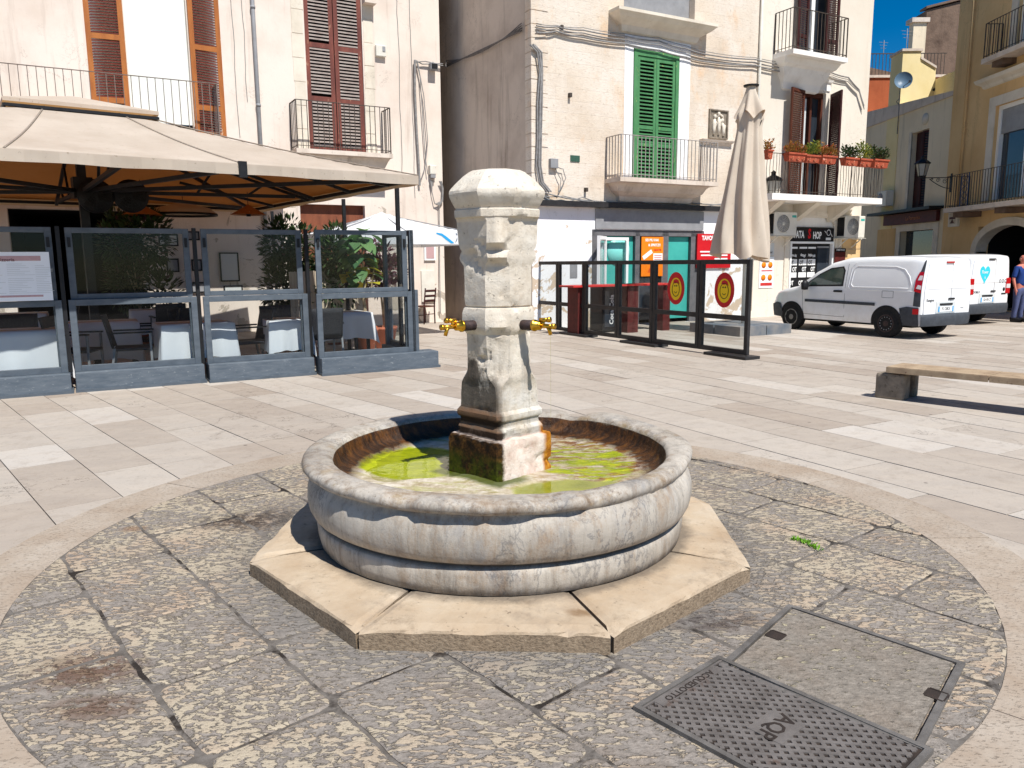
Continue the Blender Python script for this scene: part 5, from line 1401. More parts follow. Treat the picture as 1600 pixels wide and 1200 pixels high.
# hanging sign box near the corner
x_, z_ = FR.sz(1491, 340, -.35)
hs = on(FR, 'hanging_sign', 'small white framed hanging sign beside the lantern bracket', 'sign', x_, -.35, z_)
mb = MB(); mb.box(-.26,.26,-.05,.05,-.29,.29); mb.build('sign_box', mt['stone_pale'], hs, bevel=.02)
MB().box(-.17,.17,-.058,-.05,-.2,.2).build('sign_face', mt['wood_screen'], hs)
mb = MB(); mb.box(-.17,.17,-.062,-.058,-.05,.02); mb.prism([(-.12,-.062,-.18),(.12,-.062,-.18),(.0,-.062,-.04)], (0,.004,0)); mb.build('sign_drawing', mt['wood_brown'], hs)
mb = MB(); mb.bar((-.35,.0,.36),(.4,.0,.36),.025); mb.bar((.36,0,.36),(.36,.35,.36),.03); mb.bar((-.15,0,.29),(-.15,0,.36),.014); mb.bar((.15,0,.29),(.15,0,.36),.014); mb.build('hanger', mt['black'], hs)

# roofs and terraces behind
def pxw(u, y, v=120): return at_depth(u, v, y).x
def zz(v, y, u=1450): return at_depth(u, v, y).z
tb = thing('red_house', 'red brown rendered terrace house behind the low roof', 'house', (pxw(1354,33,150)+1.2, 33, 0))
mb = MB().box(-1.4, 2.6, 0, 5, 0, zz(121,33)); mb.hexa([(-1.4,-.02,5),(2.6,-.02,5),(2.6,.02,5),(-1.4,.02,5),(-1.4,-.02,6),(2.6,-.02,6),(2.6,.02,6),(-1.4,.02,6)]) if False else None
mb.build('wall', mt['wall_red'], tb)
MB().box(-1.45,2.65,-.06,5.05,zz(121,33)+.003,zz(117,33)).build('coping', mt['slab_edge'], tb)
mb = MB(); zt = zz(117,33)
for k in range(24): mb.bar((-1.3+k*.14,.05,zt),(-1.3+k*.14,.05,zt+.85),.02)
mb.bar((-1.3,.05,zt+.85),(2.0,.05,zt+.85),.035); mb.build('terrace_railing', mt['rail'], tb)
rt = MB(); rt.hexa([(-1.6,1,zt),(.9,1,zt),(.9,4,zt),(-1.6,4,zt),(-1.6,1,zt+.75),(.9,1,zt+.2),(.9,4,zt+.2),(-1.6,4,zt+.75)]); rt.build('tiled_roof', mt['wall_ruin'], tb)

lh = thing('lemon_house', 'lemon yellow terrace parapet with a square chimney pier above the low house', 'house', (pxw(1419,30), 30, 0))
z1 = zz(80,30)
x1 = pxw(1432,30)-pxw(1409,30); 
mb = MB(); mb.box(-.25, .42, 0, .9, 0, z1); mb.build('pier', mt['wall_lemon'], lh)
MB().box(-.30,.47,-.05,.95,z1+.003,z1+.09).build('pier_cap', mt['slab_edge'], lh)
xa, xb = .42, pxw(1462,30)-pxw(1419,30)
mb = MB(); mb.hexa([(xa,.02,0),(xb,.02,0),(xb,.9,0),(xa,.9,0),(xa,.02,zz(92,30)),(xb,.02,zz(107,30)),(xb,.9,zz(107,30)),(xa,.9,zz(92,30))]); mb.build('raking_wall', mt['wall_lemon'], lh)
mb = MB(); mb.hexa([(xa,-.03,zz(92,30)+.003),(xb,-.03,zz(107,30)+.003),(xb,.95,zz(107,30)+.003),(xa,.95,zz(92,30)+.003),(xa,-.03,zz(92,30)+.08),(xb,-.03,zz(107,30)+.08),(xb,.95,zz(107,30)+.08),(xa,.95,zz(92,30)+.08)]); mb.build('coping', mt['slab_edge'], lh)
# return wall facing the alley, in shade
mb = MB().box(xb,xb+.1,-5,.9,0,zz(103,28)); mb.build('return_wall', mt['wall_lemon'], lh)
mb = MB()
for dx,dz in ((1.0,zz(140,30)),): mb.lathe([(.001,-.02),(.05,-.02),(.05,.03)], 10, (dx,.0,dz), axis='y')
mb.build('spout', mt['black'], lh)
rh = thing('rubble_house', 'dark crumbling rubble walled house against the sky', 'house', (pxw(1446,38,50), 38, 0))
ztop = zz(14,38)
mb = MB(); mb.hexa([(0,0,0),(4,0,0),(4,1.2,0),(0,1.2,0),(0,0,ztop-.05),(4,0,ztop+.9),(4,1.2,ztop+.9),(0,1.2,ztop-.05)]); mb.build('wall', mt['wall_ruin'], rh)
mb = MB(); mb.hexa([(-.08,-.1,ztop),(4,-.1,ztop+.95),(4,.5,ztop+.95),(-.08,.5,ztop),(-.08,-.1,ztop+.1),(4,-.1,ztop+1.05),(4,.5,ztop+1.05),(-.08,.5,ztop+.1)]); mb.build('coping', mt['wall_ruin'], rh)
mb = MB().box(-.62,-.02,-.1,.3,0,zz(36,38)); mb.build('pilaster', mt['wall_grey'], rh)
MB().box(-.75,.08,-.2,.4,zz(36,38)+.003,zz(29,38)).build('pilaster_cap', mt['slab_edge'], rh)

ds = thing('satellite_dish', 'blue grey satellite dish on a mast beside the lemon yellow pier', 'satellite dish', (pxw(1410,29.2), 29.2, zz(168,29.2)))
mb = MB(); mb.tube([(0,.1,-.9),(0,.1,.75)], .02, 8); mb.tube([(0,.1,.1),(-.16,0,.22),(-.1,-.1,.3)], .014, 6); mb.build('mast', mt['galv'], ds)
mb = MB(); n=24
def dish(r_, k): a = 2*math.pi*k/n; return Vector((r_*math.cos(a), .12-(.12*(r_/.30)**2), r_*math.sin(a)*1.08))
rot = Matrix.Rotation(R(-22),3,'Z') @ Matrix.Rotation(R(-18),3,'X')
for i in range(5):
    for k in range(n): 
        pts = [rot @ dish(.30*i/5,k) , rot @ dish(.30*(i+1)/5,k), rot @ dish(.30*(i+1)/5,k+1), rot @ dish(.30*i/5,k+1)]
        mb.add([p + Vector((.02,-.06,.95)) for p in pts], [(0,1,2,3)], True)
mb.build('dish', M('blue_grey_enamel', C(96,120,142), C(80,104,126), 4, .4), ds, fix=False)
mb = MB(); mb.tube([Vector((.02,-.0,.72)), Vector((.06,-.42,.80))], .012, 6); mb.box(.03,.09,-.46,-.40,.78,.86); mb.build('receiver_arm', mt['galv'], ds)
for (u,v0,v1,y,lab) in ((1413,44,82,30.5,'thin tall antenna mast above the lemon yellow pier'),(1378,62,95,35,'faint television antenna behind the red brown terrace')):
    an = thing('antenna', lab, 'antenna', (pxw(u,y), y, zz(v1+20,y)), group='roof antennas')
    h = zz(v0,y)-zz(v1+20,y)
    MB().tube([(0,0,0),(0,0,h)], .012, 6).build('mast', mt['galv'], an)
    mb = MB()
    for k in range(3): mb.bar((-.22+.04*k,0,h-.08-.12*k),(.22-.04*k,.1,h-.08-.12*k),.01)
    mb.build('elements', mt['galv'], an)

# ================================================================== flower pots on the balcony rail
def sprig(mb, c, h, n, spread, lw, up=.5):
    for k in range(n):
        a = rnd.uniform(0,6.283); t = rnd.random(); rr_ = spread*math.sqrt(rnd.random())
        p = Vector(c) + Vector((rr_*math.cos(a)*1.0, rr_*math.sin(a)*.55, h*t*(1-.5*(rr_/spread)**2)))
        d = Vector((math.cos(a), math.sin(a), rnd.uniform(-.2,1)+up))
        mb.ct = min(1,max(0,rnd.gauss(.45,.28)))
        leaf_quad(mb, p, d, Vector((rnd.uniform(-.3,.3),rnd.uniform(-.3,.3),1)), rnd.uniform(.7,1.3)*lw, lw*.28)
pots = [(1198,246,.17,.22,'leaf_rust','small clay pot with a red sprig behind the folded parasol tip',.25),
 (1240,247,.62,.20,'leaf_rust','clay window box with silvery pink plants at the parasol end of the balcony',.28),
 (1265,249,.50,.18,'leaf_pot','clay window box with tall wispy greenery, second after the parasol',.38),
 (1290,254,.55,.20,'leaf_rust','clay window box of orange tinged succulents beside the right shutter',.36),
 (1325,260,.52,.20,'leaf_dark','clay window box of dark bushy plants just right of the rail gap',.32),
 (1347,263,.46,.20,'leaf_pot','clay window box with the tallest yellow green plants on the balcony',.46),
 (1371,267,.60,.22,'leaf_dark','clay window box with trailing plants at the far right end of the balcony',.36)]
for (u,v,w_,h_,lm,lab,ph) in pots:
    s_, z_ = FC.sz(u, v, -1.02)
    p = on(FC, 'window_box', lab, 'flower pot', s_, -1.04, 4.02, 'window boxes on the balcony rail')
    mb = MB(); mb.hexa([(-w_*.44,-.08,.0),(w_*.44,-.08,.0),(w_*.44,.07,.0),(-w_*.44,.07,.0),(-w_/2,-.11,h_),(w_/2,-.11,h_),(w_/2,.1,h_),(-w_/2,.1,h_)])
    mb.box(-w_/2-.015,w_/2+.015,-.125,.115,h_-.04,h_+.001)
    b_ = mb.build('box', mt['planter_red'], p)
    mb = MB()
    for k in range(max(1,int(w_/.2))): mb.tube([(-w_*.3+k*.2+.05*math.sin(t), -.10-.0008*t, h_*.2+.04*math.sin(t*1.6)+.02) for t in range(5)], .012, 5)
    mb.build('relief', mt['terracotta'], b_)
    MB().box(-w_/2+.01,w_/2-.01,-.10,.09,h_-.02,h_+.006).build('soil', mt['wall_ruin'], p)
    mb = MB(); n = int(330*w_/.5)
    for k in range(max(2,int(w_/.13))):
        cx = -w_/2 + w_*(k+.5)/max(2,int(w_/.13)); hh = ph*rnd.uniform(.6,1.2)
        sprig(mb, (cx,-.01,h_), hh, max(60,n//max(2,int(w_/.13))), .15, .085)
    mb.build('plant', mt[lm], p, tone=True, fix=False)

# ================================================================== cables strung along the walls
def wcable(frame, px, r_, name, label, m, off=-.07, sag=0, group='cables'):
    pts = []
    for i,(u,v) in enumerate(px):
        s_, z_ = frame.sz(u, v, off); pts.append(frame.W(s_, off + rnd.uniform(-.015,.01), z_))
    out = []
    for i in range(len(pts)-1):
        for k in range(6):
            t = k/6; q = pts[i]*(1-t)+pts[i+1]*t
            q.z -= sag*4*t*(1-t); out.append(q)
    out.append(pts[-1])
    return out
def cable_thing(name, label, runs, m, cat='cable', group='cables on the facades'):
    o0 = runs[0][1][0]
    t = thing(name, label, cat, o0, 0, group)
    for r_, pts in runs:
        mb = MB(); mb.tube([p - o0 for p in pts], r_, 6, caps=False); mb.build('strand', m, t)
    return t
runs = []
for dv, r_ in ((0,.016),(5,.012),(-4,.008),(11,.018)):
    runs.append((r_, wcable(FC, [(838,40+dv),(870,42+dv*.6),(912,47+dv),(978,57+dv),(1030,64+dv*1.3),(1072,76+dv*1.2),(1110,86+dv),(1179,93+dv*.8),(1235,103+dv)], r_, '', '', None, sag=.02)))
cable_thing('cable_bundle', 'bundle of grey cables strung across the stone house above the green shutters', runs, mt['galv'])
runs = []
for dv, r_ in ((0,.018),(6,.012),(3,.01)):
    runs.append((r_, wcable(FC, [(1235,103+dv),(1260,108+dv),(1300,114+dv),(1325,121+dv),(1342,140+dv*.6),(1350,165+dv)], r_, '', '', None, sag=.015)))
cable_thing('cable_bundle', 'cables sagging along the plaster house between the two right balconies', runs, mt['galv'])
runs = []
for du, r_ in ((0,.03),(-4,.02),(3,.016)):
    runs.append((r_, wcable(FC, [(832+du,70),(843+du,82),(846+du*.7,110),(844+du,160),(843+du*.8,215),(842+du,258),(846+du,285),(858+du,300)], r_, '', '', None)))
cable_thing('cable_bundle', 'thick grey cables running down the corner of the stone house', runs, mt['galv'])
runs = []
for (pts, r_) in (([(868,258),(880,264),(884,278),(872,300)],.01),([(868,262),(876,280),(874,300)],.01),([(848,300),(900,312),(960,318),(1020,322),(1080,317),(1150,320)],.016),([(848,306),(880,306),(930,314),(1000,315),(1060,325),(1130,318)],.012),([(844,303),(870,318),(910,308),(960,322)],.012)):
    runs.append((r_, wcable(FC, pts, r_, '', '', None, sag=.02)))
cable_thing('cable_bundle', 'tangled grey cables just above the black awning cassette', runs, mt['galv'])
runs = []
for (pts, r_) in (([(648,94),(648,140),(651,200),(654,250),(656,290)],.03),([(650,94),(656,120),(660,180),(664,240),(668,272)],.012),([(652,95),(662,150),(668,220),(664,262),(656,285)],.012),([(648,94),(660,100),(676,100),(692,103)],.014),([(650,97),(664,96),(680,99),(692,100)],.012)):
    runs.append((r_, wcable(FL, pts, r_, '', '', None)))
cable_thing('cable_bundle', 'grey cables hanging down the cream house beside the alley', runs, mt['galv'])
jb = on(FL, 'junction_box', 'white junction box on the cream house above the coiled cable', 'junction box', *([FL.sz(674,266)[0], -.08, FL.sz(674,266)[1]]))
MB().box(-.09,.09,-.06,.08,-.11,.11).build('box', mt['cream_metal'], jb, bevel=.012); MB().box(-.07,.06,-.05,.06,-.2,-.112).build('connector', mt['grey_metal'], jb)
sp = on(FL, 'floodlight', 'small dark floodlight under the cable bracket at the alley corner', 'floodlight', FL.sz(674,106)[0], -.12, FL.sz(674,106)[1])
MB().box(-.1,.1,-.08,.08,-.08,.08).build('housing', mt['grey_metal'], sp, bevel=.01); MB().box(-.08,.08,-.09,-.08,-.06,.06).build('lens', mt['black'], sp); MB().bar((0,.08,.1),(0,.0,.1),.03).build('bracket', mt['galv'], sp)
cc = []
for k in range(5):
    u0 = 676 - k; cc.append((.009, wcable(FL, [(u0,282),(u0-1+k,300),(u0+3+k,318),(u0+10,322-k),(u0+16+k*.5,314),(u0+17+k*.5,295),(u0+14,283)], .009, '', '', None)))
cc.append((.012, wcable(FL, [(686,322),(687,360),(687,430),(688,490)], .012, '', '', None)))
cable_thing('coiled_cable', 'coil of grey cable hanging on the cream house at the alley corner', cc, mt['galv'])
# dark cables crossing the alley to the stone house side wall
runs = []
a0 = FL.W(FL.sz(692,103)[0], -.08, FL.sz(692,103)[1]); a1 = FC.W(-.10, 4.2, at_depth(735,100,21).z); a2 = FC.W(-.07, .3, at_depth(828,47,17.8).z)
for k in range(4):
    j = Vector((0,0,.05*k)); pts = []
    for i in range(9): t = i/8; q = a0*(1-t)+a1*t+j*t; q.z -= .12*t*(1-t)*(1+k*.4); pts.append(q)
    for i in range(1,11): t = i/10; q = a1*(1-t)+a2*t+j; q.z -= .9*t*(1-t)*(k*.3); pts.append(q)
    runs.append((.018 if k < 2 else .011, pts))
cable_thing('cable_bundle', 'dark cables crossing the narrow alley between the two houses', runs, mt['cable_dark'])
# ================================================================== restaurant terrace on the left
FB = Frame((-1.03, 11.3, 0), 29)
def frame_rect(mb, x0, x1, z0, z1, t, y0, y1, tb=None):
    tb = tb or t
    mb.box(x0,x0+t,y0,y1,z0,z1); mb.box(x1-t,x1,y0,y1,z0,z1); mb.box(x0+t,x1-t,y0,y1,z1-tb,z1); mb.box(x0+t,x1-t,y0,y1,z0,z0+tb)
mods = [(-7.35,-5.60,.42,'grey framed glass windbreak module at the left picture edge behind the other panels'),
        (-5.55,-4.79,.42,'grey framed glass windbreak module holding the white menu sheet'),
        (-4.74,-3.24,.46,'wide grey glass windbreak module with tables right behind it, next to the menu sheet'),
        (-3.19,-1.79,.40,'grey glass windbreak module between the menu side and the potted tree'),
        (-1.74,-.30,.20,'grey glass windbreak module in front of the terracotta potted tree')]
mods[1] = (-6.05,-4.79,.42,mods[1][3]); mods[0] = (-7.6,-6.10,.42,mods[0][3])
for (x0,x1,y0,lab) in mods:
    w_ = x1-x0; ext = .33 if x1 > -.5 else 0
    m = on(FB, 'glass_windbreak', lab, 'windbreak', x0, y0, 0, 'glass windbreaks round the terrace')
    b_ = MB().box(0,w_+ext,0,.34,.012,.245); base = b_.build('base', mt['grey_base'], m, bevel=.008)
    MB().box(-.01,w_+ext+.02,-.02,.36,.0,.035).build('base_foot', mt['grey_frame'], base)
    yl = .12
    f = MB(); frame_rect(f, .0, w_-.02, .245, 1.14, .075, yl, yl+.05); f.build('lower_frame', mt['grey_frame'], m, bevel=.004)
    f = MB(); frame_rect(f, .03, w_-.06, 1.142, 2.02, .075, yl+.055, yl+.1, .065)
    for xx in (.03, w_-.115): f.box(xx,xx+.05,yl+.055,yl+.1,.3,1.142)
    f.build('upper_frame', mt['grey_frame'], m, bevel=.004)
    MB().box(.075,w_-.095,yl+.02,yl+.028,.32,1.065).build('lower_glass', mt['glass'], m)
    MB().box(.105,w_-.135,yl+.075,yl+.083,1.207,1.955).build('upper_glass', mt['glass'], m)
    f = MB(); f.box(w_-.018,w_+.028,yl+.02,yl+.09,.245,2.03); f.build('rear_post', mt['black'], m)
    f = MB()
    for xx in (.05, w_-.12): f.box(xx,xx+.035,yl+.03,yl+.055,1.78,1.9)
    f.build('latch', mt['black'], m)
# the end return of the terrace, seen edge-on
m = on(FB, 'glass_windbreak', 'narrow end windbreak turning the terrace corner by the wooden chair', 'windbreak', -.27, .34, 0, 'glass windbreaks round the terrace')
f = MB(); f.box(0,.05,.0,.08,.25,1.16); f.box(0,.05,1.1,1.2,.25,1.16); f.box(0,.05,.08,1.1,1.08,1.16); f.box(0,.05,.08,1.1,.25,.33); f.build('lower_frame', mt['grey_frame'], m)
f = MB(); f.box(-.06,-.01,.0,.08,.25,2.03); f.box(-.06,-.01,1.1,1.18,.25,2.03); f.box(-.06,-.01,.08,1.1,1.95,2.03); f.build('upper_frame', mt['grey_frame'], m)
MB().box(-.04,-.03,.08,1.1,.33,1.95).build('glass', mt['glass'], m)
MB().box(-.1,.12,0,1.25,0,.25).build('base', mt['grey_base'], m)

# menu sheet fixed on the second module
s0, z0 = FB.sz(-60,472,.50); s1, z1 = FB.sz(76,393,.50)
mn = on(FB, 'menu_board', 'large white printed menu sheet standing on the windbreak rail', 'menu', (s0+s1)/2, .50, 1.145)
W_ = s1-s0; H_m = z1-1.15
MB().box(-W_/2,W_/2,-.012,.0,0,H_m).build('sheet', mt['paper'], mn)
p_ = MB().box(-W_/2+.05,W_/2-.09,-.014,-.012,H_m*.82,H_m*.92).build('heading_band', mt['pink_print'], mn)
text_mesh('Pizzeria', .055, mt['red_metal'], 'lettering', mn, (W_*.02,-.0155,H_m*.84), (90,0,0), .0006, 0)
MB().box(-W_/2+.05,W_/2-.1,-.014,-.012,H_m*.08,H_m*.12).build('foot_band', mt['pink_print'], mn)
mb = MB()
for cx, cw in ((-.42,.36),(.02,.30),(.36,.2)):
    for k in range(17):
        if rnd.random() < .85: mb.box(cx*W_/1.1, cx*W_/1.1 + cw*rnd.uniform(.4,.95), -.0135,-.012, H_m*.16+k*H_m*.037, H_m*.16+k*H_m*.037+.0045)
mb.build('menu_lines', mt['grey_print'], mn)

# ------------------------------------------------------------------ big awning parasol
EZ = 2.78
ca = thing('terrace_awning', 'huge square cream canvas awning on a central mast over the restaurant tables', 'awning', (0,0,0))
# right front corner C from the picture
Cn = at_depth(654, 279, ground(654,600).y if False else 11.15)
FN = Frame((Cn.x, Cn.y, 0), 36); EZ = Cn.z
SX = 7.5; x1 = 0; x0 = -SX; y0 = 0; y1 = 7.0
def Fm(x, y, z): return FN.W(x, y, z)
AXm, AYm = (x0+x1)/2, (y0+y1)/2; AZm = EZ + 1.02
ca.location = Fm(AXm, AYm, 0); ca.rotation_euler = (0,0,R(36))
hx, hy = SX/2, 3.5
MX, MY = FB.loc(ca.location)
EZ += .04
tx, ty, tz = .72, .72, EZ + .93           # top opening of the main cloth
def cz(x, y):  # sagging canopy height in local coords
    fx_ = max(0, (abs(x)-tx)/(hx-tx)); fy_ = max(0, (abs(y)-ty)/(hy-ty)); t = max(fx_, fy_)
    return EZ + (tz-EZ)*(1-t) - .05*math.sin(math.pi*t)
mb = MB(); N_ = 40
def cg(i, j):
    x = -hx + 2*hx*i; y = -hy + 2*hy*j; return (x, y, cz(x,y))
xs = [-hx + 2*hx*i/N_ for i in range(N_+1)]; ys = [-hy + 2*hy*i/N_ for i in range(N_+1)]
mb.grid(cg, N_, N_)
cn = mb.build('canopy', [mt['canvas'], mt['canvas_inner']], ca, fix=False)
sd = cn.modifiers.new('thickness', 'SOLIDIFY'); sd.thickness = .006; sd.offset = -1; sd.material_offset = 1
# valance
mb = MB()
per = [(-hx,-hy),(hx,-hy),(hx,hy),(-hx,hy)]
for k in range(4):
    a, b = Vector(per[k]), Vector(per[(k+1)%4]); n = 46
    out = Vector((b.y-a.y, a.x-b.x)).normalized()
    for i in range(n):
        p, q = a + (b-a)*i/n, a + (b-a)*(i+1)/n
        w1, w2 = .012*math.sin(i*1.3), .012*math.sin((i+1)*1.3)
        d1, d2 = .125+.006*math.sin(i*.9), .125+.006*math.sin((i+1)*.9)
        mb.add([(p.x,p.y,EZ),(q.x,q.y,EZ),(q.x+out.x*w2,q.y+out.y*w2,EZ-d2),(p.x+out.x*w1,p.y+out.y*w1,EZ-d1)], [(0,1,2,3)], True)
v_ = mb.build('valance', mt['canvas'], cn, fix=False)
# seams of the front slope
mb = MB()
def seam(xa, xb):
    mb.tube([Vector((xa+(xb-xa)*t/10, -hy+(hy-ty)*t/10, 0)) + Vector((0,0,cz(xa+(xb-xa)*t/10, -hy+(hy-ty)*t/10)+.004)) for t in range(11)], .012, 5)
def eave_x(u, v):
    s_, z_ = FN.sz(u, v, y0); return s_ - AXm
xA, xB = eave_x(5,222), eave_x(378,250)
vA, vB = -.46, .46
seam(xA, vA); seam(xB, vB); mb.tube([Vector((hx*(1-t/10)+tx*t/10, -hy*(1-t/10)-ty*t/10, 0))+Vector((0,0,EZ+(tz-EZ)*t/10+.004-.05*math.sin(math.pi*t/10))) for t in range(11)], .010, 5)
mb.build('seam', mt['seam_tape'], cn)
mb = MB(); mb.box(xB-.05,xB+.05,-hy-.03,-hy+.02,EZ-.16,EZ+.03); mb.build('rib_end_bracket', mt['black'], ca)
# raised vent
mb = MB(); vx, vy = .95, .92; vz = tz+.05
apex = (0,0,vz+.26)
c4 = [(-vx,-vy,vz),(vx,-vy,vz),(vx,vy,vz),(-vx,vy,vz)]
for k in range(4):
    a, b = c4[k], c4[(k+1)%4]
    mb.add([a, b, apex], [(0,1,2)]); 
    mb.add([a, b, (b[0],b[1],b[2]-.05), (a[0],a[1],a[2]-.05)], [(0,1,2,3)])
mb.build('vent_cap', mt['canvas'], ca, fix=False)
mb = MB()
for k in range(4): mb.bar(Vector(c4[k])*.985 - Vector((0,0,.04)), Vector(c4[(k+1)%4])*.985 - Vector((0,0,.04)), .04, .04)
for k in range(4): mb.bar((c4[k][0]*.8,c4[k][1]*.8,vz-.05), (c4[k][0]*.8,c4[k][1]*.8,tz), .04)
mb.build('vent_frame', mt['black'], ca)
# mast and arms
CZc = EZ - .02
MB().bar((0,0,0),(0,0,tz+.1),.12).build('mast', mt['black'], ca)
MB().box(-.13,.13,-.13,.13,CZc-.2,CZc+.1).build('mast_collar', mt['black'], ca)
for (ex, ey) in ((hx,hy),(hx,-hy),(-hx,hy),(-hx,-hy),(hx,0),(-hx,0),(0,hy),(0,-hy),(xB,-hy)):
    mb = MB()
    e = Vector((ex*.965, ey*.965, EZ-.09)); c0 = Vector((0,0,CZc-.1)); up = Vector((ex*.27, ey*.27, tz-.20))
    mid = e*.62; 
    mb.bar(c0, Vector((e.x*.90,e.y*.90,EZ-.06)), .055)
    mb.bar(up, e, .05)
    for t in ((.5,.75) if ex*ey == 0 else ()): 
        lo_ = c0 + (Vector((e.x*.90,e.y*.90,EZ-.06))-c0)*t; hi_ = up + (e-up)*((t-.2)/.8)
        mb.bar(lo_, hi_, .035)
    mb.build('canopy_arm', mt['black'], ca)
mb = MB()
for k in range(4):
    a, b = Vector((*per[k],EZ-.06)), Vector((*per[(k+1)%4],EZ-.06)); mb.bar(a*Vector((.992,.992,1)) if False else Vector((a.x*.985,a.y*.985,a.z)), Vector((b.x*.985,b.y*.985,b.z)), .05)
mb.build('eave_frame', mt['black'], ca)
# purlins of the right-hand slope
mb = MB()
for t in (-.8,-.42,.1,.6): mb.bar((hx*.97,hy*t,EZ-.08),(tx+.2+abs(t)*1.6,hy*t,cz(tx+.2+abs(t)*1.6,hy*t)-.13),.045)
mb.build('purlin', mt['black'], ca)

# slim black posts standing inside the terrace corner
for (u,v,lab,hh) in ((624,560,'slim black awning post nearest the terrace corner by the alley',1.0),(541,548,'slim black awning post behind the potted tree',1.0),(430,540,'slim black awning post behind the dark shrubs',1.0)):
    yb = {624:.9,541:3.2,430:6.9}[u]
    s_, _ = FB.sz(u, 420, yb); po = on(FB, 'awning_post', lab, 'post', s_, yb, 0, 'slim posts under the awning')
    top = EZ-.09 if s_ < x1 else EZ-.09
    MB().bar((0,0,0),(0,0,top),.055).build('shaft', mt['black'], po); MB().box(-.09,.09,-.09,.09,0,.015).build('foot_plate', mt['black'], po)

# fans on the mast
for (u,lab,sg) in ((150,'large dark patio fan on the left side of the awning mast',-1),(205,'large dark patio fan on the right side of the awning mast',1)):
    s_, z_ = FB.sz(u, 306, MY-.25)
    fn = on(FB, 'patio_fan', lab, 'fan', s_, MY-.25, z_, 'fans on the awning mast')
    mb = MB(); a = R(-18*sg)
    for r_ in (.05,.09,.13,.17,.21,.235): mb.lathe([(r_,-.06+.1*(r_/.235)**2),(r_+.006,-.06+.1*(r_/.235)**2),(r_+.006,-.05+.1*(r_/.235)**2),(r_,-.05+.1*(r_/.235)**2)], 26, axis='y', close=False)
    for k in range(20): mb.tube([(.05*math.cos(k*.314),-.056,.05*math.sin(k*.314)),(.24*math.cos(k*.314),.045,.24*math.sin(k*.314)),(.24*math.cos(k*.314),.12,.24*math.sin(k*.314))], .0035, 4)
    mb.build('guard', mt['black'], fn)
    mb = MB(); mb.lathe([(.001,.02),(.245,.02),(.245,.13),(.2,.14)], 26, axis='y', close=False); mb.build('shroud', mt['black'], fn)
    mb = MB()
    for k in range(3):
        q = Matrix.Rotation(R(120*k),3,'Y'); mb.add([q @ Vector(p) for p in ((.03,.0,-.05),(.19,-.02,-.09),(.21,.01,.06),(.03,.03,.05))], [(0,1,2,3)])
    mb.build('blades', mt['rubber'], fn)
    mb = MB().bar((0,.1,0),(-sg*.2,.26,.05),.04); mb.build('arm', mt['black'], fn)

# pendant lamps
for (u,v,yb,lab,r_,flat) in ((286,324,6.2,'wide flat dark ringed pendant lamp under the awning',.62,1),(388,330,5.4,'orange cone pendant lamp nearest the terrace corner',.34,0),(222,330,5.2,'orange cone pendant lamp partly behind the fan',.34,0)):
    s_, z_ = FB.sz(u, v, yb)
    pl = on(FB, 'pendant_lamp', lab, 'pendant lamp', s_, yb, z_, 'pendant lamps under the awning')
    mb = MB()
    if flat:
        mb.lathe([(.03,.12),(.1,.08),(r_*.8,-.02),(r_,-.12)], 32, close=False)
        mb.build('shade', mt['canvas_beige'], pl); MB().lathe([(r_+.01,-.16),(r_+.01,-.12),(r_-.02,-.12),(r_-.02,-.16),(r_+.01,-.16)], 32, close=False).build('rim', mt['black'], pl)
    else:
        mb.lathe([(.02,.12),(.06,.09),(r_,-.07)], 28, close=False); mb.build('shade', mt['wood_orange'], pl)
        MB().lathe([(.04,-.1),(.05,-.02),(.02,0)], 12).build('bulb_holder', mt['black'], pl)
    MB().tube([(0,0,.1),(0,0,max(.3,EZ+.3-z_))], .006, 5).build('cord', mt['black'], pl)

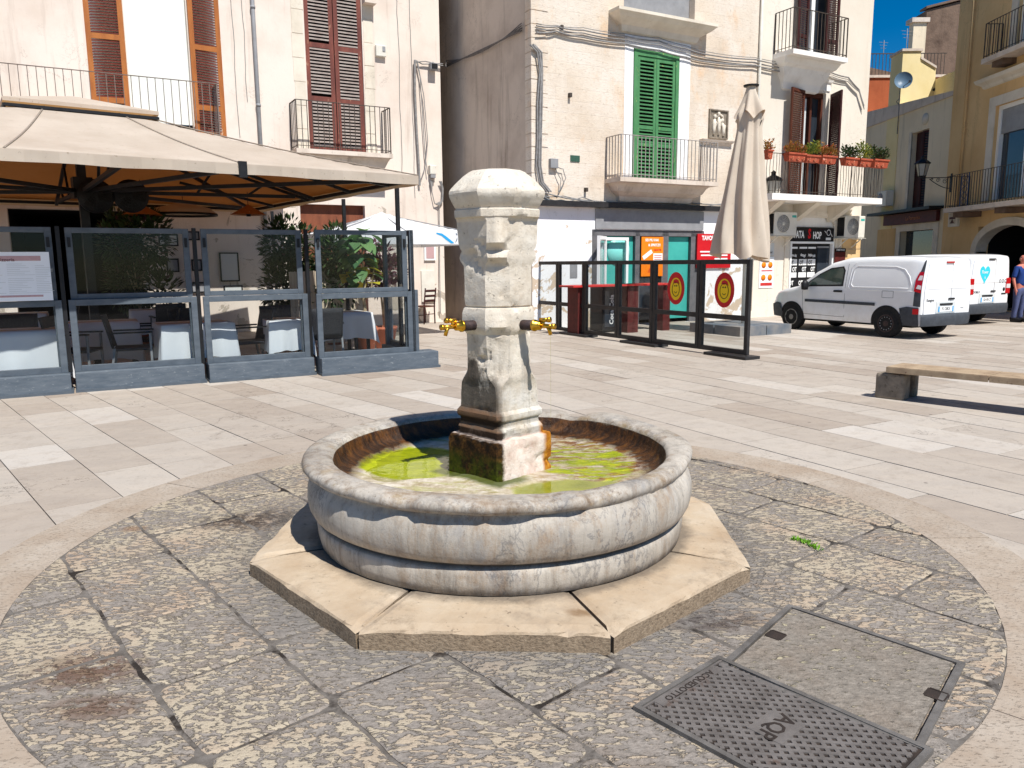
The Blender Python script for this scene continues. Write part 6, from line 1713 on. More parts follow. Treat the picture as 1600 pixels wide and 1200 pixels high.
# ------------------------------------------------------------------ tables, cloths, chairs
def table(x, y, deg, w_, d_, lab, drop=.42, glasses=0):
    t = on(FB, 'dining_table', 'dining table under a white cloth, ' + lab, 'table', x, y, 0, 'terrace dining tables'); t.rotation_euler.z += R(deg)
    MB().box(-w_/2+.02,w_/2-.02,-d_/2+.02,d_/2-.02,.71,.74).build('tabletop', mt['wood_brown'], t)
    for sx in (-1,1):
        for sy in (-1,1): MB().box(sx*(w_/2-.07)-.025,sx*(w_/2-.07)+.025,sy*(d_/2-.07)-.025,sy*(d_/2-.07)+.025,0,.71).build('leg', mt['black'], t)
    c = on(FB, 'tablecloth', 'white cloth draped over the table, ' + lab, 'tablecloth', x, y, 0, 'white tablecloths'); c.rotation_euler.z += R(deg)
    mb = MB(); n = 28; ph = rnd.uniform(0,6)
    def rim(s_):   # perimeter param
        P_ = [(-w_/2,-d_/2),(w_/2,-d_/2),(w_/2,d_/2),(-w_/2,d_/2)]; k = int(s_*4) % 4; f_ = s_*4-int(s_*4)
        a, b = P_[k], P_[(k+1)%4]; return a[0]+(b[0]-a[0])*f_, a[1]+(b[1]-a[1])*f_, f_
    nper = 96; rows = 7; vs = []
    for j in range(rows+1):
        for i in range(nper):
            x_, y_, f_ = rim(i/nper); t_ = j/rows
            corner = (abs(f_-.5)*2)**6
            dr = drop*(1+.28*corner)
            fl = t_*(.025*math.sin(i*.52+ph)+.012*math.sin(i*1.1)) + t_*.05*corner + .03*t_
            r_ = math.hypot(x_,y_); vs.append((x_*(1+fl/r_), y_*(1+fl/r_), .752-.012*(t_>0)-dr*t_ + .008*math.sin(i*.9)*t_))
    fs = [(j*nper+i, j*nper+(i+1)%nper, (j+1)*nper+(i+1)%nper, (j+1)*nper+i) for j in range(rows) for i in range(nper)]
    fs.append(tuple(range(nper))[::-1])
    mb.add(vs, fs, True); mb.build('cloth', mt['linen'], c, fix=False)
    top = MB()
    # overcloth diagonal runner
    top.add([(-w_*.5,-d_*.15,.7535),(w_*.5,-d_*.15,.7535),(w_*.5,d_*.15,.7535),(-w_*.5,d_*.15,.7535)], [(0,1,2,3)]); top.build('runner', mt['canvas_beige'], c, fix=False)
    for k in range(glasses):
        gx, gy = rnd.uniform(-.25,.25), rnd.uniform(-.25,.25)
        g = on(FB, 'wine_glass', 'stemmed wine glass on the cloth of the ' + lab, 'wine glass', 0,0,0, 'wine glasses on the tables')
        g.location = c.matrix_basis @ Vector((gx,gy,.754))
        MB().lathe([(.033,0),(.034,.003),(.005,.008),(.004,.08),(.02,.095),(.036,.13),(.034,.18)], 14, close=False).build('bowl_and_stem', mt['glass'], g)
    return t
table(-5.45,1.22,0,1.25,.8,'left edge behind the menu sheet',.48)
table(-4.35,2.3,0,.9,.85,'second from the menu sheet, half in shade',.5)
table(-3.25,1.28,4,.95,.8,'sunlit beside the second windbreak joint',.45)
table(-1.98,1.2,-3,.6,.75,'with wine glasses left of the potted tree',.42,3)
table(-.85,2.3,0,.9,.8,'behind the terracotta pot',.4)
table(-3.4,5.2,0,.9,.8,'deep in the shade under the pendant lamps',.4)
table(-5.6,5.4,0,.9,.8,'deep in the shade in front of the dark doorway',.4)

def make_chair(first, lab, x, y, deg):
    t = on(FB, 'terrace_chair', lab, 'chair', x, y, 0, 'dark woven terrace chairs'); t.rotation_euler.z += R(deg)
    if first is not None:
        for ch in first.children: copy_tree(ch, t)
        return t
    mw = M('woven_charcoal_rattan', C(66,66,70), C(40,40,44), 60, .7, .6, 120, obj=True)
    MB().box(-.24,.24,-.24,.24,.42,.46).build('seat', mw, t, bevel=.012)
    mb = MB(); mb.grid(lambda i,j: (-.24+.48*i, .22+.10*j+.03*math.cos((i-.5)*3), .46+.44*j), 8, 6); b_ = mb.build('backrest', mw, t, fix=False)
    s_ = b_.modifiers.new('thickness','SOLIDIFY'); s_.thickness = .025
    for sx in (-1,1):
        MB().bar((sx*.24,-.22,0),(sx*.24,-.22,.66),.028).build('leg', mt['grey_metal'], t)
        MB().bar((sx*.24,.3,0),(sx*.24,.22,.46),.028).build('leg', mt['grey_metal'], t)
        MB().bar((sx*.25,-.25,.665),(sx*.25,.26,.665),.04,.022).build('armrest', mt['black'], t)
    return t
ch = make_chair(None, 'dark woven chair seen in profile just left of the sunlit table', -4.02, 1.3, 84)
for lab,x,y,dg in (('dark woven chair between the menu table and the half shaded table',-4.70,1.35,70),
   ('dark woven chair pushed to the far side of the menu table',-5.4,1.98,0),   ('dark woven chair to the right of the half shaded table',-3.65,2.5,-95),('dark woven chair right of the sunlit table',-2.55,1.25,-80),
   ('dark woven chair with a tall back left of the terracotta pot',-1.42,1.3,180),
   ('dark woven chair beyond the sunlit table',-3.2,2.1,5),('dark woven chair in deep shade below the pendant lamps',-3.3,4.4,185),('dark woven chair beside the dark doorway table',-5.0,5.2,-90),
   ('dark woven chair behind the wine glass table',-1.9,1.95,0)):
    make_chair(ch, lab, x, y, dg)

# ------------------------------------------------------------------ plants
def pot(t, r0, r1, h):
    p = MB().lathe([(.001,.0),(r0,0),(r1,h-.06),(r1+.015,h-.06),(r1+.02,h),(r1-.02,h),(r1-.03,h-.04),(.001,h-.045)], 32); return p.build('pot', mt['terracotta'], t)
tr = thing('potted_tree', 'small tree with large leaves in a terracotta pot inside the glass windbreak', 'potted plant', (-2.60, 13.6, 0))
pot(tr, .15, .22, .42)
mb = MB(); mb.tube([(0,0,.36),(.02,.01,.7),(0,0,.95),(.03,0,1.25)], [.04,.034,.03,.02], 8); mb.tube([(0,0,.9),(-.12,.03,1.05),(-.2,.02,1.35)], [.024,.02,.014], 7); mb.tube([(.01,0,.92),(.14,.0,1.08),(.2,.02,1.5)], [.024,.02,.014], 7)
mb.tube([(.03,0,1.25),(.0,0,1.7),(.04,0,2.0)], [.02,.015,.01], 7)
mb.build('trunk', mt['stem'], tr)
def big_leaf(mb, c, d, l_, w_, droop=.3):
    d = Vector(d).normalized(); s_ = d.cross(Vector((0,0,1))); s_ = s_.normalized() if s_.length > 1e-3 else Vector((1,0,0)); n2 = s_.cross(d)
    prof = [0,.55,.92,1,.82,.45,0]; vs = []; c = Vector(c)
    for i,wv in enumerate(prof):
        t = i/(len(prof)-1); ce = c + d*l_*t - Vector((0,0,1))*droop*l_*t*t
        vs += [ce + s_*w_*wv + n2*w_*.2*wv, ce, ce - s_*w_*wv + n2*w_*.2*wv]
    fs = []
    for i in range(len(prof)-1):
        fs += [(3*i,3*i+1,3*i+4,3*i+3),(3*i+1,3*i+2,3*i+5,3*i+4)]
    mb.add(vs, fs, True)
mb = MB()
for k in range(74):
    a = rnd.uniform(0,6.28); z = rnd.uniform(1.2,2.1); r_ = rnd.uniform(.02,.28)
    mb.ct = 1.0 if (z < 1.65 and rnd.random() < .45) else rnd.uniform(0,.6)
    big_leaf(mb, (r_*math.cos(a)-.03, r_*math.sin(a), z), (math.cos(a),math.sin(a),rnd.uniform(-.5,.5)), rnd.uniform(.2,.34), rnd.uniform(.10,.16), rnd.uniform(.2,.7))
mb.build('foliage', mt['leaf_big'], tr, tone=True, fix=False)
def shrub(loc, lab, h, z0, rx, rz, m, n, lw, potm=True, name='potted_shrub', bark=True):
    t = thing(name, lab, 'potted plant', loc)
    pot(t, .16, .22, .4)
    mb = MB()
    for k in range(5):
        a = k*1.26; mb.tube([(0,0,.36),(.06*math.cos(a),.06*math.sin(a),.36+(z0-.3)*.6),(rx*.5*math.cos(a),rx*.5*math.sin(a),z0+rz*.3)], [.02,.015,.008], 6)
    mb.build('stem', mt['stem'], t)
    mb = MB(); cl = [(Vector((rnd.uniform(-.7,.7)*rx, rnd.uniform(-.7,.7)*rx, z0+rnd.uniform(-.8,.8)*rz)), rnd.uniform(.3,.55)) for _ in range(16)]
    for k in range(n):
        c, r_ = rnd.choice(cl); v = Vector((rnd.gauss(0,1),rnd.gauss(0,1),rnd.gauss(0,1))).normalized()
        p = c + Vector((v.x*r_*rx, v.y*r_*rx, v.z*r_*rz)); mb.ct = min(1,max(0,rnd.gauss(.4,.25)))
        leaf_quad(mb, p, v + Vector((0,0,rnd.uniform(-.3,.5))), Vector((rnd.uniform(-.5,.5),rnd.uniform(-.5,.5),1)), lw*rnd.uniform(.7,1.4), lw*.24)
    mb.build('foliage', m, t, tone=True, fix=False); return t
shrub((-2.35,14.2,0), 'purple spiky leaved shrub touching the right side of the potted tree', 2, 1.55, .36, .42, mt['leaf_purple'], 900, .13)
s_, _ = FB.sz(520,420,4.4); shrub(FB.W(s_,4.4,0), 'dark bushy shrub behind the wine glass table, left of the potted tree', 2, 1.5, .45, .7, mt['leaf_dark'], 2200, .13)
s_, _ = FB.sz(452,420,5.4); shrub(FB.W(s_,5.4,0), 'wide dark green shrub behind the third windbreak module', 2, 1.4, .62, .8, mt['leaf_dark'], 3000, .13)
s_, _ = FB.sz(212,420,5.8); shrub(FB.W(s_,5.8,0), 'tall dark leafy shrub beside the awning mast', 2.2, 1.6, .55, .9, mt['leaf_dark'], 3000, .14)

# pale plank screen closing the right side of the terrace
sn = on(FB, 'plank_screen', 'pale vertical plank screen behind the potted tree', 'screen', .10, 4.2, 0)
mb = MB()
for k in range(9): mb.ct = 0; mb.box(-1.3+k*.16,-1.3+k*.16+.15,0,.025,.05,1.42+rnd.uniform(-.01,.01))
mb.build('boards', mt['wood_screen'], sn)
mb = MB(); mb.box(-1.3,.14,.027,.06,.3,.37); mb.box(-1.3,.14,.027,.06,1.2,1.27); mb.build('crossbar', mt['wood_brown'], sn)

# white parasol behind the terrace end
wp = thing('white_parasol', 'open white parasol with a blue wave logo behind the fountain pillar', 'parasol', at_depth(600,430,16.8).xy.to_3d()); wp.rotation_euler = (0,0,R(29))
zt = at_depth(600,331,16.8).z; ze = at_depth(713,376,17.6).z; hw = 1.5
mb = MB()
def wq(i,j):
    x = -hw+2*hw*i; y = -hw+2*hw*j; t = max(abs(x),abs(y))/hw
    return (x, y, ze+.12+(zt-ze-.12)*(1-t) - .05*math.sin(math.pi*t) - .03*abs(abs(x)-abs(y))/hw*(-1)*t*.0)
mb.grid(wq, 24, 24); cnp = mb.build('canopy', mt['canvas_white'], wp, fix=False)
mb = MB(); per2 = [(-hw,-hw),(hw,-hw),(hw,hw),(-hw,hw)]
for k in range(4):
    a,b = Vector(per2[k]), Vector(per2[(k+1)%4])
    for i in range(12):
        p,q = a+(b-a)*i/12, a+(b-a)*(i+1)/12; mb.quad((p.x,p.y,ze+.12),(q.x,q.y,ze+.12),(q.x,q.y,ze-.12),(p.x,p.y,ze-.12))
vl = mb.build('valance', mt['canvas_white'], cnp, fix=False)
mb = MB(); mb.tube([(0,0,0),(0,0,zt-.02)], .03, 10); mb.build('pole', mt['grey_metal'], wp)
MB().box(-.3,.3,-.3,.3,0,.08).build('base', mt['concrete'], wp)
for (ex,ey) in ((hw,hw),(hw,-hw),(-hw,hw),(-hw,-hw),(hw,0),(-hw,0),(0,hw),(0,-hw)):
    MB().bar((0,0,zt-.05),(ex*.99,ey*.99,ze+.11),.02).build('rib', mt['grey_metal'], wp)
# printed wave on the right part of the front valance
lg = MB()
def stroke(pts, wd):
    for i in range(len(pts)-1):
        (xa,za,ta),(xb,zb,tb) = pts[i],pts[i+1]
        lg.quad((xa,-hw-.006,za+ta),(xb,-hw-.006,zb+tb),(xb,-hw-.006,zb-tb),(xa,-hw-.006,za-ta))
bx, bz = .62, ze
stroke([(bx-.02,bz+.10,.012),(bx+.1,bz+.07,.025),(bx+.2,bz+.0,.035),(bx+.3,bz-.07,.03),(bx+.36,bz-.09,.008)], 0); lg.build('blue_wave', mt['blue_print'], vl, fix=False)
lg = MB(); stroke([(bx+.40,bz-.08,.01),(bx+.44,bz-.0,.02),(bx+.44,bz+.07,.018),(bx+.41,bz+.10,.006)],0); stroke([(bx+.5,bz+.1,.006),(bx+.56,bz+.08,.008),(bx+.6,bz+.05,.003)],0); lg.build('navy_stroke', mt['navy_print'], vl, fix=False)
text_mesh('PER', .13, mt['grey_metal'], 'lettering', vl, (bx+.72,-hw-.008,bz+.04), (90,0,0), .001, 0, 'LEFT', .8)
text_mesh('di JO', .10, mt['grey_metal'], 'lettering', vl, (bx+.74,-hw-.008,bz-.07), (90,0,0), .001, 0, 'LEFT', .8)

# ladder-back chair against the wall
lc = on(FL, 'wooden_chair', 'dark ladder back wooden chair beside the cream house wall', 'chair', FL.loc(ground(663,506))[0]+.05, FL.loc(ground(663,506))[1]+.1, 0); lc.rotation_euler.z += R(-160)
for sx in (-1,1):
    MB().bar((sx*.19,-.19,0),(sx*.19,-.19,.45),.035).build('leg', mt['wood_maroon'], lc)
    MB().tube([(sx*.19,.19,0),(sx*.18,.19,.45),(sx*.18,.26,.92)], .018, 8).build('leg', mt['wood_maroon'], lc)
MB().box(-.21,.21,-.21,.2,.43,.465).build('seat', mt['wood_brown'], lc, bevel=.01)
for z in (.6,.72,.85):
    MB().grid(lambda i,j: (-.18+.36*i, .2+(z-.45)*.15+.02*math.sin(math.pi*i), z-.03+.06*j), 8, 1).build('back_rung', mt['wood_maroon'], lc, fix=False).modifiers.new('thickness','SOLIDIFY').thickness = .015
for (z,yy) in ((.2,-.19),(.25,.19)): MB().bar((-.19,yy,z),(.19,yy,z),.02).build('stretcher', mt['wood_maroon'], lc)

# black dispenser on a pole
g = ground(683,500); dp = thing('sanitiser_stand', 'black dispenser box on a thin pole beside the alley corner', 'dispenser stand', (g.x, g.y-.3, 0), 29)
MB().tube([(0,0,.02),(0,0,1.2)], .022, 10).build('pole', mt['black'], dp); MB().lathe([(.001,0),(.16,0),(.16,.015),(.02,.03)], 24).build('foot', mt['black'], dp)
b_ = MB().box(-.10,.10,-.07,.03,1.16,1.56).build('dispenser', mt['black'], dp, bevel=.012)
MB().box(-.06,.06,-.074,-.07,1.42,1.46).build('label_strip', mt['grey_print'], b_); mb = MB(); mb.lathe([(.001,-.006),(.028,-.006),(.028,0)], 14, (0,-.07,1.33), axis='y'); mb.build('white_dot', mt['white'], b_)
MB().box(-.20,-.05,.02,.05,.78,1.16).build('sign_card', mt['canvas_beige'], dp)
# ================================================================== dark glazed barrier on the right
pA = ground(1168,561); pB = ground(838,515); dirB = (pB-pA).xy; lenB = dirB.length; angB = math.degrees(math.atan2(dirB.y, dirB.x))
FD = Frame((pA.x,pA.y,0), angB)          # x runs away from the viewer, y to the left... outer side is -y or +y
ub = [1172, 1094, 1021, 966, 914, 873, 836]
xb = [FD.S(u, 480) for u in ub]
labs = ['black framed glass barrier panel nearest the viewer with a round red and yellow emblem','black framed glass barrier panel with emblem, second from the near end','clear black framed barrier panel in front of the orange poster','clear black framed barrier panel in front of the open white casement','clear black framed barrier panel, second from the stone house','clear black framed barrier panel touching the stone house wall end']
HB = at_depth(1178,405,pA.y).z
for k in range(6):
    x0, x1 = xb[k], xb[k+1]; w_ = x1-x0
    m = on(FD, 'glass_barrier', labs[k], 'barrier', x0, 0, 0, 'glass barrier panels by the takeaway')
    f = MB(); t = .075; z0 = .06
    frame_rect(f, .006, w_-.006, z0, HB, t, -.03, .03); zm = z0+(HB-z0)*.385
    f.box(.006+t, w_-.006-t, -.03,.03, zm-.04, zm+.04)
    f.build('frame', mt['black_frame'], m, bevel=.004)
    MB().box(t,w_-t,-.004,.004,z0+t,zm-.04).build('lower_glass', mt['glass'], m); MB().box(t,w_-t,-.004,.004,zm+.04,HB-t).build('upper_glass', mt['glass'], m)
    if k % 2 == 0:
        b_ = MB(); b_.box(-.1 if k == 0 else -.25,w_*.75,-.16,.16,.0,.05); b_.build('foot_plate', mt['black_frame'], m, bevel=.006)
    if k < 2:
        # oval emblem
        zc = (zm+HB)/2 - .03; xc = w_/2
        e = MB(); n = 40
        e.add([(xc+.225*math.cos(2*math.pi*i/n), .010, zc+.285*math.sin(2*math.pi*i/n)) for i in range(n)] , [tuple(range(n))]); em = e.build('emblem', mt['red'], m, fix=False)
        e = MB(); e.add([(xc+.15*math.cos(2*math.pi*i/n), .0125, zc-.01+.195*math.sin(2*math.pi*i/n)) for i in range(n)], [tuple(range(n))]); e.build('yellow_disc', mt['yellow'], em, fix=False)
        e = MB(); e.tube([(xc+.095*math.cos(2*math.pi*i/24), .0135, zc-.015+.125*math.sin(2*math.pi*i/24)) for i in range(25)], .006, 5, caps=False)
        for dx in (-.025,.025): e.lathe([(.001,0),(.014,0),(.014,.003)], 12, (xc+dx,.0135,zc+.045), axis='y')
        e.tube([(xc-.035+.07*i/6, .0145, zc-.055-.022*math.sin(math.pi*i/6)) for i in range(7)], .005, 5)
        e.build('face_lines', mt['ink'], em)
        e = MB(); e.add([(xc-.10,.0150,zc+.07),(xc-.07,.0150,zc+.14),(xc-.01,.0150,zc+.165),(xc+.05,.0150,zc+.15),(xc+.07,.0150,zc+.10),(xc+.01,.0150,zc+.085),(xc-.04,.0150,zc+.10)], [(0,1,2,3,4,5,6)]); e.build('red_crest', mt['red'], em, fix=False)

# bar tables with red tops and a black cooler behind the barrier
def bar_table(u0, u1, v, lab, leg):
    s_ = FC.S((u0+u1)/2, v, -1.5); z_ = FC.Z((u0+u1)/2, v, -1.5); w_ = abs(FC.S(u1,v,-1.5)-FC.S(u0,v,-1.5))
    t = on(FC, 'bar_table', lab, 'table', s_, -1.5, 0, 'red topped bar tables')
    MB().box(-w_/2,w_/2,-.28,.28,1.02,1.06).build('tabletop', mt['red_top'], t, bevel=.006)
    for sx in (-1,1): MB().box(sx*w_*.36-.1,sx*w_*.36+.1,-.2,.2,0,1.018).build('leg', leg, t)
    return t
bar_table(886,1000,450,'long red topped bar table nearest the stone house corner', mt['red_metal'])
bar_table(968,1044,450,'red topped bar table in front of the orange poster', mt['red_metal'])
fr_ = on(FC, 'drinks_cooler', 'black drinks cooler with white script lettering between the red topped tables', 'cooler', FC.S(946,470,-1.1), -1.1, 0)
MB().box(-.25,.25,-.25,.25,0.02,1.0).build('body', mt['black'], fr_, bevel=.02); MB().box(-.21,.21,-.262,-.252,.12,.92).build('door', mt['glass_win'], fr_)
text_mesh('Coca-Cola', .15, mt['white'], 'lettering', fr_, (-.02,-.266,.5), (90,-90,0), .001, .002)

# ------------------------------------------------------------------ folded beige parasol
g = ground(1142,524); fpv = Vector((at_depth(1160,400,16.7).x, 16.7, 0))
fp = thing('folded_parasol', 'tall folded beige parasol standing behind the glass barrier', 'parasol', fpv)
zt = at_depth(1166,133,16.7).z; zb = at_depth(1160,396,16.7).z
mb = MB(); mb.tube([(.06,0,.1),(.06,0,zt-.05)], .04, 12); mb.build('pole', mt['cream_metal'], fp)
mb = MB(); nn = 72
def fold(i, j):
    a = 2*math.pi*i; z = zb + (zt-.38-zb)*j
    t = 1-j
    rad = .16 + .36*t**.9 + (.07*math.exp(-((j-.93)/.05)**2))
    pl = (.16 + .16*t)*math.sin(a*7 + 2.2*math.sin(j*2.6)) + .10*math.sin(a*3+1.1+j) + .05*math.sin(a*16)
    r_ = rad*(1+pl*.75)
    sk = -.10*t
    zz_ = z - (.12*max(0,math.sin(a*3+.5))**2 + .14*max(0, math.cos(a-R(-15)))**3)*max(0,(.25-j)/.25)
    return (.05+sk+r_*math.cos(a), r_*math.sin(a)*.9, zz_)
mb.grid(fold, nn*2, 40, closeu=True); mb.build('canopy', mt['canvas_beige'], fp, fix=False)
mb = MB()
def cap(i, j):
    a = 2*math.pi*i; t = 1-j
    r_ = .09 + .20*t**1.3; r_ *= 1 + .22*t*math.sin(a*6+.8)
    return (.05+r_*math.cos(a), r_*math.sin(a), zt-.62 + .6*j + .10*t*math.sin(a*5)*.8)
mb.grid(cap, 72, 12, closeu=True); mb.build('vent_flap', mt['canvas_beige'], fp, fix=False)
mb = MB(); mb.lathe([(.001,zt-.03),(.15,zt-.03),(.16,zt),(.001,zt+.01)], 24, (.05,0,0)); mb.build('top_ring', mt['black'], fp)
mb = MB(); mb.bar((.05-.12,-.05,zt-.72),(.05,-.16,zt-.9),.02); mb.bar((.05+.25,-.05,zt-.66),(.05+.16,-.1,zt-.85),.02); mb.build('tie_strap', mt['black'], fp)
mb = MB(); mb.box(-.75,.0,-.75,-.02,0,.2); mb.box(.02,.75,-.75,-.02,0,.2); mb.box(-.75,.0,.02,.75,0,.2); mb.box(.02,.75,.02,.75,0,.2); mb.map(lambda p: Matrix.Rotation(R(29),3,'Z') @ p)
mb.build('base_weights', M('painted_base_slabs', C(74,90,104), C(150,142,134), 1.2, .8, .3, 30), fp)

# ------------------------------------------------------------------ bench
b0 = ground(1368,627); 
bd = thing('bench', 'long low bench with plank seat on coarse stone legs at the right edge', 'bench', (4.36, 8.60, 0), -48)
# local x along bench towards viewer right, -y faces the camera's left
for (xo) in (0.0, 2.15):
    st_ = MB(); st_.box(xo-.16,xo+.16,-.20,.0,-.01,.29); st_.box(xo-.16,xo+.16,.12,.24,-.01,.29)
    lg_ = st_.build('leg', mt['concrete'], bd, bevel=.035)
    MB().box(xo-.10,xo+.10,.002,.118,0,.275).build('leg_core', mt['red_metal'], lg_)
MB().box(-.05,2.6,-.02,.14,.292,.325).build('beam', mt['red_metal'], bd)
mb = MB()
for (a,b) in ((-.03,.98),(.99,2.18),(2.19,3.2)):
    for (c,d) in ((-.22,-.075),(-.07,.07),(.075,.22)): mb.box(a,b,c,d,.328,.368)
    mb.box(a,b,-.235,-.222,.303,.363)
mb.build('seat', mt['wood_bench'], bd)

# ------------------------------------------------------------------ vans
def make_van(name, label, loc, deg, style):
    v = thing(name, label, 'van', loc, deg, 'white delivery vans')
    # local: +y forward, rear axle at y=0, x right
    W0 = .91; zf = .30
    WB = style['wb']; rear = -style['rear']; front = WB + style['front']; RH = style['h']
    top = style['top']
    def prof(y):
        for i in range(len(top)-1):
            (y0_,z0_),(y1_,z1_) = top[i],top[i+1]
            if y0_ <= y <= y1_:
                t = (y-y0_)/(y1_-y0_); t = t*t*(3-2*t)*.35 + t*.65; return z0_+(z1_-z0_)*t
        return top[-1][1]
    def halfw(y, z):
        w_ = W0
        fr_ = max(0,(y-(front-.75))/.75); w_ -= .20*fr_**2.2
        rr_ = max(0,((rear+.35)-y)/.35); w_ -= .05*rr_**2
        zs = 1.02
        if z > zs: w_ -= style['tumble']*((z-zs)/(RH-zs))**1.35
        if z < .55: w_ -= .05*((.55-z)/.3)**1.5
        return max(.2, w_)
    # body shell: sections round the loop from left sill over the roof to right sill
    ny = 64; mb = MB(); ringn = []
    def section(y):
        zt_ = prof(y); pts = []
        zs = [zf, .40,.50,.60,.70,.80,.90,1.0,1.1,1.2,1.3,1.4,1.5,1.6,1.7,1.8]
        lim = max(zt_-.10, zf+.12)
        side = [z for z in zs if z < lim]
        wl = halfw(y, lim)
        for z in side: pts.append((-halfw(y,z), z))
        for k in range(1,7):
            a = math.pi/2*k/6; pts.append((-(wl-.13*(1-math.cos(a))*1.0 - 0), lim + (zt_-lim)*math.sin(a)))
        wt = wl-.13
        for k in range(1,4): pts.append((-wt+2*wt*k/8, zt_+.012*math.sin(math.pi*k/8)))
        pts.append((0, zt_+.014))
        left = pts; return left
    NS = 30
    def resample(pts, n):
        L_ = [0]
        for i in range(1,len(pts)): L_.append(L_[-1]+math.dist(pts[i],pts[i-1]))
        out = []
        for k in range(n):
            t = L_[-1]*k/(n-1); i = 1
            while i < len(L_)-1 and L_[i] < t: i += 1
            u = (t-L_[i-1])/max(1e-9,(L_[i]-L_[i-1])); a,b = pts[i-1],pts[i]; out.append((a[0]+(b[0]-a[0])*u, a[1]+(b[1]-a[1])*u))
        return out
    ysec = [rear + (front-rear)*k/ny for k in range(ny+1)]
    for y in ysec:
        h_ = resample(section(y), NS); ring = h_ + [(-x,z) for x,z in reversed(h_[:-1])]
        mb.v += [(x,y,z) for x,z in ring]
    M2 = 2*NS-1
    arches = [(0,.40),(WB,.39)]
    for i in range(ny):
        for k in range(M2-1):
            mb.f.append([i*M2+k,i*M2+k+1,(i+1)*M2+k+1,(i+1)*M2+k]); mb.m.append(0); mb.sm.append(True); mb.tone.append(.5)
    mb.f.append(list(range(M2))); mb.m.append(0); mb.sm.append(False); mb.tone.append(.5)
    mb.f.append([ny*M2+k for k in range(M2)][::-1]); mb.m.append(0); mb.sm.append(False); mb.tone.append(.5)
    mb.f.append([0, M2-1, ny*M2+M2-1, ny*M2]); mb.m.append(0); mb.sm.append(False); mb.tone.append(.5)
    body = mb.build('body', mt['van'], v)
    E = .004
    def side_panel(poly, m, name, parent=v, off=E, sides=(-1,1), sub=6):
        """polygon given as (y,z) laid on the side skin"""
        for s_ in sides:
            import bmesh
            bm = bmesh.new(); f_ = bm.faces.new([bm.verts.new((0,y,z)) for y,z in poly])
            bmesh.ops.triangulate(bm, faces=[f_]); bmesh.ops.subdivide_edges(bm, edges=bm.edges[:], cuts=sub, use_grid_fill=True)
            for q in bm.verts: q.co.x = s_*(halfw(q.co.y,q.co.z)+off)
            me = bpy.data.meshes.new(name); bm.to_mesh(me); bm.free()
            for p_ in me.polygons: p_.use_smooth = True
            me.materials.append(m); o = bpy.data.objects.new(name, me); COL.objects.link(o); o.parent = parent
    def side_line(pts, r_, m, name, sides=(-1,1), parent=v, off=.002, closed=False):
        for s_ in sides:
            q = []
            P_ = pts + ([pts[0]] if closed else [])
            for i in range(len(P_)-1):
                for k in range(5):
                    y = P_[i][0]+(P_[i+1][0]-P_[i][0])*k/5; z = P_[i][1]+(P_[i+1][1]-P_[i][1])*k/5; q.append((s_*(halfw(y,z)+off),y,z))
            y,z = P_[-1]; q.append((s_*(halfw(y,z)+off),y,z))
            MB().tube(q, r_, 5).build(name, m, parent)
    style['decor'](locals())
    # flat black panels standing for the shaded wheel wells, then wheels
    for (yc,ra) in arches:
        for s_ in (-1,1):
            mb = MB(); n = 22; w_ = halfw(yc,.6)+.006
            pts = [(s_*(halfw(yc+ra*math.cos(math.pi*k/n), .33+ra*math.sin(math.pi*k/n))+.006), yc+ra*math.cos(math.pi*k/n), .33+ra*math.sin(math.pi*k/n)) for k in range(n+1)]
            pts = [(pts[0][0],pts[0][1],.27)] + pts + [(pts[-1][0],pts[-1][1],.27)]
            c_ = (s_*w_, yc, .33)
            mb.add(pts + [c_], [(i,i+1,len(pts)) for i in range(len(pts)-1)] + [(len(pts)-1,0,len(pts))]); mb.build('wheel_well_shade', mt['rubber'], v, fix=False)
            wh = MB(); xo = s_*(W0-.175)
            prof_w = [(.20,-.1),(.29,-.105),(.315,-.085),(.322,-.05),(.322,.05),(.315,.085),(.29,.105),(.20,.1)]
            wh.lathe([(r_,x_) for r_,x_ in prof_w], 36, (s_*(W0-.095), yc, .32), axis='x'); 
            wo = wh.build('wheel', mt['rubber'], v)
            xr = s_*(W0+.004)
            rim = MB(); rim.lathe([(.205,0),(.20,s_*.006),(.18,s_*.004),(.16,-s_*.012),(.08,-s_*.004),(.05,s_*.008),(.001,s_*.01)], 36, (xr, yc, .32), axis='x', close=False)
            rb = rim.build('hubcap', mt['chrome'] if style['hub'] or yc > .5 else mt['iron'], wo)
            sl = MB()
            for k in range(9 if yc > .5 else 14):
                a = 2*math.pi*k/(9 if yc > .5 else 14)
                if yc > .5:
                    sl.add([(xr+s_*.006, yc+.188*math.cos(a-.17), .32+.188*math.sin(a-.17)),(xr+s_*.006, yc+.188*math.cos(a+.17), .32+.188*math.sin(a+.17)),(xr-s_*.002, yc+.11*math.cos(a+.12), .32+.11*math.sin(a+.12)),(xr-s_*.002, yc+.11*math.cos(a-.12), .32+.11*math.sin(a-.12))], [(0,1,2,3)])
                else:
                    sl.lathe([(.001,0),(.014,0),(.014,.004)], 8, (xr+s_*.002, yc+.145*math.cos(a), .32+.145*math.sin(a)), axis='x')
            sl.build('hubcap_slots' if yc > .5 else 'rim_holes', mt['rubber'] if yc > .5 else mt['grey_metal'], wo, fix=False)
    MB().box(-.7,.7,rear+.3,front-.3,.24,.31).build('underbody', mt['black'], v)
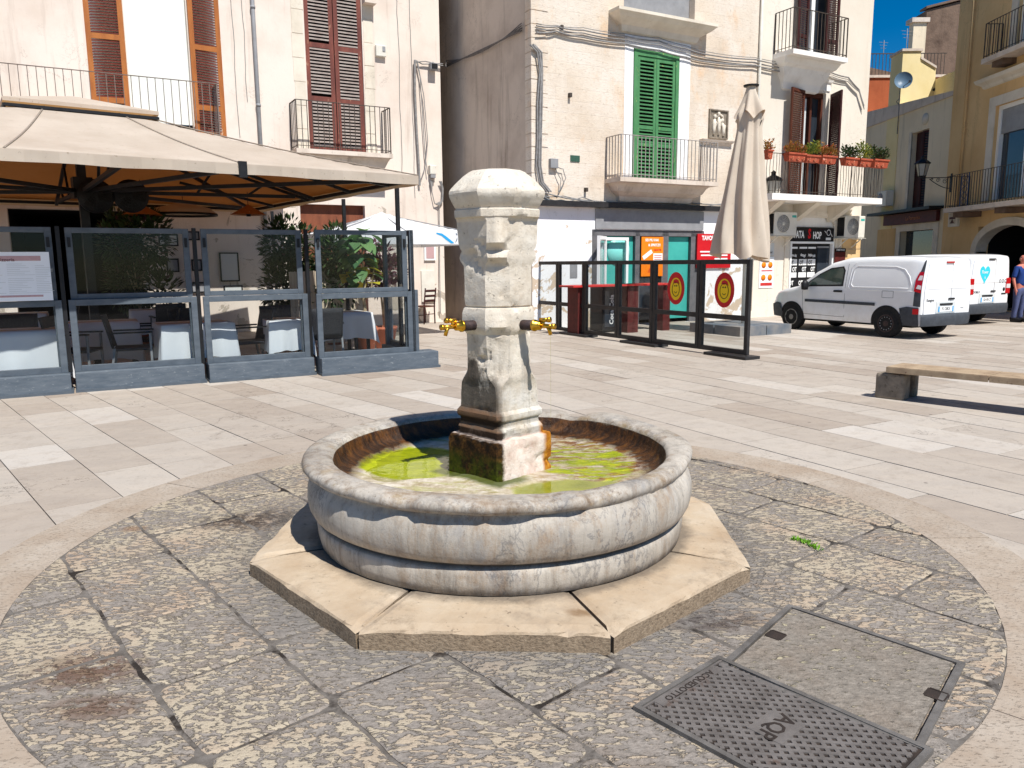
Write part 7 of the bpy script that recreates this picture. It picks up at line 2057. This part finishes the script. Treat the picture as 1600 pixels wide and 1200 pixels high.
    for s_ in (-1,1):
        mr = MB(); my, mz = style['mirror']; 
        mr.tube([(s_*(halfw(my,mz)-.02),my,mz),(s_*(halfw(my,mz)+.1),my-.02,mz)], .03, 8)
        mr.lathe([(.001,-.09),(.10,-.08),(.115,0),(.10,.05),(.06,.085),(.001,.09)], 16, (0,0,0)); 
        k0 = len(mr.v) - 6*16
        for i in range(k0, len(mr.v)):
            p = mr.v[i]; mr.v[i] = (p[0]*.9 + s_*(halfw(my,mz)+.16), p[1]*.7 + my-.02, p[2]*1.35 + mz+.02)
        mr.build('mirror', mt['black'], v)
    return v

def rear_piece(mbf, name, m, parent): return mbf.build(name, m, parent, bevel=.006)

def kangoo(L_):
    v, side_panel, side_line, halfw, rear, front, prof = (L_[k] for k in ('v','side_panel','side_line','halfw','rear','front','prof'))
    # front door glass and its black surround
    side_panel([(1.20,1.13),(2.36,1.10),(2.20,1.24),(1.92,1.42),(1.62,1.56),(1.27,1.60),(1.20,1.5)], mt['black'], 'window_surround', off=.004)
    side_panel([(1.24,1.17),(2.26,1.14),(2.14,1.25),(1.90,1.395),(1.60,1.525),(1.29,1.565),(1.24,1.48)], mt['glass_car'], 'side_window', off=.007)
    # big blank panel with rounded pressing
    pr = [(.96,1.15),(1.02,1.10),(-.42,1.10),(-.52,1.14),(-.54,1.25),(-.46,1.45),(-.30,1.56),(-.1,1.60),(.86,1.62),(.96,1.56)]
    pr = [(-.50,1.12),(.92,1.12),(.985,1.18),(.95,1.54),(.88,1.605),(-.12,1.59),(-.34,1.53),(-.48,1.38),(-.55,1.2)]
    side_panel(pr, mt['van'], 'panel_pressing', off=.003)
    side_line(pr, .009, mt['van'], 'pressing_edge', closed=True, off=.004)
    side_line([(-.62,1.06),(.98,1.06),(1.05,1.12),(1.02,1.60),(.93,1.68)], .006, mt['van'], 'pressing_edge', off=.003)
    dk = mt['bumper']
    side_line([(1.14,.40),(1.14,1.66)], .0045, dk, 'door_gap', off=.0); side_line([(2.35,.42),(2.40,.95),(2.36,1.1)], .0045, dk, 'door_gap', off=.0); side_line([(1.14,.40),(2.35,.42)], .0045, dk, 'door_gap', off=.0)
    side_panel([(.30,.705),(2.30,.725),(2.30,.79),(.30,.775)], mt['bumper'], 'rub_strip', off=.016, sub=3)
    side_panel([(1.20,.985),(1.44,.985),(1.46,1.01),(1.44,1.035),(1.20,1.035)], mt['black'], 'door_handle', off=.018, sub=2)
    side_line([(-.14,.90),(.14,.90),(.14,1.05),(-.14,1.05)], .004, dk, 'fuel_flap', closed=True, off=0, sides=(-1,))
    side_panel([(rear+.04,.30),(rear+.40,.30),(rear+.36,.60),(rear+.48,.68),(rear+.30,.72),(rear+.04,.70)], mt['bumper'], 'bumper_side', off=.02, sub=4)
    side_panel([(front-.55,.30),(front-.06,.32),(front-.02,.62),(front-.25,.68),(front-.42,.66)], mt['bumper'], 'front_bumper', off=.02, sub=4)
    # tail lamps: tall slim units on the rear corner
    side_panel([(rear+.02,.72),(rear+.17,.74),(rear+.16,1.0),(rear+.12,1.35),(rear+.05,1.72),(rear+.02,1.74)], mt['bumper'], 'lamp_bezel', off=.006, sub=4)
    side_panel([(rear+.02,1.02),(rear+.17,1.06),(rear+.165,1.3),(rear+.11,1.48),(rear+.02,1.48)], mt['tail_red'], 'tail_lamp', off=.014, sub=4)
    side_panel([(rear+.03,1.10),(rear+.13,1.12),(rear+.10,1.2),(rear+.03,1.18)], mt['lens_white'], 'reversing_lamp', off=.018, sub=2)
    side_panel([(rear+.03,1.30),(rear+.12,1.30),(rear+.09,1.4),(rear+.03,1.4)], mt['lens_white'], 'indicator_lamp', off=.018, sub=2)
    side_panel([(rear+.03,.56),(rear+.16,.56),(rear+.16,.68),(rear+.03,.68)], mt['tail_red'], 'reflector', off=.026, sub=2)
    rear_face(v, rear, halfw, prof, 'kangoo')
def rear_face(v, rear, halfw, prof, kind):
    y = rear
    zt = prof(rear)
    # doors: slightly proud, outline with rounded top
    def face_poly(z0, z1, ins, n=8, bulge=.0):
        left = []
        for k in range(n+1): z = z0+(z1-.12-z0)*k/n; left.append((-(halfw(rear,z)-ins), z))
        tx_ = halfw(rear,z1-.12)-ins
        for k in range(1,6): a = math.pi/2*k/5; left.append((-(tx_-.14*(1-math.cos(a))), z1-.12+.12*math.sin(a)))
        return left + [(-x,z) for x,z in reversed(left)]
    p = face_poly(.52, zt-.03, .06)
    MB().prism([(x,y-.025,z) for x,z in p], (0,.03,0)).build('rear_door', mt['van'], v, bevel=.012)
    ins = face_poly(1.10, zt-.16, .16)
    MB().prism([(x,y-.031,z) for x,z in ins], (0,.008,0)).build('window_pressing', mt['van'], v, bevel=.004)
    split = .12 if kind == 'kangoo' else .18
    MB().bar((split,y-.028,.55),(split,y-.028,zt-.08),.008).build('door_gap', mt['grey_metal'], v)
    MB().box(-.13,.13,y-.05,y-.02,zt-.10,zt-.065).build('high_brake_lamp', mt['tail_red'] if kind == 'kangoo' else mt['ink'], v)
    hb = MB(); hb.box(.02 if kind=='kangoo' else .04,.24,y-.05,y-.03,.86,.90); hb.build('door_handle', mt['black'], v, bevel=.01)
    # bumper
    b_ = MB(); n = 14; pts = []
    for k in range(n+1):
        t = -1+2*k/n; x = t*(halfw(rear,.5)+.02); pts.append((x, y-.10+.10*abs(t)**4))
    ring = []
    for (x,yy) in pts: ring += [(x,yy,.30),(x,yy-.02,.40),(x,yy-.02,.50),(x,yy,.555),(x,yy+.12,.56)]
    fs = []
    for i in range(n):
        for k in range(4): fs.append((i*5+k,i*5+k+1,(i+1)*5+k+1,(i+1)*5+k))
    b_.add(ring, fs, True); b_.build('rear_bumper', mt['bumper'], v)
    pz = .66; px_ = -.05 if kind == 'kangoo' else -.1
    rec = MB().box(px_-.34,px_+.34,y-.034,y-.024,pz-.09,pz+.16).build('plate_recess', mt['grey_print'], v)
    pl = MB().box(px_-.27,px_+.27,y-.042,y-.035,pz-.06,pz+.06).build('number_plate', mt['white'], v)
    mb = MB(); mb.box(px_-.27,px_-.225,y-.0435,y-.042,pz-.06,pz+.06); mb.box(px_+.225,px_+.27,y-.0435,y-.042,pz-.06,pz+.06); mb.build('plate_band', mt['blue_print'], pl)
    text_mesh('FS 128KX' if kind == 'kangoo' else 'GA 001LT', .095, mt['ink'], 'lettering', pl, (px_,y-.043,pz), (90,0,0), .0008, .001, sx=.8)
    MB().box(px_-.22,px_+.22,y-.05,y-.03,pz+.085,pz+.125).build('plate_lamp_bar', mt['black'], v)
    if kind == 'kangoo':
        text_mesh('Kangoo', .085, mt['ink'], 'lettering', v, (-.60,y-.027,.86), (90,0,0), .002, .001)
        mb = MB(); mb.box(.5,.6,y-.03,y-.026,.66,.675); mb.build('small_badge', mt['grey_metal'], v)
    else:
        text_mesh('DOBLO', .08, mt['ink'], 'lettering', v, (-.55,y-.027,.86), (90,0,0), .002, .001)
        mb = MB(); mb.lathe([(.001,-.004),(.05,-.004),(.05,0)], 20, (.62,y-.026,.92), axis='y'); mb.box(.52,.72,y-.03,y-.026,.78,.82); mb.build('round_badge', mt['black'], v)
        h_ = MB(); n = 30; pts = []
        for k in range(n):
            t = 2*math.pi*k/n; pts.append((-.27+.0135*16*math.sin(t)**3, y-.034, 1.34+.0165*(13*math.cos(t)-5*math.cos(2*t)-2*math.cos(3*t)-math.cos(4*t))))
        h_.add(pts, [tuple(range(n))]); ht = h_.build('heart_decal', mt['cyan_print'], v, fix=False)
        text_mesh('Flower', .12, mt['white'], 'lettering', ht, (-.27,y-.037,1.38), (90,0,0), .0006, .001, sx=.8)
        text_mesh('it', .1, mt['white'], 'lettering', ht, (-.26,y-.037,1.24), (90,0,0), .0006, .001, sx=.8)
        mb = MB()
        for k in range(4): mb.box(.38,.70-.03*k,y-.034,y-.031,1.56-k*.085,1.568-k*.085)
        mb.build('contact_lines', mt['grey_print'], v)
        mb = MB()
        for k in range(3): mb.lathe([(.03,-.003),(.045,-.003),(.045,0),(.03,0)], 14, (.42+.12*k,y-.031,1.14), axis='y', close=False)
        mb.build('round_icons', mt['bumper'], v)
def doblo(L_):
    v, side_panel, side_line, halfw, rear, front, prof = (L_[k] for k in ('v','side_panel','side_line','halfw','rear','front','prof'))
    side_panel([(1.25,1.12),(2.3,1.08),(1.9,1.42),(1.3,1.55)], mt['glass_car'], 'side_window', off=.006)
    side_line([(1.2,.4),(1.2,1.62)], .0045, mt['bumper'], 'door_gap', off=0); side_line([(-.6,1.05),(1.1,1.05)], .006, mt['van'], 'pressing_edge')
    for s_ in (-1,1):
        x = s_*(halfw(rear,1.0)-.075)
        mb = MB().box(x-.10,x+.10,rear-.04,rear+.1,.80,1.22); tl = mb.build('tail_lamp', mt['tail_red'], v, bevel=.02)
        MB().box(x-.085,x+.085,rear-.045,rear-.04,.95,1.06).build('reversing_lamp', mt['lens_white'], tl)
    side_panel([(rear+.02,.30),(rear+.40,.30),(rear+.36,.60),(rear+.02,.72)], mt['bumper'], 'bumper_side', off=.02, sub=4)
    rear_face(v, rear, halfw, prof, 'doblo')
tops1 = [(-.80,1.765),(-.55,1.80),(.3,1.82),(1.15,1.80),(1.6,1.70),(2.0,1.50),(2.35,1.27),(2.62,1.10),(2.95,1.04),(3.25,.97),(3.42,.84),(3.52,.55)]
tops2 = [(-.85,1.80),(-.6,1.84),(.5,1.85),(1.3,1.83),(1.8,1.62),(2.3,1.30),(2.6,1.10),(3.0,1.02),(3.4,.85),(3.6,.5)]
vr = ground(1405,526); vf = ground(1243,510); vdir = (vf-vr).xy.normalized(); vdeg = 28
st1 = dict(wb=2.72, rear=.80, front=.80, h=1.82, tumble=.15, top=tops1, decor=kangoo, hub=False, mirror=(2.22,1.12))
vx_ = Vector((math.cos(R(vdeg)), math.sin(R(vdeg)), 0))
make_van('delivery_van', 'white delivery van parked in front of the shop, nearest to the bench', vr.xy.to_3d() + vx_*.42 + Vector((-vx_.y,vx_.x,0))*.05, vdeg, st1).scale = (.88,.88,.88)
st2 = dict(wb=2.75, rear=.85, front=.85, h=1.85, tumble=.10, top=tops2, decor=doblo, hub=True, mirror=(2.3,1.12))
r2 = ground(1545,507)
make_van('delivery_van', 'white delivery van with a turquoise heart on its rear door, next to the standing person', (at_depth(1494,480,18.9).x, 18.9, 0), vdeg-1, st2).scale = (.89,.89,.89)

# ------------------------------------------------------------------ person by the second van
g = ground(1587,504)
pe = thing('person', 'bald person in a blue shirt and grey blue trousers standing beside the second van', 'person', (g.x+.16, g.y+.2, 0), 20); pe.scale = (.94,.94,.94)
def skinned(name, pts, edges, m, parent, sub=2, root=0):
    me = bpy.data.meshes.new(name); me.from_pydata([p[0] for p in pts], edges, []); o = bpy.data.objects.new(name, me); COL.objects.link(o); o.parent = parent
    sk = o.modifiers.new('skin', 'SKIN'); sk.use_smooth_shade = True
    for i, p in enumerate(pts):
        r_ = p[1]; me.skin_vertices[0].data[i].radius = r_ if isinstance(r_, tuple) else (r_, r_)
    me.skin_vertices[0].data[root].use_root = True
    sb = o.modifiers.new('smooth', 'SUBSURF'); sb.levels = sub; sb.render_levels = sub
    me.materials.append(m); return o
# body (skin): head, neck, torso core, arms, hands, legs as one surface
P_ = [((0,0,.95),(.14,.10)),((0,0,1.12),(.14,.10)),((0,0,1.30),(.15,.105)),((0,.0,1.42),(.12,.085)),((0,-.01,1.49),.052),((0,-.025,1.55),.062),((0,-.03,1.62),.088),((0,-.02,1.69),.075),((0,-.015,1.72),.045)]
E_ = [(i,i+1) for i in range(8)]
def limb(pts, start):
    b = len(P_); P_.extend(pts); E_.append((start,b)); E_.extend([(b+i,b+i+1) for i in range(len(pts)-1)]); return b+len(pts)-1
for s_ in (-1,1):
    w_ = limb([((s_*.17,0,1.41),.055),((s_*.22,.0,1.27),.046),((s_*.245,.02,1.12),.040),((s_*.25,-.03,.98),.034),((s_*.25,-.06,.88),.026),((s_*.25,-.075,.82),(.034,.02))], 3)
    for j,(dx,ln) in enumerate(((-.022,.07),(-.008,.08),(.006,.075),(.02,.06))):
        limb([((s_*.25+dx*.4,-.085+dx*.5,.775),.009),((s_*.25+dx*.4,-.095+dx*.5,.775-ln*.5),.008),((s_*.245+dx*.4,-.09+dx*.5,.775-ln),.007)], w_)
    limb([((s_*.235,-.105,.81),.010),((s_*.23,-.115,.775),.008)], w_)
    limb([((s_*.09,0,.86),.085),((s_*.10,-.005,.66),.075),((s_*.105,-.01,.48),.056),((s_*.11,.02,.28),.052),((s_*.115,.03,.09),.036),((s_*.12,-.03,.045),.036),((s_*.125,-.12,.035),.03)], 0)
body = skinned('body', P_, E_, mt['skin'], pe)
# face
mb = MB()
mb.lathe([(.001,-.014),(.012,-.006),(.014,.006),(.001,.03)], 8, (0,-.117,1.605)); mb.build('nose', mt['skin'], pe)
mb = MB()
for s_ in (-1,1): mb.lathe([(.001,-.004),(.010,-.003),(.010,.003)], 8, (s_*.03,-.106,1.635), axis='y')
mb.box(-.022,.022,-.111,-.106,1.567,1.572); mb.build('eyes_and_mouth', mt['wood_maroon'], pe)
mb = MB()
for s_ in (-1,1): mb.lathe([(.001,-.028),(.014,-.018),(.018,.004),(.012,.024),(.001,.028)], 8, (s_*.086,-.02,1.615))
mb.build('ear', mt['skin'], pe)
mb = MB()
def hairf(i,j):
    a = math.pi*(-.05+1.1*i); z = 1.575+.085*j; r_ = .091*math.sqrt(max(.2,1-((z-1.62)/.12)**2)); return (r_*math.cos(a), -.025+r_*math.sin(a), z)
mb.grid(hairf, 16, 5); hr = mb.build('hair', mt['hair'], pe, fix=False)
# shirt and trousers
P2 = [((0,0,.90),(.168,.125)),((0,0,1.05),(.172,.128)),((0,0,1.22),(.175,.125)),((0,0,1.36),(.165,.115)),((0,0,1.445),(.085,.075))]; E2 = [(0,1),(1,2),(2,3),(3,4)]
for s_ in (-1,1):
    b = len(P2); P2 += [((s_*.18,0,1.39),.070),((s_*.225,.0,1.26),.062),((s_*.245,.015,1.14),.058)]; E2 += [(3,b),(b,b+1),(b+1,b+2)]
skinned('shirt', P2, E2, mt['blue_cloth'], pe)
P3 = [((0,0,.93),(.16,.115)),((0,0,.86),(.165,.12))]; E3 = [(0,1)]
for s_ in (-1,1):
    b = len(P3); P3 += [((s_*.09,0,.76),.10),((s_*.10,-.005,.60),.088),((s_*.105,-.005,.45),.075),((s_*.11,.02,.26),.070),((s_*.115,.025,.07),.064)]; E3 += [(1,b)] + [(b+i,b+i+1) for i in range(4)]
skinned('trousers', P3, E3, mt['denim'], pe)
for s_ in (-1,1):
    mb = MB(); mb.grid(lambda i,j: (s_*.12+(.05+.008*math.sin(math.pi*i))*math.cos(2*math.pi*j)*(1-.35*i**3), .08-.29*i, max(.0,.045+.05*(1-i)*(math.sin(2*math.pi*j)>0) +.045*math.sin(2*math.pi*j))), 10, 16); mb.build('shoe', mt['black'], pe)
# ------------------------------------------------------------------ light and render settings
w = bpy.data.worlds.new('World'); scene.world = w; w.use_nodes = True
nt = w.node_tree; bg = nt.nodes['Background']
sky = nt.nodes.new('ShaderNodeTexSky'); sky.sky_type = 'NISHITA'; sky.sun_disc = False
sv = Vector((.52 * math.cos(R(56)) / math.hypot(.52,.85), -.85 * math.cos(R(56)) / math.hypot(.52,.85), math.sin(R(56))))
sky.sun_elevation = R(56); sky.sun_rotation = math.atan2(sv.x, sv.y)
sky.air_density = .8; sky.dust_density = 0.0; sky.ozone_density = 3.0
hs = nt.nodes.new('ShaderNodeHueSaturation'); hs.inputs['Saturation'].default_value = 1.5
nt.links.new(sky.outputs[0], hs.inputs['Color']); nt.links.new(hs.outputs[0], bg.inputs[0]); bg.inputs[1].default_value = .068
su = bpy.data.lights.new('sun', 'SUN'); su.energy = 4.4; su.angle = R(.53); su.color = (1, .975, .925)
so = bpy.data.objects.new('sun', su); COL.objects.link(so); so.rotation_euler = sv.to_track_quat('Z', 'Y').to_euler(); so.location = (0,0,40)
scene.render.engine = 'CYCLES'
scene.cycles.max_bounces = 8; scene.cycles.diffuse_bounces = 4; scene.cycles.transparent_max_bounces = 24
scene.cycles.sample_clamp_indirect = 8
scene.view_settings.view_transform = 'Standard'; scene.view_settings.look = 'None'; scene.view_settings.exposure = .52; scene.view_settings.gamma = 1
scene.view_settings.use_curve_mapping = False
